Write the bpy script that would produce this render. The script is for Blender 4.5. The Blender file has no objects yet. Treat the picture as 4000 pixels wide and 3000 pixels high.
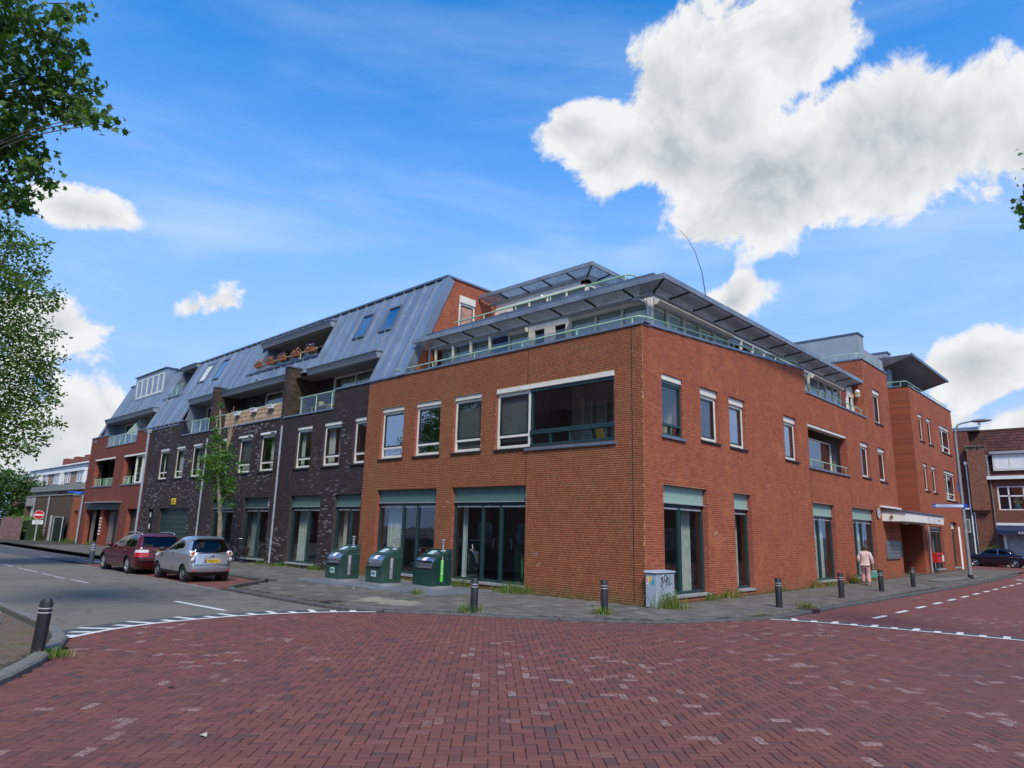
import bpy, math, random
import numpy as np
from mathutils import Vector, Matrix
random.seed(7); RNG = np.random.default_rng(7)
R = math.radians
scene = bpy.context.scene
COL = scene.collection
# ---------------------------------------------------------------- camera
cam_d = bpy.data.cameras.new('camera'); cam = bpy.data.objects.new('camera', cam_d); COL.objects.link(cam)
CAM = Vector((10.0696, -15.8603, 1.7016))
_r = Vector((0.72750, 0.68563, 0.02547)); _u = Vector((0.12564, -0.16962, 0.97747)); _f = Vector((-0.67450, 0.70791, 0.20954))
cam.matrix_world = Matrix(((_r.x, _u.x, -_f.x, CAM.x), (_r.y, _u.y, -_f.y, CAM.y), (_r.z, _u.z, -_f.z, CAM.z), (0, 0, 0, 1)))
cam_d.sensor_width = 36; cam_d.lens = 36 * 2643.54 / 4000; cam_d.clip_end = 3000; cam_d.clip_start = 0.05
scene.camera = cam
# ---------------------------------------------------------------- light
SUN_AZ, SUN_EL = 128, 50           # from +X, a little in front of the left facade
sd = bpy.data.lights.new('sun', 'SUN'); sun = bpy.data.objects.new('sun', sd); COL.objects.link(sun)
sd.energy = 1.5; sd.angle = R(12); sd.color = (1, .94, .84)
_sv = Vector((math.sin(R(SUN_AZ)) * math.cos(R(SUN_EL)), math.cos(R(SUN_AZ)) * math.cos(R(SUN_EL)), math.sin(R(SUN_EL))))
sun.rotation_euler = _sv.to_track_quat('Z', 'Y').to_euler(); sun.location = (30, -20, 40)
scene.view_settings.view_transform = 'Standard'; scene.view_settings.look = 'None'
scene.view_settings.gamma = 1; scene.view_settings.use_curve_mapping = False
scene.view_settings.exposure = 1.25
scene.cycles.max_bounces = 8; scene.cycles.transparent_max_bounces = 12

class NT:
    """tiny node-tree helper"""
    def __init__(s, tree): s.t = tree; s.n = tree.nodes; s.l = tree.links
    def add(s, typ, **kw):
        n = s.n.new(typ)
        for k, v in kw.items():
            if k.startswith('_'): setattr(n, k[1:], v)
            else:
                key = k.replace('__', ' ')
                s.set(n.inputs[key] if key in n.inputs else n.inputs[int(key[1:])], v)
        return n
    def set(s, sock, v):
        if isinstance(v, bpy.types.NodeSocket): s.l.new(v, sock)
        elif isinstance(v, bpy.types.Node): s.l.new(v.outputs[0], sock)
        else:
            if sock.type == 'RGBA' and len(v) == 3: v = (*v, 1)
            sock.default_value = v
    def math(s, op, a, b=0.0, c=None, clamp=False):
        n = s.n.new('ShaderNodeMath'); n.operation = op; n.use_clamp = clamp
        s.set(n.inputs[0], a); s.set(n.inputs[1], b)
        if c is not None: s.set(n.inputs[2], c)
        return n.outputs[0]
    def mix(s, fac, a, b, mode='MIX'):
        n = s.n.new('ShaderNodeMix'); n.data_type = 'RGBA'; n.blend_type = mode
        s.set(n.inputs[0], fac); s.set(n.inputs[6], a); s.set(n.inputs[7], b); return n.outputs[2]
    def ramp(s, fac, stops, interp='LINEAR'):
        n = s.n.new('ShaderNodeValToRGB'); n.color_ramp.interpolation = interp; e = n.color_ramp.elements
        while len(e) < len(stops): e.new(.5)
        for el, (p, c) in zip(e, stops):
            el.position = p; el.color = (c, c, c, 1) if isinstance(c, (int, float)) else (*c, 1)
        s.set(n.inputs[0], fac); return n.outputs[0]
    def noise(s, vec, scale, detail=3, rough=.55, dist=0):
        n = s.n.new('ShaderNodeTexNoise'); s.set(n.inputs['Vector'], vec)
        n.inputs['Scale'].default_value = scale; n.inputs['Detail'].default_value = detail
        n.inputs['Roughness'].default_value = rough; n.inputs['Distortion'].default_value = dist; return n.outputs[0]
    def smooth(s, x, a, b):
        n = s.n.new('ShaderNodeMapRange'); n.interpolation_type = 'SMOOTHSTEP'; s.set(n.inputs[0], x)
        n.inputs[1].default_value = a; n.inputs[2].default_value = b; return n.outputs[0]

# ---------------------------------------------------------------- sky with clouds (all in directions of the world)
SKY = .108
world = bpy.data.worlds.new('World'); scene.world = world; world.use_nodes = True
def build_sky():
    W = NT(world.node_tree); W.n.clear()
    out = W.add('ShaderNodeOutputWorld'); bg = W.add('ShaderNodeBackground')
    sky = W.add('ShaderNodeTexSky'); sky.sky_type = 'NISHITA'; sky.sun_disc = False
    sky.sun_elevation = R(SUN_EL); sky.sun_rotation = R(SUN_AZ); sky.altitude = 0; sky.air_density = 1.0; sky.dust_density = .3; sky.ozone_density = 3.0
    D = W.add('ShaderNodeTexCoord').outputs['Generated']
    sp = W.add('ShaderNodeSeparateXYZ', Vector=D)
    az = W.math('MULTIPLY', W.math('ARCTAN2', sp.outputs[0], sp.outputs[1]), 57.2958)
    el = W.math('MULTIPLY', W.math('ARCSINE', sp.outputs[2]), 57.2958)
    # cumulus: (azimuth, elevation, half width, half height, weight) in degrees
    C = [(-25.5,33.8,9.0,7.6,1.7),(-18.5,37.5,9.0,4.4,1.4),(-11.5,29.6,9.0,5.8,1.7),(-20,27.2,15.0,5.6,1.9),(-36.5,32.2,8.5,2.7,1.25),(-31,30.0,8,4.0,1.4),(-5,26,6,3,1.1),
         (-25.5,19.4,6.2,2.6,1.25),(-8.0,12.6,6.2,2.5,1.1),(-4,7.8,7,2.4,1.1),
         (-79.5,22.0,5.0,1.7,.9),(-70.5,15.4,4.8,2.0,.85),(-79,12.4,5.4,2.8,1.1),(-80,5.5,11,5.5,1.2),(-97,9,12,9,1),
         (25,32,18,8,1),(72,30,20,9,1),(80,62,24,9,1),(118,24,16,7,1),(152,38,18,9,1),(-155,22,18,7,1),(-125,42,16,8,1),(-30,66,20,6,.7)]
    wn = W.add('ShaderNodeTexNoise', Vector=D); wn.inputs['Scale'].default_value = 4.2; wn.inputs['Detail'].default_value = 2
    ws = W.add('ShaderNodeSeparateXYZ', Vector=wn.outputs[1])
    waz = W.math('MULTIPLY_ADD', W.math('SUBTRACT', ws.outputs[0], .5), 11.0, az); wel = W.math('MULTIPLY_ADD', W.math('SUBTRACT', ws.outputs[1], .5), 7.0, el)
    best = None
    for a, e, w, h, k in C:
        p = W.add('ShaderNodeCombineXYZ'); W.set(p.inputs[0], W.math('MULTIPLY_ADD', waz, 1 / w, -a / w)); W.set(p.inputs[1], W.math('MULTIPLY_ADD', wel, 1 / h, -e / h))
        ln = W.add('ShaderNodeVectorMath', _operation='LENGTH', i0=p.outputs[0])
        q = W.math('MULTIPLY_ADD', ln.outputs['Value'], -k, k)
        best = q if best is None else W.math('SMOOTH_MAX', best, q, .25)
    big = W.noise(D, 9.0, 7, .62, .3)
    hi = W.add('ShaderNodeVectorMath', _operation='ADD', i0=D, i1=(.012, -.004, .024)); n3 = W.noise(hi.outputs[0], 9.0, 4, .62, .3)
    dens = W.math('ADD', W.math('MULTIPLY', best, .95), W.math('MULTIPLY_ADD', big, 2.6, -1.42))
    alpha = W.math('MULTIPLY', W.smooth(dens, -.02, .30), W.smooth(el, -1, 4))
    core = W.smooth(dens, .2, 1.3)
    relief = W.math('MULTIPLY', W.math('SUBTRACT', big, n3), 2.6)
    shade = W.math('ADD', W.math('MULTIPLY_ADD', core, -.72, .98), relief, clamp=True)
    ccol = W.mix(shade, (.20, .222, .24), (.375, .38, .385))
    mp = W.add('ShaderNodeMapping', Vector=D); mp.inputs['Scale'].default_value = (1.0, 1.0, 4.5); mp.inputs['Rotation'].default_value = (R(7), R(-5), 0)
    cia = W.math('MULTIPLY', W.smooth(W.noise(mp.outputs[0], 2.4, 5, .56, .4), .36, .80), W.smooth(el, 60, 12))
    skyc = W.add('ShaderNodeHueSaturation', Color=sky.outputs[0], Saturation=1.42, Value=1.12, Hue=.502)
    scaled = W.mix(W.smooth(el, 44, 3), W.mix(1.0, skyc.outputs[0], (SKY, SKY, SKY), 'MULTIPLY'), (.155, .245, .43))
    c1 = W.mix(W.math('MULTIPLY', cia, .6), scaled, (.27, .34, .44))
    c2 = W.mix(alpha, c1, ccol)
    W.set(bg.inputs[0], c2); bg.inputs[1].default_value = 1.0
    W.l.new(bg.outputs[0], out.inputs[0])
build_sky()

# ---------------------------------------------------------------- geometry helpers
WORLD_ROOT = {}
def link(o, parent=None):
    COL.objects.link(o)
    if parent is not None:
        o.parent = parent
        if parent.name in WORLD_ROOT: o.matrix_parent_inverse = WORLD_ROOT[parent.name].inverted()
    return o
def thing(name, label, cat, loc=(0, 0, 0), rz=0, group=None, world=True):
    o = bpy.data.objects.new(name, None); COL.objects.link(o); o.empty_display_size = .2
    o.location = loc; o.rotation_euler = (0, 0, rz); tag(o, label, cat, group)
    if world: WORLD_ROOT[o.name] = Matrix.Translation(loc) @ Matrix.Rotation(rz, 4, 'Z')
    return o
def tag(o, label=None, cat=None, group=None, kind=None):
    if label: o['label'] = label
    if cat: o['category'] = cat
    if group: o['group'] = group
    if kind: o['kind'] = kind
    return o
def copy_tree(o, parent=None):
    c = o.copy(); COL.objects.link(c); c.parent = parent
    for ch in [x for x in bpy.data.objects if x.parent == o]: copy_tree(ch, c)
    return c

class Fr:
    """facade frame: u along the wall, z up, d outwards"""
    def __init__(s, o, u, n): s.o = Vector(o); s.u = Vector(u).normalized(); s.n = Vector(n).normalized()
    def p(s, u, z, d=0): return s.o + s.u * u + s.n * d + Vector((0, 0, z))
FL = Fr((0, 0, 0), (-1, 0, 0), (0, -1, 0))      # long facade, u runs away to the left
FR = Fr((0, 0, 0), (0, 1, 0), (1, 0, 0))        # street facade to the right

class MB:
    def __init__(s): s.v = []; s.f = []
    def poly(s, pts):
        b = len(s.v); s.v += [tuple(p) for p in pts]; s.f.append(tuple(range(b, b + len(pts)))); return s
    def hexa(s, P):   # 8 points: bottom 4 ring, top 4 ring
        b = len(s.v); s.v += [tuple(p) for p in P]
        for q in ((3, 2, 1, 0), (4, 5, 6, 7), (0, 1, 5, 4), (1, 2, 6, 5), (2, 3, 7, 6), (3, 0, 4, 7)): s.f.append(tuple(b + i for i in q))
        return s
    def box(s, x0, x1, y0, y1, z0, z1):
        return s.hexa([(x0, y0, z0), (x1, y0, z0), (x1, y1, z0), (x0, y1, z0), (x0, y0, z1), (x1, y0, z1), (x1, y1, z1), (x0, y1, z1)])
    def fbox(s, F, u0, u1, z0, z1, d0, d1):
        return s.hexa([F.p(u0, z0, d0), F.p(u1, z0, d0), F.p(u1, z0, d1), F.p(u0, z0, d1), F.p(u0, z1, d0), F.p(u1, z1, d0), F.p(u1, z1, d1), F.p(u0, z1, d1)])
    def ring(s, F, u0, u1, z0, z1, w, d0, d1, wb=None):   # a frame of four bars
        wb = w if wb is None else wb
        s.fbox(F, u0, u0 + w, z0, z1, d0, d1); s.fbox(F, u1 - w, u1, z0, z1, d0, d1)
        s.fbox(F, u0 + w, u1 - w, z1 - w, z1, d0, d1); s.fbox(F, u0 + w, u1 - w, z0, z0 + wb, d0, d1); return s
    def prism(s, pts, vec):
        n = len(pts); b = len(s.v); vec = Vector(vec)
        s.v += [tuple(p) for p in pts] + [tuple(Vector(p) + vec) for p in pts]
        s.f.append(tuple(range(b + n - 1, b - 1, -1))); s.f.append(tuple(range(b + n, b + 2 * n)))
        for i in range(n): j = (i + 1) % n; s.f.append((b + i, b + j, b + n + j, b + n + i))
        return s
    def tube(s, pts, r, n=8, cap=True):
        pts = [Vector(p) for p in pts]; m = len(pts); rs = r if hasattr(r, '__len__') else [r] * m; b = len(s.v)
        prev = None
        for i, p in enumerate(pts):
            t = (pts[min(i + 1, m - 1)] - pts[max(i - 1, 0)]).normalized()
            if prev is None:
                a = Vector((0, 0, 1)) if abs(t.z) < .9 else Vector((1, 0, 0)); e1 = t.cross(a).normalized()
            else: e1 = (prev - t * prev.dot(t)).normalized()
            prev = e1; e2 = t.cross(e1)
            for k in range(n):
                a = 2 * math.pi * k / n; s.v.append(tuple(p + (e1 * math.cos(a) + e2 * math.sin(a)) * rs[i]))
        for i in range(m - 1):
            for k in range(n):
                k2 = (k + 1) % n; s.f.append((b + i * n + k, b + i * n + k2, b + (i + 1) * n + k2, b + (i + 1) * n + k))
        if cap:
            s.f.append(tuple(b + k for k in range(n - 1, -1, -1))); s.f.append(tuple(b + (m - 1) * n + k for k in range(n)))
        return s
    def lathe(s, prof, c=(0, 0, 0), n=16, ax=None):    # prof: (r, h); ax: (e1, e2, axis)
        e1, e2, e3 = ax or (Vector((1, 0, 0)), Vector((0, 1, 0)), Vector((0, 0, 1))); c = Vector(c); b = len(s.v); m = len(prof)
        for r, h in prof:
            for k in range(n):
                a = 2 * math.pi * k / n; s.v.append(tuple(c + (e1 * math.cos(a) + e2 * math.sin(a)) * r + e3 * h))
        for i in range(m - 1):
            for k in range(n):
                k2 = (k + 1) % n; s.f.append((b + i * n + k, b + i * n + k2, b + (i + 1) * n + k2, b + (i + 1) * n + k))
        s.f.append(tuple(b + k for k in range(n - 1, -1, -1))); s.f.append(tuple(b + (m - 1) * n + k for k in range(n))); return s
    def sphere(s, c, rx, ry=None, rz=None, nu=12, nv=8):
        ry = rx if ry is None else ry; rz = rx if rz is None else rz; c = Vector(c); b = len(s.v)
        s.v.append(tuple(c + Vector((0, 0, -rz))))
        for i in range(1, nv):
            t = math.pi * i / nv - math.pi / 2
            for k in range(nu): a = 2 * math.pi * k / nu; s.v.append(tuple(c + Vector((rx * math.cos(t) * math.cos(a), ry * math.cos(t) * math.sin(a), rz * math.sin(t)))))
        s.v.append(tuple(c + Vector((0, 0, rz)))); e = len(s.v) - 1
        for k in range(nu):
            k2 = (k + 1) % nu; s.f.append((b, b + 1 + k2, b + 1 + k)); s.f.append((e, e - nu + k, e - nu + k2))
            for i in range(nv - 2): s.f.append((b + 1 + i * nu + k, b + 1 + i * nu + k2, b + 1 + (i + 1) * nu + k2, b + 1 + (i + 1) * nu + k))
        return s
    def mesh(s, name, mat=None, smooth=False):
        me = bpy.data.meshes.new(name); me.from_pydata(s.v, [], s.f)
        if mat is not None: me.materials.append(mat)
        if smooth: me.polygons.foreach_set('use_smooth', [True] * len(me.polygons))
        me.update(); return me
    def build(s, name, mat=None, parent=None, smooth=False, bevel=0, fix=True, auto=None):
        me = s.mesh(name, mat, smooth)
        if fix:
            import bmesh
            bm = bmesh.new(); bm.from_mesh(me)
            bmesh.ops.recalc_face_normals(bm, faces=bm.faces[:])
            bm.to_mesh(me); bm.free()
        o = bpy.data.objects.new(name, me)
        if bevel:
            m = o.modifiers.new('bevel', 'BEVEL'); m.width = bevel; m.segments = 2; m.limit_method = 'ANGLE'
        if auto: me.set_sharp_from_angle(angle=R(auto))
        return link(o, parent)

def text_mesh(s, size, thick=.004):
    cu = bpy.data.curves.new('t', 'FONT'); cu.body = s; cu.size = size; cu.extrude = thick / 2; cu.align_x = 'CENTER'; cu.align_y = 'CENTER'
    o = bpy.data.objects.new('t', cu); COL.objects.link(o)
    me = bpy.data.meshes.new_from_object(o.evaluated_get(bpy.context.evaluated_depsgraph_get()))
    bpy.data.objects.remove(o); bpy.data.curves.remove(cu); me.materials.clear(); return me
def text(s, size, mat, pos, right, up, parent, name='lettering', sx=1.0):
    me = text_mesh(s, size); me.materials.append(mat)
    r = Vector(right).normalized(); u = Vector(up).normalized(); n = r.cross(u)
    M = Matrix((r, u, n)).transposed().to_4x4(); M.translation = Vector(pos)
    me.transform(M @ Matrix.Diagonal((sx, 1, 1, 1)))
    return link(bpy.data.objects.new(name, me), parent)

# ---------------------------------------------------------------- materials
MATS = {}
def mat(name, color=(.5, .5, .5), rough=.6, metal=0, var=.12, scale=3.0, bump=0, bscale=60, spec=.5, dirt=None, coat=0, emit=0):
    """painted / plain surface with a little procedural unevenness"""
    if name in MATS: return MATS[name]
    m = bpy.data.materials.new(name); m.use_nodes = True; T = NT(m.node_tree); b = T.n['Principled BSDF']
    tc = T.add('ShaderNodeTexCoord').outputs['Object']
    n = T.noise(tc, scale, 5, .6)
    lo = tuple(max(0, c * (1 - var * 1.6)) for c in color); hi = tuple(min(1, c * (1 + var * 1.6)) for c in color)
    c = T.ramp(n, [(.3, lo), (.7, hi)])
    if dirt: c = T.mix(T.math('MULTIPLY', T.smooth(T.noise(tc, dirt[1], 6, .65), .5, .72), dirt[2]), c, dirt[0])
    T.set(b.inputs['Base Color'], c); b.inputs['Roughness'].default_value = rough; b.inputs['Metallic'].default_value = metal
    T.set(b.inputs['Roughness'], T.ramp(T.noise(tc, scale * 3, 4), [(.3, max(0, rough - .08)), (.7, min(1, rough + .08))]))
    b.inputs['Specular IOR Level'].default_value = spec; b.inputs['Coat Weight'].default_value = coat; b.inputs['Coat Roughness'].default_value = .06
    if emit: T.set(b.inputs['Emission Color'], color); b.inputs['Emission Strength'].default_value = emit
    if bump:
        bp = T.add('ShaderNodeBump', Strength=bump, Distance=.02); T.set(bp.inputs['Height'], T.noise(tc, bscale, 4, .6)); T.set(b.inputs['Normal'], bp.outputs[0])
    MATS[name] = m; return m
def rnd(T):
    g = T.add('ShaderNodeNewGeometry'); o = T.add('ShaderNodeObjectInfo')
    return T.math('FRACT', T.math('ADD', g.outputs['Random Per Island'], o.outputs['Random']))
def brickmat(name, stops, moss=None, rough=.85, bumpscale=90, patches=None, frost=None, splash=None):
    m = bpy.data.materials.new(name); m.use_nodes = True; T = NT(m.node_tree); b = T.n['Principled BSDF']
    r = rnd(T); c = T.ramp(r, stops)
    pos = T.add('ShaderNodeNewGeometry').outputs['Position']
    c = T.mix(T.math('MULTIPLY', T.noise(pos, 45, 4, .7), .22), c, (0.03, 0.016, 0.012), 'MIX')
    if patches: c = T.mix(T.math('MULTIPLY', T.smooth(T.noise(pos, patches[1], 4, .6), .5, .72), patches[2]), c, patches[0])
    if moss: c = T.mix(T.math('MULTIPLY', T.smooth(T.noise(pos, moss[1], 6, .68), moss[3], moss[3] + .22), moss[2]), c, moss[0])
    if splash:
        z = T.add('ShaderNodeSeparateXYZ', Vector=pos).outputs[2]; c = T.mix(T.math('MULTIPLY', T.smooth(T.math('ADD', z, T.math('MULTIPLY', T.noise(pos, 1.6, 4, .65), .9)), .75, .15), splash[1]), c, splash[0])
    if frost:
        w = T.add('ShaderNodeTexWhiteNoise', _noise_dimensions='1D'); T.set(w.inputs['W'], T.math('MULTIPLY', r, 91.7))
        k = T.math('MULTIPLY', T.math('GREATER_THAN', w.outputs[0], frost[1]), T.smooth(T.noise(pos, frost[2], 3, .6), frost[4], frost[4] + .15))
        k = T.math('MULTIPLY', k, T.math('MULTIPLY', T.smooth(T.noise(pos, 30, 4, .6), .34, .6), frost[3]))
        c = T.mix(k, c, frost[0])
    T.set(b.inputs['Base Color'], c); b.inputs['Roughness'].default_value = rough; b.inputs['Specular IOR Level'].default_value = .3
    bp = T.add('ShaderNodeBump', Strength=.35, Distance=.01); T.set(bp.inputs['Height'], T.noise(pos, bumpscale, 4, .65)); T.set(b.inputs['Normal'], bp.outputs[0])
    MATS[name] = m; return m
def glassmat(name, tint=(.9, .95, .93), ior=1.75, refl=(.95, .97, 1), wave=.012):
    m = bpy.data.materials.new(name); m.use_nodes = True; T = NT(m.node_tree); T.n.clear()
    o = T.add('ShaderNodeOutputMaterial'); tr = T.add('ShaderNodeBsdfTransparent', Color=tint); gl = T.add('ShaderNodeBsdfGlossy', Color=refl, Roughness=.01)
    ge = T.add('ShaderNodeNewGeometry'); dt = T.add('ShaderNodeVectorMath', _operation='DOT_PRODUCT', i0=ge.outputs['Normal'], i1=ge.outputs['Incoming'])
    f0 = ((ior - 1) / (ior + 1)) ** 2 * 1.7
    sch = T.math('MULTIPLY_ADD', T.math('POWER', T.math('SUBTRACT', 1.0, T.math('ABSOLUTE', dt.outputs['Value'])), 5.0), 1 - f0, f0)
    pos = T.add('ShaderNodeNewGeometry').outputs['Position']
    bp = T.add('ShaderNodeBump', Strength=wave, Distance=.3); T.set(bp.inputs['Height'], T.noise(pos, 1.1, 2, .5)); T.set(gl.inputs['Normal'], bp.outputs[0])
    mx = T.add('ShaderNodeMixShader'); T.set(mx.inputs[0], sch); T.l.new(tr.outputs[0], mx.inputs[1]); T.l.new(gl.outputs[0], mx.inputs[2]); T.l.new(mx.outputs[0], o.inputs[0])
    MATS[name] = m; return m

RED = brickmat('red_brick', [(0, (.285, .058, .022)), (.3, (.325, .069, .026)), (.6, (.365, .083, .031)), (.85, (.405, .10, .038)), (1, (.27, .062, .032))],
               moss=((.20, .09, .024), .55, .35, .56), patches=((.46, .135, .04), .9, .55), frost=((.62, .52, .46), .9, .8, .6, .60), splash=((.17, .08, .05), .5))
REDL = brickmat('weathered_red_brick', [(0, (.225, .052, .020)), (.4, (.262, .062, .024)), (.8, (.295, .073, .029)), (1, (.21, .056, .028))],
               moss=((.19, .10, .03), .45, .45, .48), frost=((.6, .55, .48), .9, .7, .55, .62), splash=((.10, .075, .025), .75))
DARK = brickmat('dark_brick', [(0, (.024, .018, .020)), (.5, (.040, .029, .032)), (.8, (.060, .040, .042)), (1, (.036, .028, .044))],
               moss=((.075, .05, .02), .5, .45, .5), frost=((.34, .32, .34), .87, .24, .8, .44))
REDD = brickmat('deep_red_brick', [(0, (.15, .032, .020)), (.4, (.20, .042, .025)), (.8, (.25, .058, .034)), (1, (.13, .035, .03))], moss=((.12, .05, .025), .5, .4, .5))
BROWN = brickmat('brown_brick', [(0, (.065, .045, .028)), (.5, (.09, .062, .038)), (1, (.12, .075, .045))], moss=((.09, .08, .03), .5, .4, .5))
def mortar(name, c, moss, mossy):
    m = mat(name, c, .95, var=.2, scale=2.5, bump=.3, bscale=120, spec=.2, dirt=(moss, .7, mossy)); return m
MORT = mortar('mortar', (.47, .26, .19), (.42, .25, .14), .4)
MORTL = mortar('yellowed_mortar', (.50, .33, .17), (.38, .27, .09), .6)
MORTD = mortar('dark_mortar', (.062, .05, .048), (.05, .04, .035), .5)
ZINC = mat('zinc', (.225, .275, .34), .42, .45, var=.08, scale=1.3, dirt=((.33, .37, .41), 1.2, .35))
def _zv():
    T = NT(ZINC.node_tree); b = T.n['Principled BSDF']; src = b.inputs['Base Color'].links[0].from_socket
    r = T.add('ShaderNodeObjectInfo').outputs['Random']; mp = T.add('ShaderNodeMapping', Vector=T.add('ShaderNodeTexCoord').outputs['Object']); mp.inputs['Scale'].default_value = (7, .5, .5); src = T.mix(T.math('MULTIPLY', T.smooth(T.noise(mp.outputs[0], 1.6, 4, .65), .5, .72), .5), src, (.38, .42, .46)); T.set(b.inputs['Base Color'], T.mix(1.0, src, T.ramp(r, [(0, (.78, .80, .82)), (1, (1.12, 1.12, 1.14))]), 'MULTIPLY'))
_zv()
ZINCD = mat('zinc_trim', (.13, .16, .20), .4, .5, var=.12, scale=2.0)
COPING = mat('coping_metal', (.20, .24, .30), .4, .5, var=.1)
CREAM = mat('cream_paint', (.74, .70, .60), .45, var=.05, scale=4, dirt=((.42, .39, .31), 3, .35))
WHITE = mat('white_paint', (.78, .77, .74), .45, var=.05)
CASE = mat('dark_casement', (.022, .028, .032), .35, var=.1)
GREENF = mat('dark_green_frame', (.018, .045, .048), .35, var=.12)
MINT = mat('mint_green_paint', (.38, .57, .38), .4, var=.08, dirt=((.22, .36, .28), 5, .4))
PANEL = mat('grey_green_panel', (.085, .155, .135), .5, var=.08, scale=5)
PANELR = mat('pale_green_panel', (.28, .40, .34), .5, var=.06, scale=5)
SILLD = mat('black_sill', (.012, .012, .013), .5)
CURT = mat('net_curtain', (.44, .46, .42), .9, var=.12, scale=6)
BLIND = mat('grey_blind', (.16, .16, .15), .8, var=.1)
ROOMW = mat('room_wall', (.34, .32, .29), .9); ROOMF = mat('room_floor', (.12, .09, .07), .7)
PIPE = mat('galvanised_pipe', (.40, .43, .46), .45, .35, var=.12, scale=4)
GREYR = mat('grey_render', (.28, .32, .36), .8, var=.08, scale=1.5, dirt=((.20, .22, .22), 1.1, .5))
GLASS = glassmat('window_glass', (.82, .88, .86), ior=1.7); BALG = glassmat('balcony_glass', (.80, .92, .88), 1.5)
GLASSR = glassmat('dark_window_glass', (.55, .62, .62), 1.95)
ROOFG = glassmat('roof_window_glass', (.25, .4, .55), 2.4)
SKYG = glassmat('coated_window_glass', (.35, .45, .5), 2.9, wave=.02)
CURTD = mat('grey_net_curtain', (.22, .24, .24), .9, var=.15, scale=6)
BLACK = mat('black_void', (.006, .006, .007), .8)

def jamb(name, c, j):
    m = bpy.data.materials.new(name); m.use_nodes = True; T = NT(m.node_tree); b = T.n['Principled BSDF']
    p = T.add('ShaderNodeNewGeometry').outputs['Position']; z = T.add('ShaderNodeSeparateXYZ', Vector=p).outputs[2]
    k = T.math('FRACT', T.math('DIVIDE', T.math('ADD', z, .32), .0625)); row = T.math('FLOOR', T.math('DIVIDE', T.math('ADD', z, .32), .0625))
    w = T.add('ShaderNodeTexWhiteNoise', _noise_dimensions='1D'); T.set(w.inputs['W'], row)
    col = T.mix(w.outputs[0], tuple(v * .75 for v in c), tuple(v * 1.2 for v in c)); col = T.mix(T.math('LESS_THAN', k, .17), col, j)
    T.set(b.inputs['Base Color'], col); b.inputs['Roughness'].default_value = .9; MATS[name] = m; return m
FARB = None
JRED = jamb('red_jamb', (.28, .055, .024), (.34, .22, .17)); JDARK = jamb('dark_jamb', (.05, .038, .037), (.07, .06, .055))
# ================================================================ ground
Z_PAV, Z_RED, Z_ROAD = -.17, -.205, -.25
def sheet(name, poly, z, m, kind='structure', parent=None):
    mb = MB(); mb.poly([(x, y, z if not callable(z) else z(x, y)) for x, y in poly]); o = mb.build(name, m, parent, fix=False)
    if parent is None: o['kind'] = kind
    return o
def inside(x, y, poly):
    c = np.zeros(x.shape, bool); n = len(poly)
    for i in range(n):
        x1, y1 = poly[i]; x2, y2 = poly[(i + 1) % n]
        k = ((y1 > y) != (y2 > y)) & (x < (x2 - x1) * (y - y1) / (y2 - y1 + 1e-12) + x1); c ^= k
    return c
def groundmat(name, base, fine, coarse, var, rough=.9, spots=None, bump=.4, lines=None):
    m = bpy.data.materials.new(name); m.use_nodes = True; T = NT(m.node_tree); b = T.n['Principled BSDF']
    p = T.add('ShaderNodeNewGeometry').outputs['Position']
    a = T.noise(p, coarse, 5, .6); g = T.noise(p, fine, 3, .7)
    c = T.ramp(a, [(.3, tuple(v * (1 - var) for v in base)), (.7, tuple(v * (1 + var) for v in base))])
    c = T.mix(.5, c, T.ramp(g, [(.3, tuple(v * .55 for v in base)), (.62, tuple(v * 1.25 for v in base)), (.8, tuple(min(1, v * 1.9) for v in base))]))
    if spots: c = T.mix(T.math('MULTIPLY', T.smooth(T.noise(p, spots[1], 5, .65, .6), spots[2], spots[2] + .12), spots[3]), c, spots[0])
    if lines:
        v = T.add('ShaderNodeTexVoronoi', _feature='DISTANCE_TO_EDGE'); v.inputs['Scale'].default_value = lines[1]
        dd = T.add('ShaderNodeVectorMath', _operation='ADD'); T.set(dd.inputs[0], p)
        nn = T.n.new('ShaderNodeTexNoise'); nn.inputs['Scale'].default_value = 1.5; T.set(nn.inputs['Vector'], p); T.l.new(nn.outputs[1], dd.inputs[1]); T.l.new(dd.outputs[0], v.inputs['Vector'])
        c = T.mix(T.math('MULTIPLY', T.smooth(v.outputs[0], lines[2], 0), lines[3]), c, lines[0])
    T.set(b.inputs['Base Color'], c); b.inputs['Roughness'].default_value = rough; b.inputs['Specular IOR Level'].default_value = .35
    bp = T.add('ShaderNodeBump', Strength=bump, Distance=.01); T.set(bp.inputs['Height'], T.noise(p, fine * 1.3, 3, .7)); T.set(b.inputs['Normal'], bp.outputs[0])
    MATS[name] = m; return m
ASPH = groundmat('old_asphalt', (.165, .148, .120), 110, .35, .16, spots=((.085, .08, .072), .35, .55, .45), lines=((.06, .057, .052), .23, .012, .55))
ASPHD = groundmat('dark_asphalt', (.075, .080, .088), 110, .5, .15)
REDROAD = groundmat('red_street_surface', (.175, .062, .054), 60, .5, .14, spots=((.09, .05, .048), .4, .56, .5))
EARTH = groundmat('grey_ground', (.13, .125, .11), 8, .1, .2)
SAND = groundmat('joint_sand', (.045, .03, .026), 50, 1, .3)
JOINTP = groundmat('moss_joint', (.05, .048, .03), 40, .8, .4, spots=((.06, .075, .02), .9, .5, .6))
PAVER = brickmat('red_paver', [(0, (.108, .058, .054)), (.10, (.135, .058, .050)), (.28, (.162, .060, .048)), (.6, (.180, .066, .052)), (.86, (.198, .076, .058)), (1, (.185, .062, .046))],
                 rough=.8, bumpscale=120, frost=((.36, .25, .22), .93, .30, .75, .44), patches=((.105, .058, .056), .16, .55))
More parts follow.
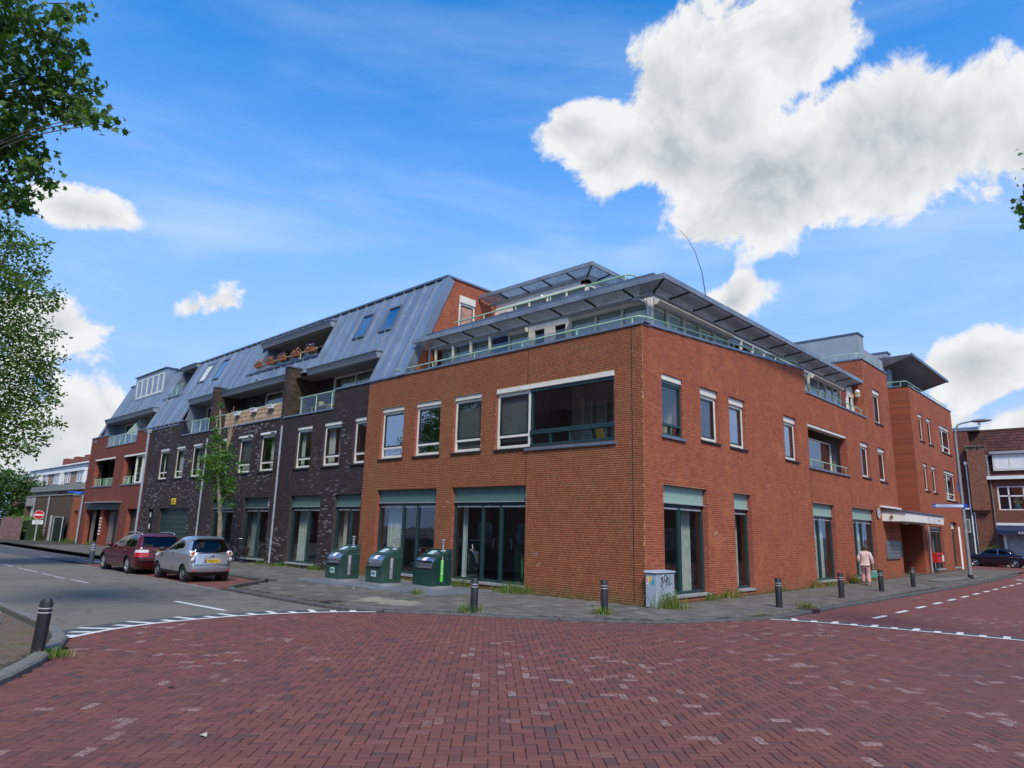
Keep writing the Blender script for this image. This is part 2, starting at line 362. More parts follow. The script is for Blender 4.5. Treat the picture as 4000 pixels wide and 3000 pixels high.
TILE = brickmat('grey_paving_tile', [(0, (.110, .100, .083)), (.5, (.142, .131, .110)), (.85, (.17, .158, .135)), (1, (.125, .118, .10))], moss=((.072, .070, .040), .6, .6, .50), rough=.9, frost=((.25, .24, .21), .92, .4, .7, .4), patches=((.085, .078, .064), .45, .6))
TILEL = brickmat('pale_paving_tile', [(0, (.24, .22, .165)), (.5, (.28, .255, .19)), (1, (.32, .29, .22))], moss=((.25, .23, .15), 1.2, .5, .5), rough=.9)
OLDT = brickmat('worn_paving_brick', [(0, (.12, .085, .06)), (.4, (.155, .115, .085)), (.7, (.17, .095, .07)), (1, (.13, .12, .10))], moss=((.11, .105, .03), .8, .6, .46), rough=.9)
KERB = mat('kerb_concrete', (.085, .083, .078), .9, var=.2, scale=4, bump=.4, bscale=60, dirt=((.055, .056, .04), 2, .5))
KERBL = mat('pale_kerb_concrete', (.16, .155, .135), .9, var=.2, scale=4, bump=.4, bscale=60, dirt=((.09, .09, .06), 2, .6))
def paintmat(name='road_paint'):
    m = bpy.data.materials.new(name); m.use_nodes = True; T = NT(m.node_tree); b = T.n['Principled BSDF']
    p = T.add('ShaderNodeNewGeometry').outputs['Position']
    c = T.mix(T.smooth(T.noise(p, 14, 6, .75), .52, .72), (.68, .67, .62), (.30, .27, .25))
    T.set(b.inputs['Base Color'], c); b.inputs['Roughness'].default_value = .75; return m
PAINT = paintmat()
o = sheet('ground', [(-700, -700), (700, -700), (700, 700), (-700, 700)], -.42, EARTH)
# curves measured on the ground
LINE_L = [(-3.13, -12.36), (-3.65, -11.63), (-4.01, -10.80), (-4.15, -10.00), (-4.2, -9.2), (-4.17, -8.6), (-4.02, -8.0), (-3.76, -7.21), (-3.16, -6.25)]
CORNER = [(-9.95, -6.62), (-8, -6.68), (-5.7, -6.66), (-4.3, -6.58), (-3.14, -6.20), (-2.36, -5.62), (-1.54, -5.10), (-.53, -4.50), (.64, -3.62), (1.70, -2.72), (2.33, -1.72), (2.79, -.45), (3.06, .55), (3.14, 2), (3.15, 5), (3.24, 9), (3.36, 14), (3.48, 20), (3.52, 26), (3.5, 32), (3.3, 36)]
ISLE = [(1.6, -14.75), (.12, -13.80), (-.67, -13.34), (-1.40, -12.92), (-2.2, -12.60), (-2.85, -12.40), (-3.56, -12.28), (-4.61, -12.22), (-6.7, -12.20), (-9, -12.2), (-14, -12.2), (-30, -12.2)]
LINE_R = [(3.08, .45), (3.95, .84), (5.10, 1.10), (6.38, 1.33), (7.76, 1.54), (9.5, 1.75), (12.5, 2.0)]
def smooth_curve(pts, k=4):
    out = []; n = len(pts)
    for i in range(n - 1):
        p0, p1, p2, p3 = (np.array(pts[max(0, min(n - 1, j))]) for j in (i - 1, i, i + 1, i + 2))
        for t in np.linspace(0, 1, k, endpoint=False):
            out.append(tuple(.5 * (2 * p1 + (p2 - p0) * t + (2 * p0 - 5 * p1 + 4 * p2 - p3) * t * t + (3 * p1 - p0 - 3 * p2 + p3) * t ** 3)))
    return out + [tuple(pts[-1])]
cl, cc, ci, cr = smooth_curve(LINE_L), smooth_curve(CORNER), smooth_curve(ISLE), smooth_curve(LINE_R)
def offset(pts, d):
    out = []
    for i, p in enumerate(pts):
        a = np.array(pts[max(0, i - 1)]); b = np.array(pts[min(len(pts) - 1, i + 1)]); t = (b - a) / np.linalg.norm(b - a); out.append((p[0] - t[1] * d, p[1] + t[0] * d))
    return out
# raised red crossing
plateau = cl + [p for p in cc if p[0] > -3.05 and p[1] < .5] + cr + [(14, 2.1), (14, -30), (1.6, -30)] + [p for p in ci if p[0] > -3.1]
road_red = sheet('red_brick_crossing', plateau, Z_RED - .026, SAND)
# asphalt street on the left, in the street's own plane
road_l = sheet('asphalt_street', [(-3.0, -12.1)] + offset(cl, .78)[1:-1] + [(-3.6, -6.5), (-9.9, -6.62), (-10, -6.70), (-24.2, -6.70), (-36, -7.4), (-120, -9), (-120, -12.25), (-9, -12.25)], Z_ROAD, ASPH)
road_r = sheet('red_street', [(p[0], p[1]) for p in offset(cr, .75)] + [(14, 3), (14, 41), (40, 44), (40, 51.4), (-20, 51.4), (-20, 41.5), (3.2, 37)] + [p for p in reversed(cc) if p[1] > 1.2], Z_ROAD, REDROAD)
# dark ramps between the levels, and their painted teeth
def ramp(line, w, nm):
    mb = MB(); o2 = offset(line, w)
    for i in range(len(line) - 1):
        mb.poly([(*line[i], Z_RED - .004), (*line[i + 1], Z_RED - .004), (*o2[i + 1], Z_ROAD + .006), (*o2[i], Z_ROAD + .006)])
    return tag(mb.build(nm, ASPHD, fix=False), kind='structure')
rl = ramp(cl, .80, 'asphalt_ramp'); rr = ramp(cr, .76, 'street_ramp')
def along(line):
    L = [0]
    for a, b in zip(line, line[1:]): L.append(L[-1] + math.dist(a, b))
    def f(s):
        for i in range(len(line) - 1):
            if s <= L[i + 1] or i == len(line) - 2:
                t = (s - L[i]) / (L[i + 1] - L[i]); a = np.array(line[i]); b = np.array(line[i + 1]); d = (b - a) / np.linalg.norm(b - a); return a + (b - a) * t, d
    return f, L[-1]
def teeth(line, w, parent, s0, step, wid, tw, side=1):
    f, L = along(line); mb = MB()
    n = 40
    for i in range(n):
        a, d = f(L * i / n); b, e = f(L * (i + 1) / n); na = np.array([-d[1], d[0]]) * wid; nb = np.array([-e[1], e[0]]) * wid; zz = Z_RED + .004
        mb.poly([(*(a - na), zz), (*(b - nb), zz), (*b, zz), (*a, zz)])
    mb.build('white_edge_line', PAINT, parent, fix=False)
    s = s0; k = 0
    while s < L - .3:
        a, d = f(s); nrm = np.array([-d[1], d[0]]); ln = w * (.97 if k % 2 == 0 else .55)
        def z(t): return Z_RED + .002 + (Z_ROAD - Z_RED + .01) * t / w
        q = a + nrm * ln; h = tw / 2
        MB().poly([(*(a - d * h), z(0)), (*(a + d * h), z(0)), (*(q + d * h * .85), z(ln)), (*(q - d * h * .85), z(ln))]).build('white_tooth', PAINT, parent, fix=False)
        s += step; k += 1
teeth(cl, .80, rl, .22, .42, .11, .15); teeth(cr, .76, rr, .55, .40, .10, .14)
# lane dashes
for i in range(12):
    y = 3.2 + i * 1.965
    MB().poly([(4.45 + .006 * y, y, Z_ROAD + .012), (4.58 + .006 * y, y, Z_ROAD + .012), (4.60 + .006 * y, y + .95, Z_ROAD + .012), (4.47 + .006 * y, y + .95, Z_ROAD + .012)]).build('lane_dash', PAINT, road_r, fix=False)
MB().poly([(4.0, 29.2, Z_ROAD + .012), (5.2, 29.2, Z_ROAD + .012), (5.2, 29.8, Z_ROAD + .012), (4.0, 29.8, Z_ROAD + .012)]).build('lane_dash', PAINT, road_r, fix=False)
MB().poly([(-7.9, -8.9, Z_ROAD + .004), (-5.5, -8.72, Z_ROAD + .004), (-5.5, -8.60, Z_ROAD + .004), (-7.9, -8.78, Z_ROAD + .004)]).build('lane_dash', PAINT, road_l, fix=False)
WORN = mat('worn_paint', (.36, .36, .36), .8, var=.35, scale=6)
for a, b, y in [(-25, -23.4, -9.3), (-22.4, -19.6, -9.28), (-18.9, -16.2, -9.24), (-15.8, -14.1, -9.14)]:
    MB().poly([(a, y, Z_ROAD + .004), (b, y + .03, Z_ROAD + .004), (b, y + .13, Z_ROAD + .004), (a, y + .11, Z_ROAD + .004)]).build('worn_lane_dash', WORN, road_l, fix=False)
for i in range(17):   # pale concrete gutter strip along the bay
    x = -10.2 - i * .82
    MB().box(x - .80, x, -6.95 + .02 * (i % 2), -6.66, Z_ROAD - .06, Z_ROAD + .012).build('gutter_slab', KERBL, road_l, fix=False)
MB().poly([(-44, -8.0, Z_ROAD + .004), (-28, -6.9, Z_ROAD + .004), (-24.4, -6.32, Z_ROAD + .004), (-24.1, -4.8, Z_ROAD + .004), (-34, -5.0, Z_ROAD + .004), (-46, -5.6, Z_ROAD + .004)]).build('dark_patch', ASPHD, road_l, fix=False)
for a, b, y0 in [(-31.5, -30.1, -6.55), (-27.5, -25.2, -5.8)]:
    MB().poly([(a, y0, Z_ROAD + .008), (b, y0 + .2, Z_ROAD + .008), (b, y0 + .34, Z_ROAD + .008), (a, y0 + .14, Z_ROAD + .008)]).build('worn_lane_dash', WORN, road_l, fix=False)

# ---- herringbone pavers of the crossing: real bricks, laid at 45 degrees
def paver_mesh(L, B, h=.035, bev=.006):
    l, b = L / 2, B / 2; mb = MB()
    for z, e in ((0, bev), (-bev * .9, 0), (-h, 0)): mb.v += [(-l + e, -b + e, z), (l - e, -b + e, z), (l - e, b - e, z), (-l + e, b - e, z)]
    mb.f = [(0, 1, 2, 3)] + [(4 * k + i, 4 * k + 4 + i, 4 * k + 4 + (i + 1) % 4, 4 * k + (i + 1) % 4) for k in (0, 1) for i in range(4)]
    return mb
def scatter_pieces(name, base, P, mat_, parent, nparts, near, pname, jit=.0012):
    """P: array (x,y,z,rot); the nearest nparts become objects, the rest one joined mesh"""
    P = np.array(P); d = np.hypot(P[:, 0] - near[0], P[:, 1] - near[1]); order = np.argsort(d); me = base.mesh(pname, mat_)
    for i in order[:nparts]:
        x, y, z, a = P[i][:4]; o = bpy.data.objects.new(pname, me); o.location = (x, y, z); o.rotation_euler = (random.gauss(0, .004), random.gauss(0, .004), a); COL.objects.link(o); o.parent = parent
    Q = P[order[nparts:]]
    if not len(Q): return
    v = np.array(base.v); nv = len(v); tilt = RNG.normal(0, .004, (len(Q), 2))
    ca, sa = np.cos(Q[:, 3])[:, None], np.sin(Q[:, 3])[:, None]
    X = Q[:, 0:1] + v[:, 0] * ca - v[:, 1] * sa; Y = Q[:, 1:2] + v[:, 0] * sa + v[:, 1] * ca
    Z = Q[:, 2:3] + v[:, 2] + v[:, 0] * tilt[:, 0:1] + v[:, 1] * tilt[:, 1:2] + RNG.normal(0, jit, (len(Q), 1))
    V = np.stack([X, Y, Z], -1).reshape(-1, 3); F = np.array(base.f); FA = (F[None] + (np.arange(len(Q)) * nv)[:, None, None]).reshape(-1, 4)
    big_mesh(name, V, FA, mat_, parent)
def big_mesh(name, V, F4, m, parent, kind='stuff'):
    me = bpy.data.meshes.new(name); n = len(F4)
    me.vertices.add(len(V)); me.vertices.foreach_set('co', V.astype(np.float32).ravel())
    me.loops.add(n * 4); me.loops.foreach_set('vertex_index', F4.astype(np.int32).ravel())
    me.polygons.add(n); me.polygons.foreach_set('loop_start', np.arange(0, n * 4, 4, dtype=np.int32))
    me.polygons.foreach_set('use_smooth', np.zeros(n, bool))
    me.update(calc_edges=True); me.validate(); me.materials.append(m)
    o = bpy.data.objects.new(name, me); link(o, parent)
    if kind: o['kind'] = kind
    return o
w = .1105; I, J = np.meshgrid(np.arange(-330, 330), np.arange(-330, 330), indexing='ij'); res = (I - J) % 4
def herr(angle=math.pi / 4, org=(4, -6)):
    out = []
    for r0, rot in ((0, 0), (3, math.pi / 2)):
        k = res == r0; i, j = I[k].astype(float), J[k].astype(float)
        a = (i + 1) * w if rot == 0 else (i + .5) * w; b = (j + .5) * w if rot == 0 else (j + 1) * w
        x = org[0] + a * math.cos(angle) - b * math.sin(angle); y = org[1] + a * math.sin(angle) + b * math.cos(angle)
        out.append(np.stack([x, y, np.full_like(x, Z_RED), np.full_like(x, angle + rot)], 1))
    return np.concatenate(out)
HB = herr(); k = inside(HB[:, 0], HB[:, 1], plateau)
dx, dy = HB[:, 0] - CAM.x, HB[:, 1] - CAM.y; fwd = dx * _f.x + dy * _f.y; lat = dx * _r.x + dy * _r.y
k &= (fwd > 1.2) & (np.abs(lat) < 2.2 + fwd * .98) & (HB[:, 0] < 13.5)
wave = .010 * np.sin(HB[:, 0] * .9 + 1) * np.sin(HB[:, 1] * .7)
HB[:, 2] += np.minimum(wave, .004) - .004
HB = HB[k]
scatter_pieces('paver_bricks', paver_mesh(.2145, .1042), HB, PAVER, road_red, 300, (6.2, -11.2), 'paver')
# the street beyond keeps its pavers as far as they can be told apart
HS = herr(0, (6, 8)); k = inside(HS[:, 0], HS[:, 1], [p for p in offset(cr, .82)] + [(12.4, 22), (3.6, 22)] + [p for p in reversed(offset(cc, -.14)) if 1.5 < p[1] < 22]); HS = HS[k]; HS[:, 2] = Z_ROAD + .001
dx, dy = HS[:, 0] - CAM.x, HS[:, 1] - CAM.y; HS = HS[np.abs(dx * _r.x + dy * _r.y) < 1.5 + .9 * (dx * _f.x + dy * _f.y)]
scatter_pieces('street_pavers', paver_mesh(.2145, .1042), HS, PAVER, road_r, 0, (0, 0), 'paver')
# ---- pavements: grey tiles, kerb stones
pave_in = offset(cc, .18)
pavement = [p for p in pave_in if p[1] > -6.4 or p[0] < -9] 
pav_poly = [(-9.85, -6.40)] + [p for p in pave_in if p[0] > -9.8] + [(3.1, 41), (-.2, 41), (-.2, .2), (-60, .2), (-60, -4.2), (-24, -4.2), (-23.9, -4.15), (-12.3, -4.15), (-11.6, -4.5)]
pav = sheet('corner_pavement', pav_poly, Z_PAV - .022, JOINTP)
def kerbstones(line, parent, step, w_, z0, z1, m, nm='kerb_stone', side=1):
    f, L = along(line); s = 0
    while s < L - .2:
        a, d = f(s + .006); b, e = f(min(L, s + step - .006)); na = np.array([-d[1], d[0]]) * w_ * side; nb = np.array([-e[1], e[0]]) * w_ * side
        dz = random.gauss(0, .004); ch = .03
        ai, bi = a + na, b + nb; ac, bc = a + na * (ch / w_), b + nb * (ch / w_)
        mb = MB(); mb.v = [(*a, z0), (*b, z0), (*bi, z0), (*ai, z0), (*a, z1 - .03 + dz), (*b, z1 - .03 + dz), (*bc, z1 + dz), (*ac, z1 + dz), (*bi, z1 + dz), (*ai, z1 + dz)]
        mb.f = [(0, 1, 5, 4), (4, 5, 6, 7), (7, 6, 8, 9), (0, 4, 7, 9, 3), (1, 2, 8, 6, 5), (2, 3, 9, 8)]
        mb.build(nm, m, parent, fix=False); s += step
kerbstones(cc, pav, 1.0, .18, -.42, Z_PAV + .004, KERB)
kerbstones([(-9.95, -6.62), (-10.6, -6.3), (-11.3, -5.5), (-11.7, -4.75), (-12.4, -4.3), (-13, -4.22), (-23.9, -4.2)][::-1], pav, .8, .16, -.42, Z_PAV + .004, KERB)
xs = np.arange(-46, 3.6, .303); ys = np.arange(-6.5, 40.5, .303); X, Y = np.meshgrid(xs, ys, indexing='ij'); X = X.copy(); Y = Y + (np.arange(X.shape[0]) % 2)[:, None] * .15
P = np.stack([X.ravel(), Y.ravel(), np.full(X.size, Z_PAV), np.zeros(X.size)], 1)
P[:, 2] += .006 * np.sin(P[:, 0] * 1.3) * np.sin(P[:, 1] * 1.7)
k = inside(P[:, 0], P[:, 1], [(-9.7, -6.25)] + [p for p in offset(cc, .33) if p[0] > -9.6] + [(2.95, 41), (.15, 41), (.15, -.15), (-60, -.15), (-60, -3.95), (-12.3, -3.95), (-11.5, -4.3)])
P = P[k]
PALE = [(-5.2, -5.55), (-3.4, -5.25), (-3.9, -4.3), (-5.5, -4.7)]
PLATES = [[(-11.75, -3.45), (-9.32, -3.45), (-9.32, -1.35), (-11.75, -1.35)], [(-9.24, -3.30), (-7.10, -3.30), (-7.10, -1.0), (-9.24, -1.0)], [(-7.02, -3.02), (-5.05, -3.02), (-5.05, -.6), (-7.02, -.6)]]
k = np.zeros(len(P), bool)
for q in PLATES: k |= inside(P[:, 0], P[:, 1], [(q[0][0] - .13, q[0][1] - .13), (q[1][0] + .13, q[1][1] - .13), (q[2][0] + .13, q[2][1] + .13), (q[3][0] - .13, q[3][1] + .13)])
P = P[~k]; kp = inside(P[:, 0], P[:, 1], PALE)
scatter_pieces('paving_tiles', paver_mesh(.297, .297, .02, .005), P[~kp], TILE, pav, 300, (CAM.x - 4, CAM.y + 3), 'paving_tile', .002)
scatter_pieces('pale_tiles', paver_mesh(.297, .297, .02, .005), P[kp], TILEL, pav, 60, (CAM.x, CAM.y), 'pale_paving_tile', .002)
# parking bay, red pavers
bay = sheet('parking_bay', [(-10.0, -6.66), (-11.6, -4.9), (-12.4, -4.35), (-23.9, -4.25), (-24.1, -6.66)], Z_ROAD - .008, SAND)
Pb = herr(0, (-16, -5)); k = inside(Pb[:, 0], Pb[:, 1], [(-10.5, -6.62), (-11.8, -4.95), (-12.5, -4.4), (-23.8, -4.3), (-24.0, -6.62)]); Pb = Pb[k]; Pb[:, 2] = Z_ROAD + .012
scatter_pieces('bay_pavers', paver_mesh(.2145, .1042), Pb, PAVER, bay, 0, (0, 0), 'paver')
# left-hand corner pavement
isle_poly = [p for p in offset(ci, .20)] + [(-30, -16.5), (1.6, -16.5)]
isle = sheet('left_pavement', isle_poly, Z_PAV + .012, JOINTP)
kerbstones(ci, isle, 1.0, .20, -.42, Z_PAV + .045, KERBL)
xs = np.arange(-12, 2, .2145); ys = np.arange(-16.4, -12, .108); X, Y = np.meshgrid(xs, ys, indexing='ij'); X = X + (np.arange(X.shape[1]) % 2)[None, :] * .107
P = np.stack([X.ravel(), Y.ravel(), np.full(X.size, Z_PAV + .03), np.zeros(X.size)], 1); a = R(8)
P = P[inside(P[:, 0], P[:, 1], [p for p in offset(ci, .32)] + [(-12, -16.5), (1.2, -16.5)])]
scatter_pieces('worn_paving_bricks', paver_mesh(.209, .103), P, OLDT, isle, 300, (0, -13.8), 'paving_brick', .003)
MB().box(-7.2, -6.6, -12.95, -12.6, Z_PAV, Z_PAV + .04).build('drain_cover', mat('pale_metal', (.42, .44, .46), .5, .4), isle)
# low traffic hump beside the lamp post
MB().prism([(1.75, 21.2, Z_PAV), (1.85, 25.5, Z_PAV), (2.05, 28.8, Z_PAV), (2.62, 28.8, Z_PAV), (2.62, 25.5, Z_PAV), (2.5, 21.2, Z_PAV)], (0, 0, .06)).build('raised_kerb_block', KERBL, pav, bevel=.02)
for x, y, r_ in [(-5.15, -6.15, 0), (2.95, 3.2, math.pi / 2)]:
    e = MB(); e.box(-.25, .25, -.2, .25, -.3, .012); g = e.build('gully_cover', mat('rusty_iron', (.06, .04, .033), .7, .3, var=.3, scale=9), pav)
    g.location = (x, y, Z_PAV); g.rotation_euler.z = r_
    s_ = MB(); s_.box(-.2, .2, -.215, -.19, -.13, -.03); q = s_.build('gully_slot', BLACK, g)
# ================================================================ walls, bricks, windows
def wall(F, u0, u1, z0, z1, ops, name, m, parent, rev=.32, top=None, d=0.0, jm=None):
    """wall sheet with rectangular openings and their reveals; ops: (u0,u1,z0,z1); top: function u -> z of a sloping top"""
    us = sorted({u0, u1} | {o[i] for o in ops for i in (0, 1) if u0 < o[i] < u1}); zs = sorted({z0, z1} | {o[i] for o in ops for i in (2, 3) if z0 < o[i] < z1})
    def solid(a, b): return not any(o[0] - 1e-6 < a < o[1] + 1e-6 and o[2] - 1e-6 < b < o[3] + 1e-6 for o in ops)
    mb = MB()
    for i in range(len(us) - 1):
        for j in range(len(zs) - 1):
            if solid((us[i] + us[i + 1]) / 2, (zs[j] + zs[j + 1]) / 2):
                t0 = zs[j + 1] if j < len(zs) - 2 or top is None else top(us[i]); t1 = zs[j + 1] if j < len(zs) - 2 or top is None else top(us[i + 1])
                mb.poly([F.p(us[i], zs[j], d), F.p(us[i + 1], zs[j], d), F.p(us[i + 1], t1, d), F.p(us[i], t0, d)])
    wo = mb.build(name, m, parent, fix=False)
    if not ops: return wo
    for a, b, c, e in ops:
        mb = MB(); e2 = min(e, z1)
        mb.poly([F.p(a, c, d), F.p(a, c, d - rev), F.p(a, e2, d - rev), F.p(a, e2, d)]); mb.poly([F.p(b, c, d), F.p(b, c, d - rev), F.p(b, e2, d - rev), F.p(b, e2, d)])
        if e < z1 - .01: mb.poly([F.p(a, e, d), F.p(b, e, d), F.p(b, e, d - rev), F.p(a, e, d - rev)])
        if c > z0 + .01: mb.poly([F.p(a, c, d), F.p(b, c, d), F.p(b, c, d - rev), F.p(a, c, d - rev)])
        mb.build('reveal', jm or (JDARK if m is MORTD else JRED), wo, fix=False)
    return wo
HC = .0625
def bricks(F, u0, u1, z0, z1, ops, m, parent, top=None, nparts=0, near=None, d=0.0, L=.215, rev=True, phase=0, name='bricks'):
    rows = []; z = z0; r = 0
    while z < z1 - .02:
        za, zb = z + .0055, z + HC - .0055
        free = [(u0, u1)]
        if top is not None:
            mid = [u for u in np.linspace(u0, u1, 160) if top(u) > zb]; free = [(min(mid), max(mid))] if mid else []
        for o in ops:
            if o[2] < zb - .02 and o[3] > za + .02:
                nf = []
                for a, b in free:
                    if o[1] <= a or o[0] >= b: nf.append((a, b))
                    else:
                        if o[0] - a > .03: nf.append((a, o[0]))
                        if b - o[1] > .03: nf.append((o[1], b))
                free = nf
        for a, b in free:
            u = a - random.random() * L
            while u < b:
                l = L if random.random() > .07 else L * .49
                s, e = max(u, a), min(u + l - .007, b)
                if e - s > .03: rows.append((s, e, za, zb))
                u += l
        z += HC; r += 1
    A = np.array(rows)
    if nparts:
        full = np.abs(A[:, 1] - A[:, 0] - (L - .007)) < 1e-4; head = np.abs(A[:, 1] - A[:, 0] - (L * .49 - .007)) < 1e-4
        c = (A[:, 0] + A[:, 1]) / 2; dist = (c - near[0]) ** 2 + ((A[:, 2] - near[1]) * .8) ** 2; dist[~(full | head)] = 1e9
        order = np.argsort(dist)[:nparts]; sel = np.zeros(len(A), bool); sel[order] = True; cache = {}
        for i in order:
            s, e, za, zb = A[i]; ln = round(e - s, 4)
            if ln not in cache:
                mb = MB(); mb.hexa([F.p(0, 0, -.004) - F.o, F.p(ln, 0, -.004) - F.o, F.p(ln, 0, .0025) - F.o, F.p(0, 0, .0025) - F.o, F.p(0, zb - za, -.004) - F.o, F.p(ln, zb - za, -.004) - F.o, F.p(ln, zb - za, .0025) - F.o, F.p(0, zb - za, .0025) - F.o]); cache[ln] = mb.mesh('brick', m)
            o = bpy.data.objects.new('brick', cache[ln]); o.location = F.p(s, za, d + random.gauss(0, .0004)); COL.objects.link(o); o.parent = parent
        A = A[~sel]
    n = len(A); s, e, za, zb = A.T; h = d + .0022 + RNG.normal(0, .0004, n); b = np.full(n, d - .004)
    U = np.stack([s, e, e, s, s, e, e, s], 1); Zc = np.stack([za, za, zb, zb, za, za, zb, zb], 1); Dc = np.stack([h, h, h, h, b, b, b, b], 1)
    V = np.array(F.o) + U[..., None] * np.array(F.u) + Dc[..., None] * np.array(F.n); V[..., 2] += Zc
    Fq = np.array([(0, 1, 2, 3), (0, 4, 5, 1), (1, 5, 6, 2), (2, 6, 7, 3), (3, 7, 4, 0)]); FA = (Fq[None] + (np.arange(n) * 8)[:, None, None]).reshape(-1, 4)
    big_mesh(name, V.reshape(-1, 3), FA, m, parent)
def curtain(F, u0, u1, z0, z1, d, parent, m=None, amp=.03, name='curtain', wl=.16):
    n = max(4, int((u1 - u0) / .025)); mb = MB(); ph = random.random() * 6
    for i in range(n + 1):
        u = u0 + (u1 - u0) * i / n; dd = d + amp * math.sin(u * 6.283 / wl + ph) + amp * .4 * math.sin(u * 17 + ph)
        mb.v += [tuple(F.p(u, z0, dd)), tuple(F.p(u, z1, dd))]
    for i in range(n): mb.f.append((2 * i, 2 * i + 2, 2 * i + 3, 2 * i + 1))
    return mb.build(name, m or CURT, parent, smooth=True, fix=False)
def window(root, F, u0, u1, z0, z1, rec=.10, transom=.42, shutter=.17, sill=True, cur='sides', glass=None, vents=False, tilt=False, fm=None, cm=None, blind=0, base=0.0):
    """cream frame with shutter box on top, dark casement, fixed light below"""
    fm = fm or CREAM; cm = cm or CASE; glass = glass or GLASS; d = base - rec; w = .09
    zt = z1 - shutter
    fr = MB(); fr.ring(F, u0 + .005, u1 - .005, z0 + .02, zt, w, d - .07, d)
    if transom: fr.fbox(F, u0 + w, u1 - w, z0 + transom - .045, z0 + transom + .03, d - .07, d - .004)
    win = fr.build('window', fm, root, bevel=.006)
    if shutter:
        sb = MB(); sb.fbox(F, u0 + .005, u1 - .005, zt + .002, z1 - .01, d - .02, d + .055); sb.fbox(F, u0 + .005, u1 - .005, zt - .02, zt - .001, d + .002, d + .03); sb.build('shutter_box', fm, win, bevel=.012)
    if vents:
        v = MB(); v.fbox(F, u0 - .02, u1 + .02, z1 - .13, z1 - .02, d + .057, d + .13); v.build('vent_strip', WHITE, win, bevel=.01)
        v = MB(); v.fbox(F, u0 + .02, u0 + .42, z1 - .105, z1 - .045, d + .131, d + .136); v.build('vent_slot', CASE, win)
    zl = z0 + transom + .03 if transom else z0 + .02 + w
    cs = MB(); cs.ring(F, u0 + w + .006, u1 - w - .006, zl + .004, zt - w - .004, .055, d - .055, d - .012); cs.build('casement', cm, win)
    MB().poly([F.p(u0 + w, zl, d - .035), F.p(u1 - w, zl, d - .035), F.p(u1 - w, zt - w, d - .035), F.p(u0 + w, zt - w, d - .035)]).build('pane', glass, win, fix=False)
    if transom: MB().poly([F.p(u0 + w, z0 + .06, d - .03), F.p(u1 - w, z0 + .06, d - .03), F.p(u1 - w, z0 + transom - .02, d - .03), F.p(u0 + w, z0 + transom - .02, d - .03)]).build('pane', glass, win, fix=False)
    if sill:
        sl = MB(); sl.hexa([F.p(u0 - .05, z0 - .05, d - .03), F.p(u1 + .05, z0 - .05, d - .03), F.p(u1 + .05, z0 - .07, base + .05), F.p(u0 - .05, z0 - .07, base + .05), F.p(u0 - .05, z0 + .018, d - .03), F.p(u1 + .05, z0 + .018, d - .03), F.p(u1 + .05, z0 - .012, base + .05), F.p(u0 - .05, z0 - .012, base + .05)]); sl.build('sill', SILLD, win)
    dd = d - .22
    if cur == 'sides':
        k = (u1 - u0) * (.16 + .16 * random.random()); curtain(F, u1 - w - k, u1 - w, z0 + .05, zt, dd, win)
        if random.random() < .6: curtain(F, u0 + w, u0 + w + k * .6, z0 + .05, zt, dd, win)
    elif cur == 'full': curtain(F, u0 + w, u1 - w, z0 + .05, zt, dd, win)
    elif cur == 'half': curtain(F, u0 + w, u0 + (u1 - u0) * .55, z0 + .05, zt, dd, win)
    if blind:
        b = MB(); n = int((zt - z0 - .1) * blind / .045)
        for i in range(n): z = zt - .08 - i * .045; b.fbox(F, u0 + w, u1 - w, z - .034, z, d - .12, d - .10)
        b.build('blind', BLIND, win)
    return win
def shop(root, F, u0, u1, z1, mulls, panel=.48, cm=None, pm=None, rec=.16, z0=0.0, cur=None, fm=None, name='shop_window', louvre=False, base=0.0, glass=None):
    fm = fm or GREENF; d = base - rec; zp = z1 - panel
    fr = MB(); fr.ring(F, u0 + .005, u1 - .005, z0 + .01, zp - .03, .08, d - .09, d)
    for m_ in mulls: fr.fbox(F, m_ - .05, m_ + .05, z0 + .02, zp - .11, d - .09, d + .012)
    win = fr.build(name, fm, root, bevel=.006)
    MB().fbox(F, u0 + .004, u1 - .004, zp - .002, z1 - .004, d - .03, d + .02).build('blind_panel', pm or PANEL, win)
    MB().fbox(F, u0 + .002, u1 - .002, zp - .03, zp - .004, d - .02, d + .07).build('drip_bar', PIPE, win)
    es = [u0 + .08] + sorted(m_ for m_ in mulls) + [u1 - .08]
    for a, b in zip(es, es[1:]):
        MB().poly([F.p(a, z0 + .08, d - .05), F.p(b, z0 + .08, d - .05), F.p(b, zp - .1, d - .05), F.p(a, zp - .1, d - .05)]).build('pane', glass or GLASS, win, fix=False)
        MB().fbox(F, a + .04, b - .04, zp - .19, zp - .14, d - .03, d - .005).build('vent_strip', PIPE, win)
    sl = MB(); sl.fbox(F, u0 - .03, u1 + .03, z0 - .06, z0 + .008, d - .1, base + .04); sl.build('threshold', mat('stone_threshold', (.30, .30, .29), .7), win)
    for a, b in cur or []: curtain(F, a, b, z0 + .04, zp - .1, d - .35, win, m=cm)
    if louvre:
        v = MB()
        for i in range(6): v.fbox(F, u0 + .08, u0 + .36, zp + .06 + i * .07, zp + .1 + i * .07, d + .021, d + .035)
        v.build('air_grille', WHITE, win)
    return win
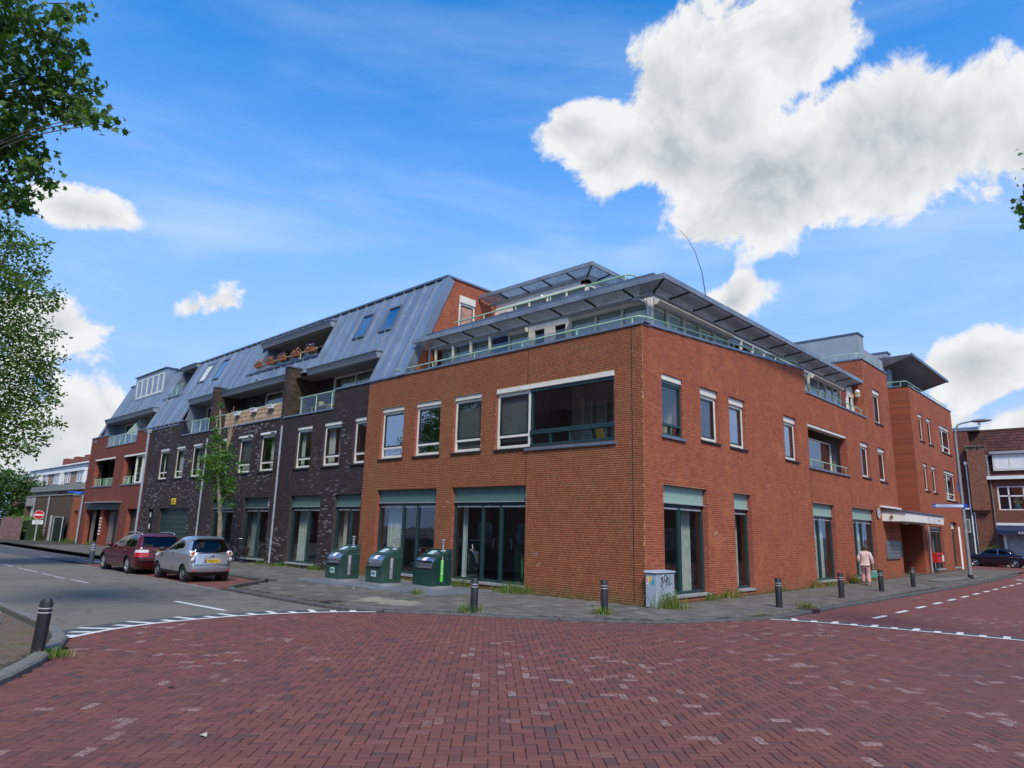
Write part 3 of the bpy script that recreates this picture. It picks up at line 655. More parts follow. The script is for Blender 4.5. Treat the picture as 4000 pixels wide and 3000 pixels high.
def railing(root, pts, h, name='railing', m=None, r=.028, posts=None, glass=False, bars=0, spacing=1.9, base_drop=0):
    m = m or MINT; mb = MB(); top = [Vector(p) + Vector((0, 0, h)) for p in pts]
    sm = []
    for i, p in enumerate(top):
        if 0 < i < len(top) - 1:
            a = (top[i - 1] - p).normalized() * .28; b = (top[i + 1] - p).normalized() * .28
            sm += [p + a, p + a * .3 + b * .3 * .5, p + b * .3 + a * .15, p + b]
        else: sm.append(p)
    mb.tube(sm, r, 8); ra = mb.build(name, m, root, smooth=True, auto=40)
    for a, b in zip(pts, pts[1:]):
        a, b = Vector(a), Vector(b); L = (b - a).length; n = max(1, round(L / spacing))
        for i in range(n + 1):
            if i == 0 and a is not Vector(pts[0]) and tuple(a) != tuple(pts[0]): continue
            t = (i + (.12 if i == 0 else -.12 if i == n else 0)) / n; p = a.lerp(b, t)
            MB().tube([p - Vector((0, 0, base_drop)), p + Vector((0, 0, h - .005))], r * .75, 6).build('post', m, ra, smooth=True, auto=40)
        if glass:
            for i in range(n):
                p, q = a.lerp(b, (i + .04) / n), a.lerp(b, (i + .96) / n)
                MB().poly([p + Vector((0, 0, .04)), q + Vector((0, 0, .04)), q + Vector((0, 0, h - .04)), p + Vector((0, 0, h - .04))]).build('glass_panel', BALG, ra, fix=False)
        if bars:
            n2 = max(2, int(L / bars))
            for i in range(1, n2): p = a.lerp(b, i / n2); MB().box(p.x - .012, p.x + .012, p.y - .012, p.y + .012, p.z, p.z + h - .02).build('baluster', m, ra)
    return ra
def downpipe(root, F, u, z0, z1, d=.06, r=.05, top='straight', m=None, u2=None):
    mb = MB(); u2 = u if u2 is None else u2; mb.tube([F.p(u, z0, d), F.p(u2, z1, d)], r, 10); o = mb.build('drainpipe', m or PIPE, root, smooth=True, auto=40)
    z = z0 + .8
    while z < z1 - .2:
        t = (z - z0) / (z1 - z0); uu = u + (u2 - u) * t
        MB().tube([F.p(uu, z, d), F.p(uu, z + .06, d)], r * 1.18, 10).build('pipe_bracket', m or PIPE, o, smooth=True, auto=40); z += 2.0
    if top == 'hopper': MB().fbox(F, u2 - .12, u2 + .12, z1 - .02, z1 + .22, .005, .2).build('hopper_head', m or PIPE, o, bevel=.01)
    return o

# ================================================================ red corner building
cb = thing('corner_apartment_building', 'three-storey red brick corner building with overhanging zinc sunshades', 'building', (0, 0, Z_PAV))
opsL = [(10.76, 12.2, 4.27, 6.29), (8.59, 10.04, 4.27, 6.29), (6.46, 7.87, 4.27, 6.29), (.96, 5.74, 4.22, 6.28), (8.62, 12.18, 0, 3.06), (4.32, 7.79, 0, 3.06)]
wins = [(3.27, 4.47), (5.23, 6.45), (9.79, 11.04), (18.9, 20.17), (21.68, 22.90)]
opsR = [(.98, 2.16, 4.45, 6.26), (12.21, 16.95, 4.47, 6.26), (21.63, 22.93, 7.52, 9.30), (.96, 3.49, 0, 3.04), (5.31, 6.58, 0, 3.04), (12.23, 14.69, 0, 3.04), (16.99, 20.19, 0, 3.04)] + [(a, b, 4.56, 6.26) for a, b in wins]
topR = lambda u: 7.5 + .96 * min(u, 12.23) / 12.23
ZB = -.32
wl = wall(FL, 0, 13.2, ZB, 7.5, opsL, 'wall', MORTL, cb)
bricks(FL, .012, 13.2, ZB, 7.49, opsL, REDL, wl, nparts=150, near=(0, 1.2))
wr = wall(FR, 0, 12.23, ZB, 7.5, [o for o in opsR if o[1] < 12.2], 'wall', MORT, cb, top=topR)
bricks(FR, 0, 12.23, ZB, 8.5, [o for o in opsR if o[1] < 12.2], RED, wr, top=lambda u: topR(u) + .012, nparts=150, near=(0, 1.2))
o2 = [o for o in opsR if 12.2 < o[0] < 20]
wr2 = wall(FR, 12.23, 20.25, ZB, 7.52, o2, 'wall', MORT, cb); bricks(FR, 12.23, 20.25, ZB, 7.51, o2, RED, wr2)
o3 = [o for o in opsR if o[0] > 20.5]
wr3 = wall(FR, 20.25, 24.5, ZB, 10.55, o3, 'wall', MORT, cb); bricks(FR, 20.25, 24.5, ZB, 10.54, o3, RED, wr3)
# side faces of the tall blocks
F20 = Fr((0, 20.25, 0), (-1, 0, 0), (0, -1, 0)); w20 = wall(F20, 0, 4, 6.9, 10.55, [], 'wall', MORT, cb); bricks(F20, .01, 4, 6.9, 10.54, [], RED, w20)
F24 = Fr((0, 24.5, 0), (-1, 0, 0), (0, 1, 0)); wall(F24, 0, 4, ZB, 10.55, [], 'wall', MORT, cb)
# block II beyond the entrance recess
ops2 = [(30.6, 31.7, 7.6, 9.28), (32.67, 33.9, 7.6, 9.28), (35.95, 39.1, 7.45, 9.28), (30.62, 31.68, 4.58, 6.26), (32.64, 33.8, 4.58, 6.26), (36.0, 39.15, 4.3, 6.26), (30.78, 33.9, -.05, 2.5), (36.4, 38.2, -.05, 2.88)]
w2 = wall(FR, 29.0, 40.1, ZB, 10.65, ops2, 'wall', MORT, cb); bricks(FR, 29.0, 40.1, ZB, 10.64, ops2, RED, w2)
F29 = Fr((0, 29.0, 0), (-1, 0, 0), (0, -1, 0)); w29 = wall(F29, 0, 5, ZB, 10.65, [], 'wall', jamb('far_red_brick', (.30, .062, .026), (.32, .12, .075)), cb) 
F40 = Fr((0, 40.1, 0), (-1, 0, 0), (0, 1, 0)); wall(F40, 0, 9, ZB, 10.65, [], 'wall', MORT, cb)
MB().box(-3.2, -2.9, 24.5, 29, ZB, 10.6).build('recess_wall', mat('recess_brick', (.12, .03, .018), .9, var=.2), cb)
# copings
def coping(F, u0, u1, z, parent, top=None, w=.34, ov=.045, name='coping'):
    n = 1 if top is None else 6; mb = MB()
    z0 = z if top is None else None
    a, b = (z, z) if top is None else (top(u0), top(u1))
    mb.hexa([F.p(u0, a, -w), F.p(u1, b, -w), F.p(u1, b, ov), F.p(u0, a, ov), F.p(u0, a + .085, -w), F.p(u1, b + .085, -w), F.p(u1, b + .075, ov), F.p(u0, a + .075, ov)])
    return mb.build(name, COPING, parent, bevel=.006)
coping(FL, -.045, 13.2, 7.5, cb); coping(FR, .0, 12.26, 0, cb, top=topR); coping(FR, 12.26, 20.25, 7.52, cb); coping(FR, 20.2, 24.53, 10.55, cb); coping(F20, .0, 3.6, 10.552, cb, ov=.04); coping(FR, 28.96, 40.14, 10.65, cb); coping(F29, 0, 3.0, 10.652, cb, ov=.04)
# expansion joints
for F, u, a, b in ((FL, .37, -.1, 7.48), (FL, 4.34, 4.2 + 2.1, 7.45), (FL, 4.34, 3.06, 4.18), (FR, 12.24, 3.05, 4.44), (FR, 16.97, 3.05, 4.44), (FR, 20.24, 3.05, 7.5)):
    MB().fbox(F, u - .009, u + .009, a, b, -.01, .005).build('expansion_joint', BLACK, cb)
# slabs and rooms behind the glass
MB().box(-13.1, -.1, .32, 20.2, 6.72, 6.95).build('terrace_slab', mat('terrace_tiles', (.2, .2, .19), .9), cb)
for a, b in ((.34, 24.4), (29.1, 40)):
    for z in (3.2, -.2): MB().box(-13.1, -.35, a, b, z, z + .2 if z > 0 else -.06).build('floor_slab', ROOMF, cb)
MB().box(-13.0, -5.2, 5.4, 5.5, -.05, 6.7).build('inner_wall', ROOMW, cb); MB().box(-5.3, -5.2, 5.5, 40, -.05, 10.5).build('inner_wall', ROOMW, cb)
for y in (4.9, 8.2, 11.7, 17.2, 21.2): MB().box(-5.2, -.4, y, y + .1, -.05, 6.7).build('inner_wall', ROOMW, cb)
for x in (-8.3, -10.4, -6.1): MB().box(x, x + .1, .4, 5.4, 3.42, 6.7).build('inner_wall', ROOMW, cb)
MB().box(-5.2, -.1, 20.5, 24.3, 10.3, 10.5).build('roof_slab', ZINCD, cb); MB().box(-9, -.1, 29.2, 40, 10.4, 10.6).build('roof_slab', ZINCD, cb)
MB().box(-5.2, -.36, 20.4, 24.4, 6.72, 6.95).build('floor_slab', ROOMF, cb); MB().box(-5.2, -.36, 29.1, 40, 6.72, 6.95).build('floor_slab', ROOMF, cb)
MB().box(-13.19, -13.0, .3, 9, -.3, 7.4).build('party_wall', ROOMW, cb); MB().box(-13.1, -.4, 8.9, 9.0, -.3, 7).build('inner_wall', ROOMW, cb)
# first-floor windows
window(cb, FL, 10.76, 12.2, 4.27, 6.29, cur='none', glass=SKYG); window(cb, FL, 8.59, 10.04, 4.27, 6.29, cur='none', glass=SKYG)
window(cb, FL, 6.46, 7.87, 4.27, 6.29, cur='none', blind=.95)
window(cb, FL, 4.24, 5.72, 4.25, 6.27, cur='none', blind=.9, rec=.06)
for a, b in wins[:3]: window(cb, FR, a, b, 4.56, 6.26, transom=0, shutter=.24, cur='none', rec=.12, glass=GLASSR if a < 5 else SKYG)
for a, b in wins[3:]: window(cb, FR, a, b, 4.56, 6.26, transom=0, shutter=.22, rec=.12, cur='full')
window(cb, FR, 21.63, 22.93, 7.52, 9.30, transom=0, shutter=.24, rec=.12, cur='full')
for a, b, c, e in ops2[:2] + ops2[3:5]: window(cb, FR, a, b, c, e, transom=0, shutter=.2, rec=.12, cur='full')
for a, b, c, e in (ops2[2], ops2[5]):
    window(cb, FR, a, a + 1.25, c, e, transom=.45, shutter=.2, rec=.12, cur='half'); window(cb, FR, a + 1.25, b, c, e, transom=.45, shutter=.2, rec=.12, cur='half')
# glazed loggia at the corner (one room with openings on both sides)
lg = MB(); lg.fbox(FL, .97, 4.22, 4.22, 4.34, -.16, -.02); lg.fbox(FL, .97, 4.22, 6.02, 6.12, -.16, -.02); lg.fbox(FL, .97, 4.22, 4.64, 4.78, -.16, -.01); lg.fbox(FL, .97, 1.03, 4.34, 6.02, -.14, -.04); lg.fbox(FL, 4.15, 4.21, 4.34, 6.02, -.14, -.04)
for u in (1.85, 2.62, 3.4): lg.fbox(FL, u - .03, u + .03, 4.34, 4.64, -.13, -.03)
log1 = lg.build('glazed_loggia', GREENF, cb, bevel=.008)
MB().fbox(FL, .965, 5.72, 6.125, 6.27, -.12, .02).build('loggia_shutter_box', CREAM, log1, bevel=.01)
for a, b in ((1.03, 1.85), (1.85, 2.62), (2.62, 3.4), (3.4, 4.15)):
    MB().poly([FL.p(a + .006, 4.78, -.09), FL.p(b - .006, 4.78, -.09), FL.p(b - .006, 6.02, -.09), FL.p(a + .006, 6.02, -.09)]).build('pane', GLASS, log1, fix=False)
    MB().poly([FL.p(a + .03, 4.34, -.08), FL.p(b - .03, 4.34, -.08), FL.p(b - .03, 4.64, -.08), FL.p(a + .03, 4.64, -.08)]).build('pane', GLASS, log1, fix=False)
MB().fbox(FL, .9, 4.4, 4.13, 4.215, -.2, .06).build('sill', COPING, log1, bevel=.006)
MB().box(-4.3, -.35, 2.25, 2.33, 3.42, 6.7).build('loggia_back_wall', mat('loggia_wall', (.42, .40, .35), .8), log1)
for u in (1.2, 1.75, 2.7, 3.3): curtain(FL, u, u + .42, 4.0, 6.0, -2.1, log1, amp=.02)
for u in (1.15, 2.45, 3.75): MB().fbox(FL, u - .05, u + .05, 3.5, 6.1, -2.2, -2.12).build('inner_post', CREAM, log1)
lr = MB(); lr.ring(FR, 1.0, 2.14, 4.46, 5.98, .06, -.16, -.06); lr.fbox(FR, 1.06, 2.08, 4.74, 4.82, -.16, -.05); lr.fbox(FR, 1.5, 1.56, 4.52, 4.74, -.15, -.06); lr.fbox(FR, 1.0, 2.14, 5.98, 6.08, -.16, -.04)
log2 = lr.build('loggia_side_window', GREENF, cb, bevel=.006)
MB().fbox(FR, .99, 2.15, 6.085, 6.25, -.14, -.03).build('loggia_shutter_box', CREAM, log2, bevel=.01)
MB().poly([FR.p(1.06, 4.8, -.1), FR.p(2.08, 4.8, -.1), FR.p(2.08, 5.94, -.1), FR.p(1.06, 5.94, -.1)]).build('pane', GLASS, log2, fix=False)
MB().fbox(FR, .92, 2.24, 4.36, 4.445, -.2, .06).build('sill', COPING, log2, bevel=.006)
ch = thing('yellow_deck_chair', 'yellow chair standing inside the glazed corner loggia', 'chair', (-2.0, .8, 3.42))
MB().box(-2.15, -1.85, .7, 1.0, 3.82, 3.87).build('seat', mat('yellow_fabric', (.62, .40, .04), .8), ch); MB().hexa([(-2.15, 1.0, 3.85), (-1.85, 1.0, 3.85), (-1.85, 1.05, 3.85), (-2.15, 1.05, 3.85), (-2.12, .62, 4.75), (-1.88, .62, 4.75), (-1.88, .67, 4.75), (-2.12, .67, 4.75)]).build('backrest', MATS['yellow_fabric'], ch)
for x, y in ((-2.13, .72), (-1.87, .72), (-2.13, .98), (-1.87, .98)): MB().tube([(x, y, 3.42), (x, y, 3.83)], .015, 6).build('leg', CASE, ch)
# open loggia on the street side
MB().fbox(FR, 12.22, 16.94, 6.13, 6.25, -.3, -.02).build('loggia_shutter_box', CREAM, cb, bevel=.01)
lo = MB(); lo.fbox(FR, 12.24, 16.5, 5.80, 5.86, -.62, -.55); lo.fbox(FR, 16.4, 16.48, 4.5, 5.86, -.62, -.55); lo.fbox(FR, 12.23, 12.29, 4.5, 5.86, -.62, -.55); log3 = lo.build('street_loggia_screen', CREAM, cb)
MB().poly([FR.p(12.3, 4.48, -.58), FR.p(16.4, 4.48, -.58), FR.p(16.4, 5.8, -.58), FR.p(12.3, 5.8, -.58)]).build('pane', GLASSR, log3, fix=False)
MB().fbox(FR, 12.1, 17.05, 4.39, 4.465, -.3, .06).build('sill', COPING, log3, bevel=.006)
railing(cb, [FR.p(12.3, 4.465, -.05), FR.p(16.9, 4.465, -.05)], .32, 'loggia_railing', r=.022, spacing=1.6)
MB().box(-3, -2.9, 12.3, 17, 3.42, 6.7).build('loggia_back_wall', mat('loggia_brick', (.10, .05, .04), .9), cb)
# ground floor glazing
shop(cb, FL, 8.62, 12.18, 3.06, (9.81, 10.65), cur=[(11.0, 12.0)]); shop(cb, FL, 4.32, 7.79, 3.06, (5.54, 6.38), cur=[(7.45, 7.68)])
shop(cb, FR, .96, 3.49, 3.04, (2.07,), pm=PANELR, cur=[(2.75, 3.35)]); shop(cb, FR, 5.31, 6.58, 3.04, (), pm=PANELR, cur=[(5.95, 6.45)])
shop(cb, FR, 12.23, 14.69, 3.04, (13.15,), pm=PANELR, cur=[(12.35, 13.0), (13.4, 14.5)]); shop(cb, FR, 16.99, 20.19, 3.04, (17.81, 18.64), pm=PANELR, cur=[(17.1, 17.6), (18.8, 20.0)])
shop(cb, FR, 30.78, 33.9, 2.5, (31.8, 32.8), panel=.12, pm=CREAM, cur=[(31.9, 33.7)]); 
shop(cb, FR, 36.4, 38.2, 2.88, (37.3,), panel=.55, pm=mat('black_sign', (.012, .012, .014), .5), rec=.25)
# ------------------------------------------------ penthouse
FPL = Fr((0, 1.3, 0), (-1, 0, 0), (0, -1, 0)); FPR = Fr((-.52, 0, 0), (0, 1, 0), (1, 0, 0))
def glazing(F, divs, z0, z1, parent, name='penthouse_glazing', kinds=None, w=.07):
    fr = MB(); fr.fbox(F, divs[0], divs[-1], z1 - .09, z1, -.1, 0); fr.fbox(F, divs[0], divs[-1], z0, z0 + .12, -.1, 0)
    for u in divs: fr.fbox(F, u - w / 2, u + w / 2, z0 + .12, z1 - .09, -.1, .002)
    g = fr.build(name, CREAM, parent, bevel=.006)
    for i, (a, b) in enumerate(zip(divs, divs[1:])):
        kd = (kinds or '')[i:i + 1]
        if kd == 'd':
            dr = MB(); dr.ring(F, a + .04, b - .04, z0 + .06, z1 - .09, .19, -.09, -.01, .3); dr.build('glazed_door', CREAM, g, bevel=.006)
        MB().poly([F.p(a, z0 + .1, -.05), F.p(b, z0 + .1, -.05), F.p(b, z1 - .08, -.05), F.p(a, z1 - .08, -.05)]).build('pane', GLASS, g, fix=False)
        if kd in 'wW': MB().fbox(F, a + .04, b - .04, z0 + (.12 if kd == 'w' else .9), z1 - .1, -.16, -.13).build('roller_blind', mat('white_blind', (.50, .54, .50), .9, var=.05), g)
        elif kd == 'c': curtain(F, a + .04, b - .04, z0 + .1, z1 - .1, -.3, g)
        elif kd == 'b': MB().fbox(F, a + .04, b - .04, z0 + .12, z1 - .1, -.25, -.22).build('blue_blind', mat('blue_blind', (.012, .03, .13), .7), g)
    return g
dl = [.52, 1.57, 2.6, 3.63, 4.57, 5.5, 6.5, 7.53, 8.57, 9.6, 10.65]
glazing(FPL, dl, 6.95, 8.86, cb, kinds='wwwddWbccc')
dr_ = [1.3, 2.37, 3.4, 4.45, 5.48, 6.55, 7.59, 8.6, 9.61, 10.7, 12.0, 13.2, 14.3, 15.43, 16.34, 17.32, 18.3]
glazing(FPR, dr_, 6.95, 8.86, cb, kinds='wwwwwbncnccncccc'); glazing(FPR, [19.3, 20.24], 6.95, 8.86, cb, kinds='d')
MB().fbox(FPR, 18.34, 19.26, 6.95, 8.7, -.1, .0).build('brick_pier', mat('pier_brick', (.22, .045, .03), .9, var=.2, scale=14), cb)
MB().box(-.6, -.46, 1.24, 1.38, 6.95, 8.72).build('corner_post', CREAM, cb)
for F, a, b, nm in ((FPL, .62, 3.6, 0), (FPL, 5.55, 6.45, 0), (FPR, 1.5, 6.5, 0), (FPR, 14.4, 18.2, 0)):
    mb = MB(); mb.prism([F.p(a, 8.58, .005), F.p(a, 8.58, .14), F.p(a, 8.64, .2), F.p(a, 8.72, .2), F.p(a, 8.74, .005)], F.u * (b - a)); mb.build('awning_cassette', CREAM, cb, bevel=.008)
GX = -10.9
F13 = Fr((GX, 0, 0), (0, 1, 0), (1, 0, 0))
gable = [(0.05, 7.5), (2.07, 12.2), (9, 12.2), (9, 6.9), (0.05, 6.9)]
ops_g = [(2.7, 3.62, 9.4, 11.55)]
gwall = MB().poly([F13.p(u, z, 0) for u, z in gable]).build('gable_wall', MORT, cb, fix=False)
gtop = lambda u: 7.5 + 4.7 * min(1, max(0, (u - .05) / 2.02))
bricks(F13, .1, 5.0, 6.95, 12.18, ops_g, RED, gwall, top=gtop, name='gable_bricks')
window(cb, F13, 2.7, 3.62, 9.4, 11.55, rec=-.02, transom=0, shutter=.32, cur='full', sill=False, glass=GLASSR)
MB().box(GX - .3, GX + .05, 2.05, 9, 12.2, 12.28).build('coping', COPING, cb)
mb = MB(); mb.tube([(-10.6, .95, 8.68), (-10.65, 1.0, 8.5), (-10.7, 1.05, 8.35), (-10.7, 1.05, 7.0)], .05, 8); mb.build('drainpipe', PIPE, cb, smooth=True, auto=40)
mb = MB(); mb.tube([(-.95, .98, 8.68), (-.7, 1.0, 8.64), (-.56, 1.08, 8.56), (-.52, 1.14, 8.4), (-.52, 1.14, 7.0)], .055, 10); mb.build('drainpipe', PIPE, cb, smooth=True, auto=40)
mb = MB(); mb.tube([(-.25, 18.8, 8.6), (-.35, 18.8, 8.5), (-.42, 18.8, 8.3), (-.42, 18.8, 7.1)], .055, 10); mb.build('drainpipe', WHITE, cb, smooth=True, auto=40)
MB().box(-10.85, -.54, 1.32, 1.7, 8.86, 9.25).build('penthouse_fascia', CREAM, cb); MB().box(-.9, -.54, 1.32, 20.2, 8.86, 9.22).build('penthouse_fascia', CREAM, cb)
MB().box(-10.88, -.2, .98, 20.2, 9.24, 9.4).build('roof_slab', ZINCD, cb, bevel=.01)
MB().box(-5.5, -5.4, 5, 20, 6.95, 9.2).build('inner_wall', ROOMW, cb); MB().box(-10.8, -5.5, 5.0, 5.1, 6.95, 9.2).build('inner_wall', ROOMW, cb)
# sunshades: fascia, ribs, perforated sheets
def perfmat():
    m = mat('perforated_sheet', (.42, .45, .49), .5, .3, var=.1, scale=2.2); T = NT(m.node_tree); b = T.n['Principled BSDF']; out = T.n['Material Output']
    v = T.add('ShaderNodeTexVoronoi'); v.inputs['Scale'].default_value = 42; T.set(v.inputs['Vector'], T.add('ShaderNodeNewGeometry').outputs['Position'])
    tr = T.add('ShaderNodeBsdfTransparent'); mx = T.add('ShaderNodeMixShader'); T.set(mx.inputs[0], T.smooth(v.outputs['Distance'], .56, .44)); T.l.new(b.outputs[0], mx.inputs[1]); T.l.new(tr.outputs[0], mx.inputs[2]); T.l.new(mx.outputs[0], out.inputs[0]); return m
PERF = perfmat()
FASC = mat('sunshade_fascia', (.24, .27, .30), .45, .45, var=.16, scale=1.4, dirt=((.15, .13, .11), 1.6, .6))
def sunshade(x0, x1, y0, y1, zo, zi, inx, iny, parent, nx, ny, ends=True, yR=None):
    """L-shaped sunshade round the corner (x1,y0): outer edge at zo, inner edge (set back) at zi"""
    yR = y1
    s = MB(); h = .17
    s.box(x0, x1, y0, y0 + .06, zo - h, zo); sh = s.build('sunshade', FASC, parent, bevel=.006)
    MB().box(x1 - .06, x1, y0 + .06, yR, zo - h, zo).build('sunshade_fascia', FASC, sh, bevel=.006)
    co, cin = Vector((x1 - .06, y0 + .06, zo - .14)), Vector((x1 - inx, y0 + iny, zi))
    for i in range(nx):
        a = x0 + (x1 - .06 - x0) * i / nx; b = x0 + (x1 - .06 - x0) * (i + 1) / nx; g = .03
        ia, ib = a, b
        if i == nx - 1: ib = cin.x
        q = [Vector((a + g, y0 + .06, zo - .14)), Vector((b - g, y0 + .06, zo - .14)), Vector((ib - g, cin.y, zi)), Vector((ia + g, cin.y, zi))]
        MB().prism(q, (0, 0, .02)).build('perforated_panel', PERF, sh)
        MB().tube([(b, y0 + .06, zo - .16), (min(b, cin.x) if i == nx - 1 else b, cin.y, zi - .015)], .036, 6).build('rib', CASE, sh)
    for i in range(ny):
        a = y0 + .06 + (yR - y0 - .06) * i / ny; b = y0 + .06 + (yR - y0 - .06) * (i + 1) / ny; g = .03
        ia = cin.y if i == 0 else a
        q = [Vector((x1 - .06, a + g, zo - .14)), Vector((x1 - .06, b - g, zo - .14)), Vector((cin.x, b - g, zi)), Vector((cin.x, ia + g, zi))]
        MB().prism(q, (0, 0, .02)).build('perforated_panel', PERF, sh)
        MB().tube([(x1 - .06, b, zo - .16), (cin.x, b, zi - .015)], .036, 6).build('rib', CASE, sh)
    MB().tube([co - Vector((0, 0, .02)), cin - Vector((0, 0, .02))], .04, 6).build('rib', CASE, sh)
    MB().tube([(x0, cin.y + .05, zi - .05), (cin.x - .02, cin.y + .05, zi - .05)], .065, 8).build('gutter', PIPE, sh, smooth=True, auto=40)
    MB().tube([(cin.x - .02, cin.y + .02, zi - .05), (cin.x - .02, yR, zi - .05)], .065, 8).build('gutter', PIPE, sh, smooth=True, auto=40)
    n = int((x1 - x0) / 1.9)
    for i in range(1, n + 1): x = x0 + (x1 - x0) * i / (n + .5); MB().box(x - .012, x + .012, y0 - .006, y0 - .001, zo - h - .003, zo + .003).build('fascia_joint', ZINCD, sh)
    return sh
sunshade(-10.9, .58, .3, 18.1, 9.0, 8.78, .78, .68, cb, 8, 12)
sunshade(-10.88, -4.6, 3.8, 10, 11.83, 11.6, .73, .67, cb, 5, 5)
FU = Fr((0, 4.9, 0), (-1, 0, 0), (0, -1, 0)); FUR = Fr((-5.66, 0, 0), (0, 1, 0), (1, 0, 0))
glazing(FU, [5.66, 6.75, 7.79, 8.83, 9.87, 10.86], 9.4, 11.5, cb, 'rooftop_glazing', 'wwwwd'); glazing(FUR, [4.9, 5.95, 7.0, 8.1, 9.2], 9.4, 11.5, cb, 'rooftop_glazing', 'wwww')
MB().box(-10.88, -5.68, 4.92, 5.2, 11.5, 11.75).build('rooftop_fascia', CREAM, cb); MB().box(-10.88, -5.5, 4.8, 10, 11.72, 11.82).build('roof_slab', ZINCD, cb); MB().box(-6, -5.68, 4.92, 10, 11.5, 11.7).build('rooftop_fascia', CREAM, cb)
MB().box(-10.8, -7, 7.6, 7.7, 9.4, 11.7).build('inner_wall', ROOMW, cb)
MB().sphere((-8.0, 4.8, 11.42), .06, .06, .1).build('wall_lamp', WHITE, cb, smooth=True)
# railings
railing(cb, [FL.p(11.6, 7.58, -.1), FL.p(.12, 7.58, -.1), FR.p(12.0, 8.5, -.12)], .22, 'terrace_railing', spacing=2.1)
railing(cb, [(-9.4, 1.2, 9.4), (-1.15, 1.2, 9.4), (-1.15, 4, 9.4)], .26, 'roof_railing', spacing=1.6, r=.03)
railing(cb, [FR.p(12.35, 7.6, -.1), FR.p(20.05, 7.6, -.1)], .3, 'terrace_railing', spacing=1.8, r=.025)
railing(cb, [(-2.4, 20.4, 10.63), (-.15, 20.4, 10.63), (-.15, 24.2, 10.63)], .3, 'roof_railing', spacing=1.5, r=.025)
railing(cb, [(-2.6, 29.2, 10.73), (-.15, 29.2, 10.73), (-.15, 39.8, 10.73)], .3, 'roof_railing', spacing=1.7, r=.025)
# grey rendered screens and the big canopy on the far roof
MB().box(-5.2, -.57, 22.0, 22.9, 10.5, 12.4).build('grey_screen_wall', GREYR, cb); MB().box(-5.25, -.52, 21.96, 22.94, 12.4, 12.48).build('coping', ZINCD, cb)
MB().box(-4.5, -1.06, 29.3, 30.0, 10.6, 12.95).build('grey_screen_wall', GREYR, cb); MB().box(-4.55, -1.0, 29.26, 30.04, 12.95, 13.03).build('coping', ZINCD, cb)
MB().box(-5.2, -1.2, 23.0, 29.2, 10.5, 12.3).build('lift_housing', GREYR, cb)
mb = MB(); mb.hexa([(-3.5, 29.0, 11.2), (.43, 28.6, 12.42), (.43, 38.0, 12.42), (-3.5, 37.8, 11.2), (-3.5, 29.0, 12.6), (.43, 28.6, 12.5), (.43, 38.0, 12.5), (-3.5, 37.8, 12.6)])
mb.build('roof_canopy', mat('brown_canopy', (.10, .085, .085), .35, .2, var=.25, scale=1.0), cb)
MB().box(.40, .47, 28.55, 38.05, 12.38, 12.55).build('canopy_edge', ZINCD, cb)
MB().box(-1.6, -1.0, 9.6, 10.2, 9.4, 9.95).build('roof_vent', ZINCD, cb); MB().box(-1.7, -.9, 9.5, 10.3, 9.95, 10.03).build('roof_vent_cap', ZINCD, cb)
# ------------------------------------------------ entrance
en = MB(); en.hexa([(-.0, 21.4, 2.55), (1.06, 21.45, 2.55), (1.06, 29.2, 2.55), (-.0, 29.2, 2.55), (-.0, 21.4, 3.0), (1.06, 21.45, 3.0), (1.06, 29.2, 3.0), (-.0, 29.2, 3.0)])
ent = en.build('entrance_canopy', mat('canopy_cream', (.80, .79, .72), .55, var=.06, scale=1.5, dirt=((.40, .38, .31), 1.5, .4)), cb, bevel=.01)
MB().box(-.02, 1.12, 21.36, 29.26, 3.0, 3.07).build('canopy_coping', ZINCD, ent)
text('2 t/m 12', .2, mat('grey_letter', (.30, .29, .25), .6), (1.064, 28.1, 2.74), (0, 1, 0), (0, 0, 1), ent)
for y in (23.6, 26.8): MB().lathe([(.15, 0), (.17, -.05), (.12, -.1), (.02, -.12)], (.5, y, 2.55), 12).build('ceiling_lamp', mat('lamp_opal', (.5, .5, .46), .4), ent, smooth=True)
MB().sphere((.45, 21.38, 2.78), .07, .05, .09).build('canopy_lamp', mat('brass', (.35, .25, .1), .4, .7), ent, smooth=True)
MB().fbox(FR, 21.2, 24.6, 3.22, 3.30, 0, .12).build('light_bar', WHITE, cb)
lb = MB().fbox(FR, 21.6, 23.95, .72, 1.62, .01, .06).build('letterbox_panel', mat('grey_steel', (.22, .22, .23), .45, .5), cb, bevel=.006)
for r_ in range(4):
    for c_ in range(6): MB().fbox(FR, 21.72 + c_ * .36, 21.99 + c_ * .36, 1.44 - r_ * .19, 1.475 - r_ * .19, .061, .072).build('letter_flap', mat('flap_steel', (.5, .5, .5), .35, .6), lb)
MB().fbox(FR, 23.97, 24.4, .85, 1.6, .01, .04).build('intercom', mat('dark_steel', (.08, .08, .09), .4, .5), lb)
ov = MB()
ov.lathe([(.27, 0), (.27, .04)], FR.p(20.75, 2.9, .008), 20, (FR.u, Vector((0, 0, 1)) * 1.0, FR.n)); gr = ov.build('oval_grille', BLACK, cb)
for i in range(8):
    z = 2.67 + i * .062; hw = math.sqrt(max(0, .255 ** 2 - (z - 2.9) ** 2)); MB().fbox(FR, 20.75 - hw, 20.75 + hw, z, z + .034, .05, .065).build('grille_slat', WHITE, gr)
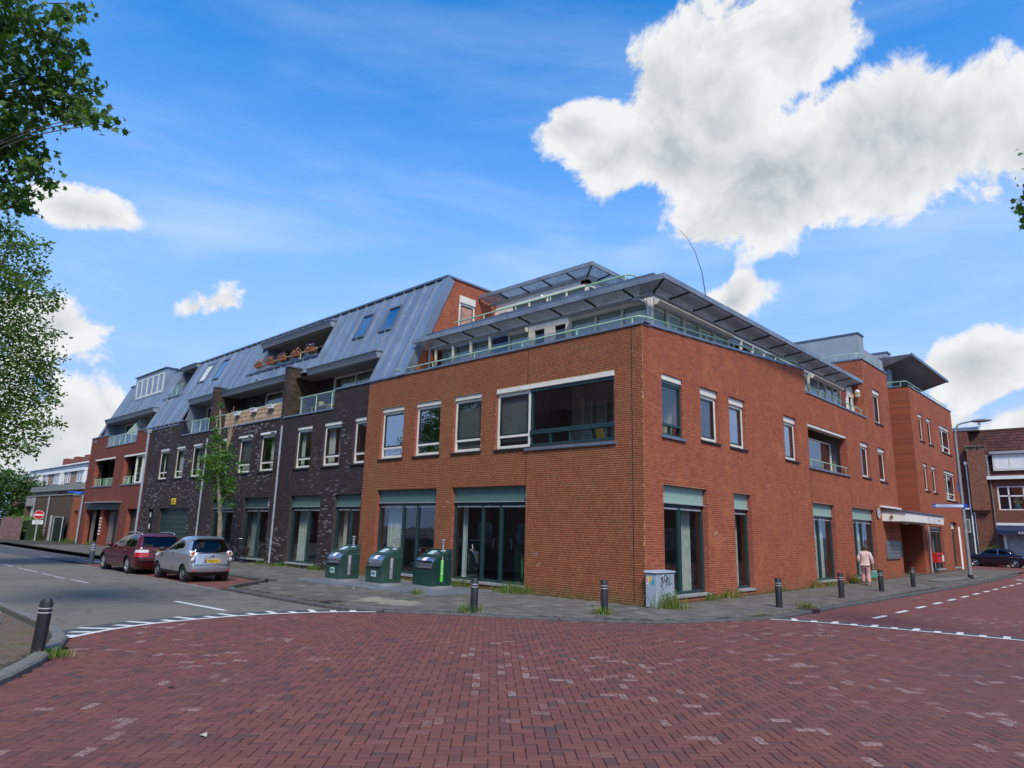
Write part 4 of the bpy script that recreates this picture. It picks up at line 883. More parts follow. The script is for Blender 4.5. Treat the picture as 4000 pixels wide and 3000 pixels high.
# entrance door in the recess
dd = MB(); FE = Fr((-2.6, 0, 0), (0, 1, 0), (1, 0, 0)); dd.ring(FE, 24.6, 27.2, -.15, 2.6, .1, 0, .08); dd.fbox(FE, 25.85, 25.95, -.1, 2.5, 0, .08); de = dd.build('entrance_door', GREENF, cb)
MB().poly([FE.p(24.7, -.1, .04), FE.p(27.1, -.1, .04), FE.p(27.1, 2.5, .04), FE.p(24.7, 2.5, .04)]).build('pane', GLASSR, de, fix=False)
MB().box(-2.9, .0, 24.5, 29, 2.62, 2.8).build('porch_ceiling', mat('porch_ceiling', (.16, .15, .13), .8), cb); MB().box(-2.9, .0, 24.5, 29, -.3, -.16).build('porch_floor', TILE, cb)
MB().box(-2.6, -2.5, 24.5, 29, 2.6, 10.6).build('stair_glazing', mat('stair_panel', (.05, .05, .05), .4), cb)
downpipe(cb, FR, 29.8, -.15, 2.5, .12, .055)
mb_ = thing('red_letter_box', 'red wall letter box beside the entrance downpipe', 'letter box', (.2, 30.8, .42))
MB().box(.02, .42, 30.0, 31.55, .42, .98).build('body', mat('post_red', (.50, .02, .02), .4), mb_, bevel=.03); MB().box(.421, .43, 31.05, 31.45, .5, .85).build('notice', WHITE, mb_); MB().box(.421, .432, 30.15, 30.9, .8, .86).build('slot', BLACK, mb_)
MB().fbox(FR, 36.6, 38.0, 2.45, 2.8, -.2, -.17).build('shop_sign', WHITE, cb)
MB().tube([(-.15, 38.6, -.15), (-.15, 38.6, 2.6)], .22, 16).build('white_column', WHITE, cb, smooth=True, auto=40)
# ================================================================ dark brick row with the zinc mansard roof
row = thing('dark_brick_terrace', 'dark brown brick terrace under a long zinc mansard roof', 'building', (-13.3, 0, Z_PAV))
ZW0, ZW1 = 4.17, 6.10
dwin = [(13.24, 14.1), (15.08, 16.46), (17.46, 18.80), (20.83, 22.31), (23.27, 24.68), (25.75, 27.14), (29.28, 30.7), (31.8, 33.15), (34.25, 35.75)]
dops = [(a, b, ZW0, ZW1) for a, b in dwin]
gops = [(13.26, 15.19, 0, 2.95), (16.27, 18.84, 0, 2.94), (20.8, 23.45, 0, 2.9), (24.52, 27.16, 0, 2.86), (30.23, 34.65, -.15, 2.4), (35.5, 36.5, -.15, 2.37)]
segs = [(13.2, 15.82, 7.5), (15.82, 20.2, 6.64), (20.2, 20.5, 9.2), (20.5, 28.5, 6.68), (28.5, 28.8, 9.2), (28.8, 32.5, 6.70), (32.5, 37.75, 7.62)]
w_ = wall(FL, 13.2, 37.75, ZB, 6.64, dops + gops, 'wall', MORTD, row); bricks(FL, 13.2, 37.75, ZB, 6.64, dops + gops, DARK, w_)
for a, b, t in segs:
    if t > 6.65: w_ = wall(FL, a, b, 6.64, t, [], 'parapet_wall', MORTD, row); bricks(FL, a, b, 6.64, t - .01, [], DARK, w_)
    if t < 9: coping(FL, a, b, t, row)
SL = math.tan(R(66)); ys_ = lambda z: (z - 7.5) / SL
for ua in (20.2, 28.5):    # wing walls between the balconies
    Fw = Fr((-ua, 0, 0), (0, 1, 0), (1, 0, 0)); w_ = wall(Fw, 0, 1.9, 6.6, 9.2, [], 'wing_wall', MORTD, row); bricks(Fw, .01, 1.9, 6.62, 9.19, [], brickmat('wing_brick', [(0, (.05, .036, .026)), (.6, (.085, .062, .043)), (1, (.115, .08, .055))]) if 'wing_brick' not in MATS else MATS['wing_brick'], w_, name='bricks')
    Fw2 = Fr((-ua - .3, 0, 0), (0, 1, 0), (-1, 0, 0)); wall(Fw2, 0, 1.9, 6.6, 9.2, [], 'wing_wall', MORTD, row)
    MB().box(-ua - .34, -ua + .04, -.04, 1.0, 9.2, 9.27).build('coping', ZINCD, row)
for a, b in dwin[1:3]: window(row, FL, a, b, ZW0, ZW1, rec=.09, shutter=.16)
window(row, FL, *dwin[0], ZW0, ZW1, rec=.09, shutter=.16, cur='none')
for a, b in dwin[3:6]: window(row, FL, a, b, ZW0, ZW1, rec=.09, shutter=.16, vents=True, cur='full' if a > 23 else 'half', blind=0 if a < 22 else .7)
for a, b in dwin[6:]: window(row, FL, a, b, ZW0, ZW1, rec=.09, shutter=.16)
shop(row, FL, 13.26, 15.19, 2.95, (14.1,), cur=[(14.85, 15.1)]); shop(row, FL, 16.27, 18.84, 2.94, (17.4,), cur=[(17.75, 18.7)])
DKP = mat('dark_teal_panel', (.03, .065, .065), .5)
shop(row, FL, 20.8, 23.45, 2.9, (22.1,), pm=DKP, louvre=True, cm=CURTD, cur=[(21.0, 21.7), (22.6, 23.3)]); shop(row, FL, 24.52, 27.16, 2.86, (25.8,), pm=DKP, cm=CURTD, cur=[(24.7, 25.6), (26.4, 27.0)])
gd = MB(); gd.ring(FL, 30.25, 34.63, -.15, 2.38, .08, -.25, -.17); gdo = gd.build('garage_door', GREENF, row)
for i in range(9): MB().fbox(FL, 30.34, 34.54, -.14 + i * .27, .115 + i * .27, -.24 + .004 * (i % 2), -.2).build('door_slat', mat('garage_green', (.02, .05, .045), .4), gdo)
sd_ = MB().fbox(FL, 35.52, 36.48, -.15, 2.35, -.2, -.14).build('side_door', mat('black_door', (.013, .015, .018), .4), row)
for z in (.35, 1.15, 1.85): MB().fbox(FL, 36.3, 36.42, z, z + .3, -.139, -.12).build('hinge', WHITE, sd_)
MB().fbox(FL, 32.2, 32.8, 2.62, 2.98, .01, .04).build('yellow_notice', mat('notice_yellow', (.72, .47, .02), .5), row)
text('PARKEREN', .085, BLACK, FL.p(32.5, 2.84, .043), (1, 0, 0), (0, 0, 1), row, 'notice_lettering'); text('VERBODEN', .085, BLACK, FL.p(32.5, 2.72, .043), (1, 0, 0), (0, 0, 1), row, 'notice_lettering')
downpipe(row, FL, 20.15, -.12, 6.26, .07, .05); downpipe(row, FL, 28.6, -.12, 6.28, .07, .05)
# rooms behind
MB().box(-50, -13.3, 5.2, 5.3, -.3, 12.2).build('inner_wall', ROOMW, row)
for z in (-.2, 3.2, 6.3): MB().box(-50, -13.25, .33, 5.2, z, z + .16).build('floor_slab', ROOMF, row)
for u in (15.6, 19.9, 24.0, 28.6, 33.6): MB().box(-u - .1, -u, .35, 5.2, -.1, 6.3).build('inner_wall', ROOMW, row)
MB().box(-50.2, GX + .0, 2.1, 9.5, 12.1, 12.24).build('flat_roof', ZINCD, row)
# ---- mansard: one panel and one standing seam at a time
U0, U1 = 10.92, 50.0
recs = [(13.35, 20.2, 7.0, 8.98), (20.2, 28.5, 7.0, 8.98), (28.5, 33.2, 7.0, 9.05), (19.3, 26.0, 9.88, 11.72), (36.3, 38.9, 9.88, 12.15), (39.2, 49.4, 7.0, 9.2)]
sky_w = [(13.55, 14.5, 10.12, 11.42), (15.65, 16.62, 10.17, 11.47), (31.15, 32.2, 10.3, 11.72), (33.45, 34.5, 10.4, 11.74)]
def sp(u, z, h=0): return Vector((-u, ys_(z) - h * math.sin(R(66)), z + h * math.cos(R(66))))
backing = MB(); grid_u = sorted({U0, U1} | {r[i] for r in recs for i in (0, 1)}); grid_z = sorted({7.45, 12.22} | {r[i] for r in recs for i in (2, 3) if r[i] > 7.45})
for a, b in zip(grid_u, grid_u[1:]):
    for c, e in zip(grid_z, grid_z[1:]):
        if not any(r[0] < (a + b) / 2 < r[1] and r[2] < (c + e) / 2 < r[3] for r in recs): backing.poly([sp(a, c), sp(b, c), sp(b, e), sp(a, e)])
roof = backing.build('roof', ZINCD, row, fix=False)
step = .745; u = U0
while u < U1 - .1:
    ub = min(U1, u + step); cuts = [(7.5, 12.2)]
    # split panels where a recess or a roof window covers most of the strip
    for part, (pa, pb) in enumerate([(u, ub)]):
        edges = sorted({pa, pb} | {r[i] for r in recs + sky_w for i in (0, 1) if pa + .06 < r[i] < pb - .06})
        for a, b in zip(edges, edges[1:]):
            free = [(7.5, 12.2)]
            for r in recs + sky_w:
                if r[0] < (a + b) / 2 < r[1]:
                    nf = []
                    for c, e in free:
                        if r[3] <= c or r[2] >= e: nf.append((c, e)); continue
                        if r[2] - c > .05: nf.append((c, r[2]))
                        if e - r[3] > .05: nf.append((r[3], e))
                    free = nf
            for c, e in free:
                h = .014 + random.random() * .006
                MB().hexa([sp(a + .008, c, 0), sp(b - .008, c, 0), sp(b - .008, c, h), sp(a + .008, c, h), sp(a + .008, e, 0), sp(b - .008, e, 0), sp(b - .008, e, h), sp(a + .008, e, h)]).build('roof_panel', ZINC, roof, fix=False)
    free = [(7.5, 12.18)]
    for r in recs + sky_w:
        if r[0] - .03 < u < r[1] + .03:
            nf = []
            for c, e in free:
                if r[3] <= c or r[2] >= e: nf.append((c, e)); continue
                if r[2] - c > .05: nf.append((c, r[2]))
                if e - r[3] > .05: nf.append((r[3], e))
            free = nf
    for c, e in free: MB().hexa([sp(u - .03, c, .01), sp(u + .03, c, .01), sp(u + .024, c, .085), sp(u - .024, c, .085), sp(u - .03, e, .01), sp(u + .03, e, .01), sp(u + .024, e, .085), sp(u - .024, e, .085)]).build('seam', ZINC, roof, fix=False)
    u = ub
MB().hexa([sp(U0 - .06, 7.5, -.3), sp(U0 + .3, 7.5, -.01), sp(U0 + .3, 7.5, .08), sp(U0 - .06, 7.5, .08), sp(U0 - .06, 12.2, -.3), sp(U0 + .3, 12.2, -.01), sp(U0 + .3, 12.2, .08), sp(U0 - .06, 12.2, .08)]).build('verge_trim', ZINC, roof, fix=True)
MB().box(-U1, -U0 + .05, 1.98, 2.3, 12.2, 12.29).build('ridge_trim', ZINCD, roof)
for a, b, c, e in sky_w:
    fr = MB(); sw = []
    def bar(u0, u1, z0, z1, h=.07): fr.hexa([sp(u0, z0, .0), sp(u1, z0, .0), sp(u1, z0, h), sp(u0, z0, h), sp(u0, z1, .0), sp(u1, z1, .0), sp(u1, z1, h), sp(u0, z1, h)])
    bar(a, a + .09, c, e); bar(b - .09, b, c, e); bar(a + .09, b - .09, c, c + .09, .1); bar(a + .09, b - .09, e - .1, e, .1)
    f_ = fr.build('roof_window', ZINCD, row)
    MB().poly([sp(a + .08, c + .08, .05), sp(b - .08, c + .08, .05), sp(b - .08, e - .09, .05), sp(a + .08, e - .09, .05)]).build('pane', SKYG if a < 33 else mat('drawn_roof_blind', (.62, .6, .52), .3), f_, fix=False)
# ---- recesses
SOFF = mat('grey_soffit', (.20, .20, .21), .7, var=.06, scale=2); FASD = mat('grey_fascia', (.27, .285, .30), .6, var=.06)
def recess(u0, u1, z0, z1, yb, parent, out, oz, side='brick', face=.3, uo=None):
    r = MB(); yt = ys_(z1)
    r.poly([(-u0, out, z1 - .01), (-u1, out, z1 - .01), (-u1, yb, z1 - .01), (-u0, yb, z1 - .01)]); rc = r.build('soffit', SOFF, parent, fix=False)
    MB().poly([(-u0, max(0, ys_(z0)), z0), (-u1, max(0, ys_(z0)), z0), (-u1, yb, z0), (-u0, yb, z0)]).build('balcony_floor', ROOMF, parent, fix=False)
    for uu in (u0, u1): MB().poly([(-uu, max(0, ys_(z0)), z0), (-uu, yb, z0), (-uu, yb, z1), (-uu, yt, z1)]).build('cheek', ZINC, parent, fix=False)
    # overhanging fascia: sloped lip in front of the soffit
    a, b = uo or (u0, u1)
    MB().hexa([(-a, out, z1 - .02), (-b, out, z1 - .02), (-b, yt + .1, z1 - .02), (-a, yt + .1, z1 - .02), (-a, out - .1, z1 + face - .04), (-b, out - .1, z1 + face - .04), (-b, yt + face / SL, z1 + face), (-a, yt + face / SL, z1 + face)]).build('eaves_fascia', FASD, parent, fix=False)
    MB().hexa([(-a + .04, out - .14, z1 + face - .04), (-b - .04, out - .14, z1 + face - .04), (-b - .04, yt + face / SL - .02, z1 + face), (-a + .04, yt + face / SL - .02, z1 + face), (-a + .04, out - .14, z1 + face), (-b - .04, out - .14, z1 + face), (-b - .04, yt + face / SL - .02, z1 + face + .03), (-a + .04, yt + face / SL - .02, z1 + face + .03)]).build('eaves_trim', ZINC, parent, fix=False)
    return rc
recess(13.35, 20.2, 6.6, 8.72, 1.5, row, .42, 0, uo=(13.4, 19.1)); recess(20.5, 28.5, 6.6, 8.74, 1.5, row, .42, 0); recess(28.8, 33.2, 6.6, 8.78, 1.6, row, .42, 0)
recess(19.3, 26.0, 9.88, 11.5, 3.2, row, 1.55, 0, uo=(19.2, 26.5)); recess(36.3, 38.9, 9.88, 11.95, 3.2, row, 1.8, 0, face=.25)
FB = Fr((0, 1.5, 0), (-1, 0, 0), (0, -1, 0)); FB3 = Fr((0, 3.2, 0), (-1, 0, 0), (0, -1, 0))
def brickback(F, u0, u1, z0, z1, nm='brick_return'):
    w_ = wall(F, u0, u1, z0, z1, [], nm, MORTD, row); bricks(F, u0, u1, z0, z1, [], DARK, w_)
glazing(FB, [13.5, 15.2, 16.6, 18.4], 6.65, 8.7, row, 'balcony_glazing', 'dcc'); brickback(FB, 18.44, 20.2, 6.6, 8.7)
glazing(FB, [20.7, 21.9, 23.4, 25.3], 6.65, 8.7, row, 'balcony_glazing', 'dcc'); brickback(FB, 25.34, 28.5, 6.6, 8.7)
glazing(FB, [28.85, 30.2, 31.6, 33.1], 6.65, 8.74, row, 'balcony_glazing', 'ddc')
glazing(FB3, [19.5, 20.7, 22.0, 23.4, 24.3], 9.9, 11.46, row, 'balcony_glazing', 'dccw'); brickback(FB3, 24.35, 26.0, 9.9, 11.5)
glazing(FB3, [36.4, 37.5, 38.8], 9.9, 11.9, row, 'balcony_glazing', 'dc')
railing(row, [FL.p(16.0, 6.73, -.1), FL.p(19.0, 6.73, -.1)], .78, 'balcony_railing', glass=True, spacing=1.5, r=.035)
railing(row, [FL.p(20.6, 6.76, -.12), FL.p(28.3, 6.76, -.12)], .74, 'balcony_railing', spacing=1.9, r=.03)
railing(row, [FL.p(28.9, 6.78, -.1), FL.p(31.6, 6.78, -.1)], .72, 'balcony_railing', glass=True, spacing=1.4, r=.035)
railing(row, [(-19.4, .98, 9.88), (-25.6, .98, 9.88)], .36, 'roof_balcony_railing', glass=True, spacing=1.5, r=.03)
railing(row, [(-36.4, 1.1, 9.88), (-38.4, 1.1, 9.88)], .75, 'roof_balcony_railing', glass=True, spacing=1.0, r=.03)
MB().hexa([sp(19.2, 9.8, 0), sp(26.9, 9.8, 0), sp(26.9, 9.8, .1), sp(19.2, 9.8, .1), sp(19.2, 9.9, -.1), sp(26.9, 9.9, -.1), sp(26.9, 9.9, .1), sp(19.2, 9.9, .1)]).build('balcony_sill', ZINCD, row)
MB().hexa([sp(36.2, 9.8, 0), sp(39.4, 9.8, 0), sp(39.4, 9.8, .1), sp(36.2, 9.8, .1), sp(36.2, 9.9, -.1), sp(39.4, 9.9, -.1), sp(39.4, 9.9, .1), sp(36.2, 9.9, .1)]).build('balcony_sill', ZINCD, row)
MB().sphere((-24.9, 3.05, 10.9), .22, .1, .22).build('wall_lamp', WHITE, row, smooth=True)
for uu in (21.2, 25.0): MB().tube([sp(uu, 9.35, .0), sp(uu, 9.3, .28)], .05, 8).build('spout', PIPE, row)
MB().tube([sp(37.9, 9.55, .0), sp(37.9, 9.5, .3)], .05, 8).build('spout', PIPE, row)
# dormer
dm = MB(); dm.hexa([(-40.4, 1.3, 10.55), (-46.5, 1.3, 10.55), (-46.5, 2.6, 10.55), (-40.4, 2.6, 10.55), (-40.4, 1.3, 12.35), (-46.5, 1.3, 12.35), (-46.5, 3.2, 12.35), (-40.4, 3.2, 12.35)]); dmo = dm.build('dormer', ZINC, row)
FD = Fr((0, 1.28, 0), (-1, 0, 0), (0, -1, 0))
glazing(FD, [40.75, 41.75, 42.85, 43.95, 45.05, 46.1], 10.66, 12.1, dmo, 'dormer_window', '', w=.18)
MB().box(-46.6, -40.3, 1.2, 3.2, 12.35, 12.42).build('dormer_roof', ZINCD, dmo)
# bamboo screen and things on the balconies
BAM = mat('bamboo', (.46, .33, .22), .9, var=.2, scale=5, dirt=((.34, .2, .13), 4, .6))
scr = thing('bamboo_screen', 'pale bamboo screen tied along the middle balcony railing', 'screen', (-23.6, .05, 6.72))
n = 300
for i in range(n):
    x = -20.45 - i * (26.9 - 20.45) / n; dz = random.gauss(0, .012)
    MB().box(x - .0205, x, .06 + .004 * (i % 3), .085 + .004 * (i % 3), 6.7, 7.46 + dz).build('cane', BAM, scr, fix=False)
for z in (6.9, 7.15, 7.35): MB().box(-26.9, -20.45, .05, .058, z, z + .012).build('wire', mat('wire', (.2, .15, .1), .7), scr)
def planter(name, label, group, p, L, m, flowers, hang=.0):
    t = thing(name, label, 'flower box', p, 0, group)
    x, y, z = p
    MB().hexa([(x - L / 2 + .04, y - .07, z), (x + L / 2 - .04, y - .07, z), (x + L / 2 - .04, y + .07, z), (x - L / 2 + .04, y + .07, z), (x - L / 2, y - .1, z + .2), (x + L / 2, y - .1, z + .2), (x + L / 2, y + .1, z + .2), (x - L / 2, y + .1, z + .2)]).build('box', m, t, bevel=.01)
    MB().box(x - L / 2 - .015, x + L / 2 + .015, y - .115, y - .1, z + .165, z + .205).build('rim', m, t)
    if flowers:
        for cname, c, n_, r_ in flowers:
            mb = MB()
            for _ in range(n_):
                px, py, pz = x + random.uniform(-L / 2, L / 2), y + random.gauss(0, .05), z + .2 + random.uniform(0, r_)
                a, b = random.random() * 6.28, random.uniform(-.7, .7); s_ = random.uniform(.02, .045)
                e1 = Vector((math.cos(a), math.sin(a), b)).normalized() * s_; e2 = e1.cross(Vector((random.gauss(0, 1), random.gauss(0, 1), 1)).normalized()).normalized() * s_; c0 = Vector((px, py, pz))
                mb.poly([c0 - e1, c0 + e2, c0 + e1, c0 - e2])
            mb.build(cname, c, t, fix=False)
    return t
LEAF1 = mat('planter_leaf', (.07, .13, .03), .7, var=.3); PINK = mat('pink_petal', (.55, .16, .22), .7, var=.2); PALEF = mat('cream_petal', (.55, .5, .28), .7); PURP = mat('purple_petal', (.35, .12, .38), .7)
TERRA = mat('terracotta', (.36, .10, .04), .75, var=.12)
for i, (u_, fl, desc) in enumerate([(25.3, PINK, 'leftmost terracotta flower box on the roof balcony rail'), (24.0, PINK, 'second terracotta flower box from the left with red-pink flowers'), (22.7, PURP, 'middle terracotta flower box on the roof balcony with purple flowers'), (21.3, PINK, 'fourth terracotta flower box from the left, full of pink and cream flowers'), (19.9, PURP, 'rightmost terracotta flower box on the roof balcony rail')]):
    planter('flower_box', desc, 'flower boxes on the roof balcony', (-u_, .88, 10.08), .72, TERRA, [('leaves', LEAF1, 70, .14), ('flowers', fl, 55, .24), ('flowers', PALEF, 35, .2)])
for i, (u_, desc) in enumerate([(21.6, 'white flower box hung on the bamboo screen nearest the brick wing wall'), (23.4, 'white flower box hung in the middle of the bamboo screen'), (25.3, 'white flower box hung on the bamboo screen behind the young tree')]):
    planter('white_flower_box', desc, 'white boxes on the bamboo screen', (-u_, -.03, 7.26), .55, WHITE, [('leaves', LEAF1, 12, .1)])
tb = thing('wooden_side_table', 'small wooden table behind the glass of the right-hand balcony', 'table', (-17.6, .6, 6.66)); WOOD = mat('pine_wood', (.42, .25, .08), .6)
MB().box(-18.4, -16.9, .35, .85, 7.02, 7.07).build('table_top', WOOD, tb)
for x in (-18.35, -16.95):
    for y in (.4, .8): MB().box(x - .03, x + .03, y - .03, y + .03, 6.66, 7.02).build('leg', WOOD, tb)
pt = thing('flower_pot', 'beige flower pot standing on the small wooden balcony table', 'pot', (-17.9, .6, 7.07)); MB().lathe([(.1, 0), (.15, .2), (.16, .22)], (-17.9, .6, 7.07), 12).build('pot', mat('beige_pot', (.5, .42, .3), .7), pt, smooth=True, auto=40)
# ================================================================ red end house
eh = thing('red_end_house', 'red brick end house with two dark loggias and a grey entrance canopy', 'building', (-37.8, 0, Z_PAV))
eops = [(44.3, 48.9, 4.08, 6.08), (37.95, 42.4, 4.0, 6.06), (41.9, 49.25, -.2, 2.79), (38.05, 40.4, -.2, 2.38)]
for a, b, t in ((37.75, 40.5, 7.62), (40.5, 46.8, 6.86), (46.8, 50.6, 7.78)):
    ops = [(max(a, o[0]), min(b, o[1]), o[2], o[3]) for o in eops if o[0] < b and o[1] > a]
    us_ = wall(FL, a, b, ZB, t, ops, 'wall', mat('red_house_mortar', (.22, .11, .08), .9, var=.2), eh); bricks(FL, a, b, ZB, t - .01, ops, REDD, us_); coping(FL, a, b, t, eh)
F50 = Fr((-50.6, 0, 0), (0, 1, 0), (-1, 0, 0)); wall(F50, 0, 8, ZB, 7.78, [], 'wall', MORT, eh)
for a, b, t in ((44.3, 48.9, 6.08), (37.95, 42.4, 6.06)):
    MB().fbox(FL, a, b, t - .12, t, -.05, .02).build('lintel_strip', CREAM, eh); MB().fbox(FL, a - .1, b + .1, 3.96, 4.06, -.3, .05).build('sill', COPING, eh)
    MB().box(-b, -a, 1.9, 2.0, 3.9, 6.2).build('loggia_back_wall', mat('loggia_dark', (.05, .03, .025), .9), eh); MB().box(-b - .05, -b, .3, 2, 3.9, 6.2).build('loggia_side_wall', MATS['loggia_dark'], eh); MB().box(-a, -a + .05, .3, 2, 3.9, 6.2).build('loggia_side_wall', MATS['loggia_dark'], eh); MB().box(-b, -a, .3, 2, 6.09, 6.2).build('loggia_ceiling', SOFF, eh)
railing(eh, [FL.p(44.4, 4.06, -.1), FL.p(48.8, 4.06, -.1)], .5, 'loggia_railing', bars=.22, spacing=1.5, r=.03); railing(eh, [FL.p(40.3, 4.06, -.1), FL.p(42.3, 4.06, -.1)], .5, 'loggia_railing', bars=.22, spacing=1.2, r=.03)
glazing(Fr((0, .1, 0), (-1, 0, 0), (0, -1, 0)), [38.0, 39.0, 40.2], 4.06, 5.95, eh, 'loggia_window', 'cc', w=.14)
ed = MB(); ed.fbox(FL, 41.95, 49.2, -.2, 2.3, -.45, -.4); edo = ed.build('entrance_front', mat('charcoal_panel', (.025, .028, .03), .5), eh)
MB().fbox(FL, 41.9, 49.25, 2.3, 2.79, -.35, .1).build('entrance_panel', MATS['charcoal_panel'], edo); MB().fbox(FL, 41.8, 48.4, 2.8, 2.86, -.35, .5).build('canopy', PIPE, edo)
for a, b in ((46.0, 47.1), (48.0, 49.0), (42.2, 43.2), (44.0, 45.0)): MB().fbox(FL, a, b, -.1, 2.2, -.4, -.37).build('door_glass', mat('frosted_glass', (.20, .19, .16), .35), edo)
MB().fbox(FL, 45.2, 45.9, -.2, 2.3, -.4, .0).build('brick_pier', mat('pier_brick', (.22, .045, .03), .9, var=.2, scale=14), edo)
for i in range(6): MB().fbox(FL, 45.4, 45.7, .55 + i * .22, .65 + i * .22, .0, .05).build('house_number_plate', WHITE, edo)
MB().fbox(FL, 38.06, 40.38, -.2, 2.36, -.4, -.35).build('dark_door', MATS['charcoal_panel'], eh); MB().fbox(FL, 38.9, 40.0, .9, 1.9, -.349, -.33).build('door_panel', mat('brown_panel', (.06, .045, .04), .5), eh)
downpipe(eh, FL, 37.85, -.2, 7.3, .12, .08, 'hopper'); downpipe(eh, FL, 50.3, -.2, 3.4, .12, .07)
recess(39.2, 49.4, 6.6, 8.95, 1.5, eh, .42, 0)
glazing(FB, [39.3, 41.0, 42.8, 44.6, 46.4, 48.2], 6.65, 8.9, eh, 'balcony_glazing', 'nccnc'); MB().box(-50.2, -48.2, 1.4, 1.5, 6.6, 9.3).build('zinc_wall', ZINC, eh)
railing(eh, [FL.p(40.6, 6.95, -.1), FL.p(46.8, 6.95, -.1)], .72, 'balcony_railing', glass=True, spacing=1.3, r=.035)
MB().prism([(-43.2, .15, 7.65), (-43.2, 1.4, 7.65), (-43.2, 1.4, 8.85), (-43.2, .95, 8.85)], (.06, 0, 0)).build('balcony_divider', mat('divider_glass', (.42, .47, .48), .5), eh)
MB().tube([(-43.17, .13, 6.95), (-43.17, .13, 7.65), (-43.17, .95, 8.87), (-43.17, 1.4, 8.87)], .04, 6).build('divider_frame', MINT, eh)
MB().poly([(-50.0, ys_(7.6), 7.6), (-50.0, ys_(12.2), 12.2), (-50.0, 8, 12.2), (-50.0, 8, 7.6)]).build('gable_end', ZINC, eh, fix=False)
# ================================================================ background, right: brick house with barber's shop
FH = Fr((0, 52, 0), (1, 0, 0), (0, -1, 0))
bh = thing('barber_shop_house', 'old brown brick house with dormer and a navy barber awning', 'building', (3, 52, Z_PAV))
OLDB = brickmat('old_brown_brick', [(0, (.15, .05, .03)), (.5, (.20, .07, .04)), (1, (.26, .10, .06))], moss=((.12, .06, .03), .6, .4, .5)); MORTO = mortar('old_mortar', (.24, .16, .12), (.16, .11, .08), .5)
hops = [(.5, 3.6, 4.2, 6.14), (.55, 3.6, -.3, 2.5)]
hw = wall(FH, -1.2, 9, -.4, 6.75, hops, 'wall', MORTO, bh); bricks(FH, -1.2, 9, -.4, 6.6, hops, OLDB, hw)
MB().fbox(FH, -.6, 9, 6.68, 6.95, 0, .35).build('gutter', WHITE, bh); MB().fbox(FH, -.2, 9, 6.5, 6.62, .01, .1).build('brick_cornice', mat('cornice_brick', (.16, .05, .03), .9, scale=20, var=.3), bh)
TILER = brickmat('roof_tile', [(0, (.07, .028, .024)), (.5, (.10, .036, .03)), (1, (.13, .05, .04))], moss=((.07, .05, .03), .4, .4, .5))
rf = MB(); rf.poly([(-2.4, 52.0, 6.9), (9, 52.0, 6.9), (9, 53.4, 10.9), (-2.4, 53.4, 10.9)]); rfo = rf.build('roof', TILER, bh, fix=False)
tv = []; tf = []
for i in range(16):
    for j in range(46):
        x0 = -2.4 + j * .25; t0 = i / 16; t1 = (i + 1.12) / 16
        y0, z0, y1, z1 = 52 + 1.4 * t0 - .05, 6.9 + 4 * t0 + .02, 52 + 1.4 * t1 - .02, 6.9 + 4 * t1; b = len(tv)
        tv += [(x0 + .005, y0, z0), (x0 + .245, y0, z0), (x0 + .245, y1, z1), (x0 + .005, y1, z1)]; tf.append((b, b + 1, b + 2, b + 3))
big_mesh('roof_tiles', np.array(tv), np.array(tf), TILER, rfo)
MB().box(-2.5, 9, 53.3, 53.6, 10.85, 11.0).build('ridge', mat('ridge_tile', (.10, .04, .03), .8), bh)
MB().box(-3.2, -.3, 52.6, 54, 10.95, 11.12).build('flat_roof_edge', WHITE, bh); MB().hexa([(-3, 52.5, 11.1), (-.3, 52.5, 11.1), (-.3, 53.6, 11.35), (-3, 53.6, 11.35), (-3, 52.5, 11.14), (-.3, 52.5, 11.14), (-.3, 53.6, 11.4), (-3, 53.6, 11.4)]).build('solar_panel', mat('solar_blue', (.05, .08, .14), .2), bh)
d_ = MB(); d_.box(.45, 5, 51.9, 53, 7.4, 8.75); dmr = d_.build('dormer', WHITE, bh); MB().box(.3, 5.2, 51.7, 53.2, 8.75, 8.95).build('dormer_roof', mat('dormer_lead', (.3, .31, .32), .6), dmr)
FDm = Fr((0, 51.88, 0), (1, 0, 0), (0, -1, 0))
glazing(FDm, [.6, 1.6, 2.7, 3.8], 7.5, 8.65, dmr, 'dormer_window', 'www', w=.14)
F52 = Fr((0, 52.08, 0), (1, 0, 0), (0, -1, 0))
gw = MB(); gw.ring(F52, .5, 3.6, 4.2, 6.14, .1, -.05, .02); gw.fbox(F52, .6, 3.5, 5.3, 5.4, -.05, .02); gw.fbox(F52, 1.2, 1.3, 4.3, 6.04, -.05, .02); gw.fbox(F52, 2.2, 2.3, 4.3, 6.04, -.05, .02); g1 = gw.build('upper_window', WHITE, bh)
for a, b in ((.6, 1.2), (1.3, 2.2), (2.3, 3.5)): MB().poly([F52.p(a, 4.3, -.02), F52.p(b, 4.3, -.02), F52.p(b, 6.04, -.02), F52.p(a, 6.04, -.02)]).build('pane', GLASSR, g1, fix=False)
MB().box(-1, 9, 53.4, 53.5, -.3, 6.8).build('inner_wall', mat('dark_room', (.06, .055, .05), .9), bh)
vs = thing('turquoise_vase', 'turquoise vase with dried flowers on the upper window sill', 'vase', (1.75, 52.3, 4.3)); MB().lathe([(.09, 0), (.15, .15), (.13, .3), (.07, .42), (.09, .45)], (1.75, 52.3, 4.3), 12).build('vase_body', mat('turquoise', (.06, .38, .36), .3), vs, smooth=True, auto=40)
mb = MB()
for i in range(14): a = i / 14 * 3.14; mb.tube([(1.75, 52.3, 4.72), (1.75 + .3 * math.cos(a), 52.3 - .05, 4.8 + .35 * math.sin(a))], [.01, .03], 5)
tag(mb.build('dried_flowers', mat('straw', (.5, .4, .2), .8), vs), kind='stuff')
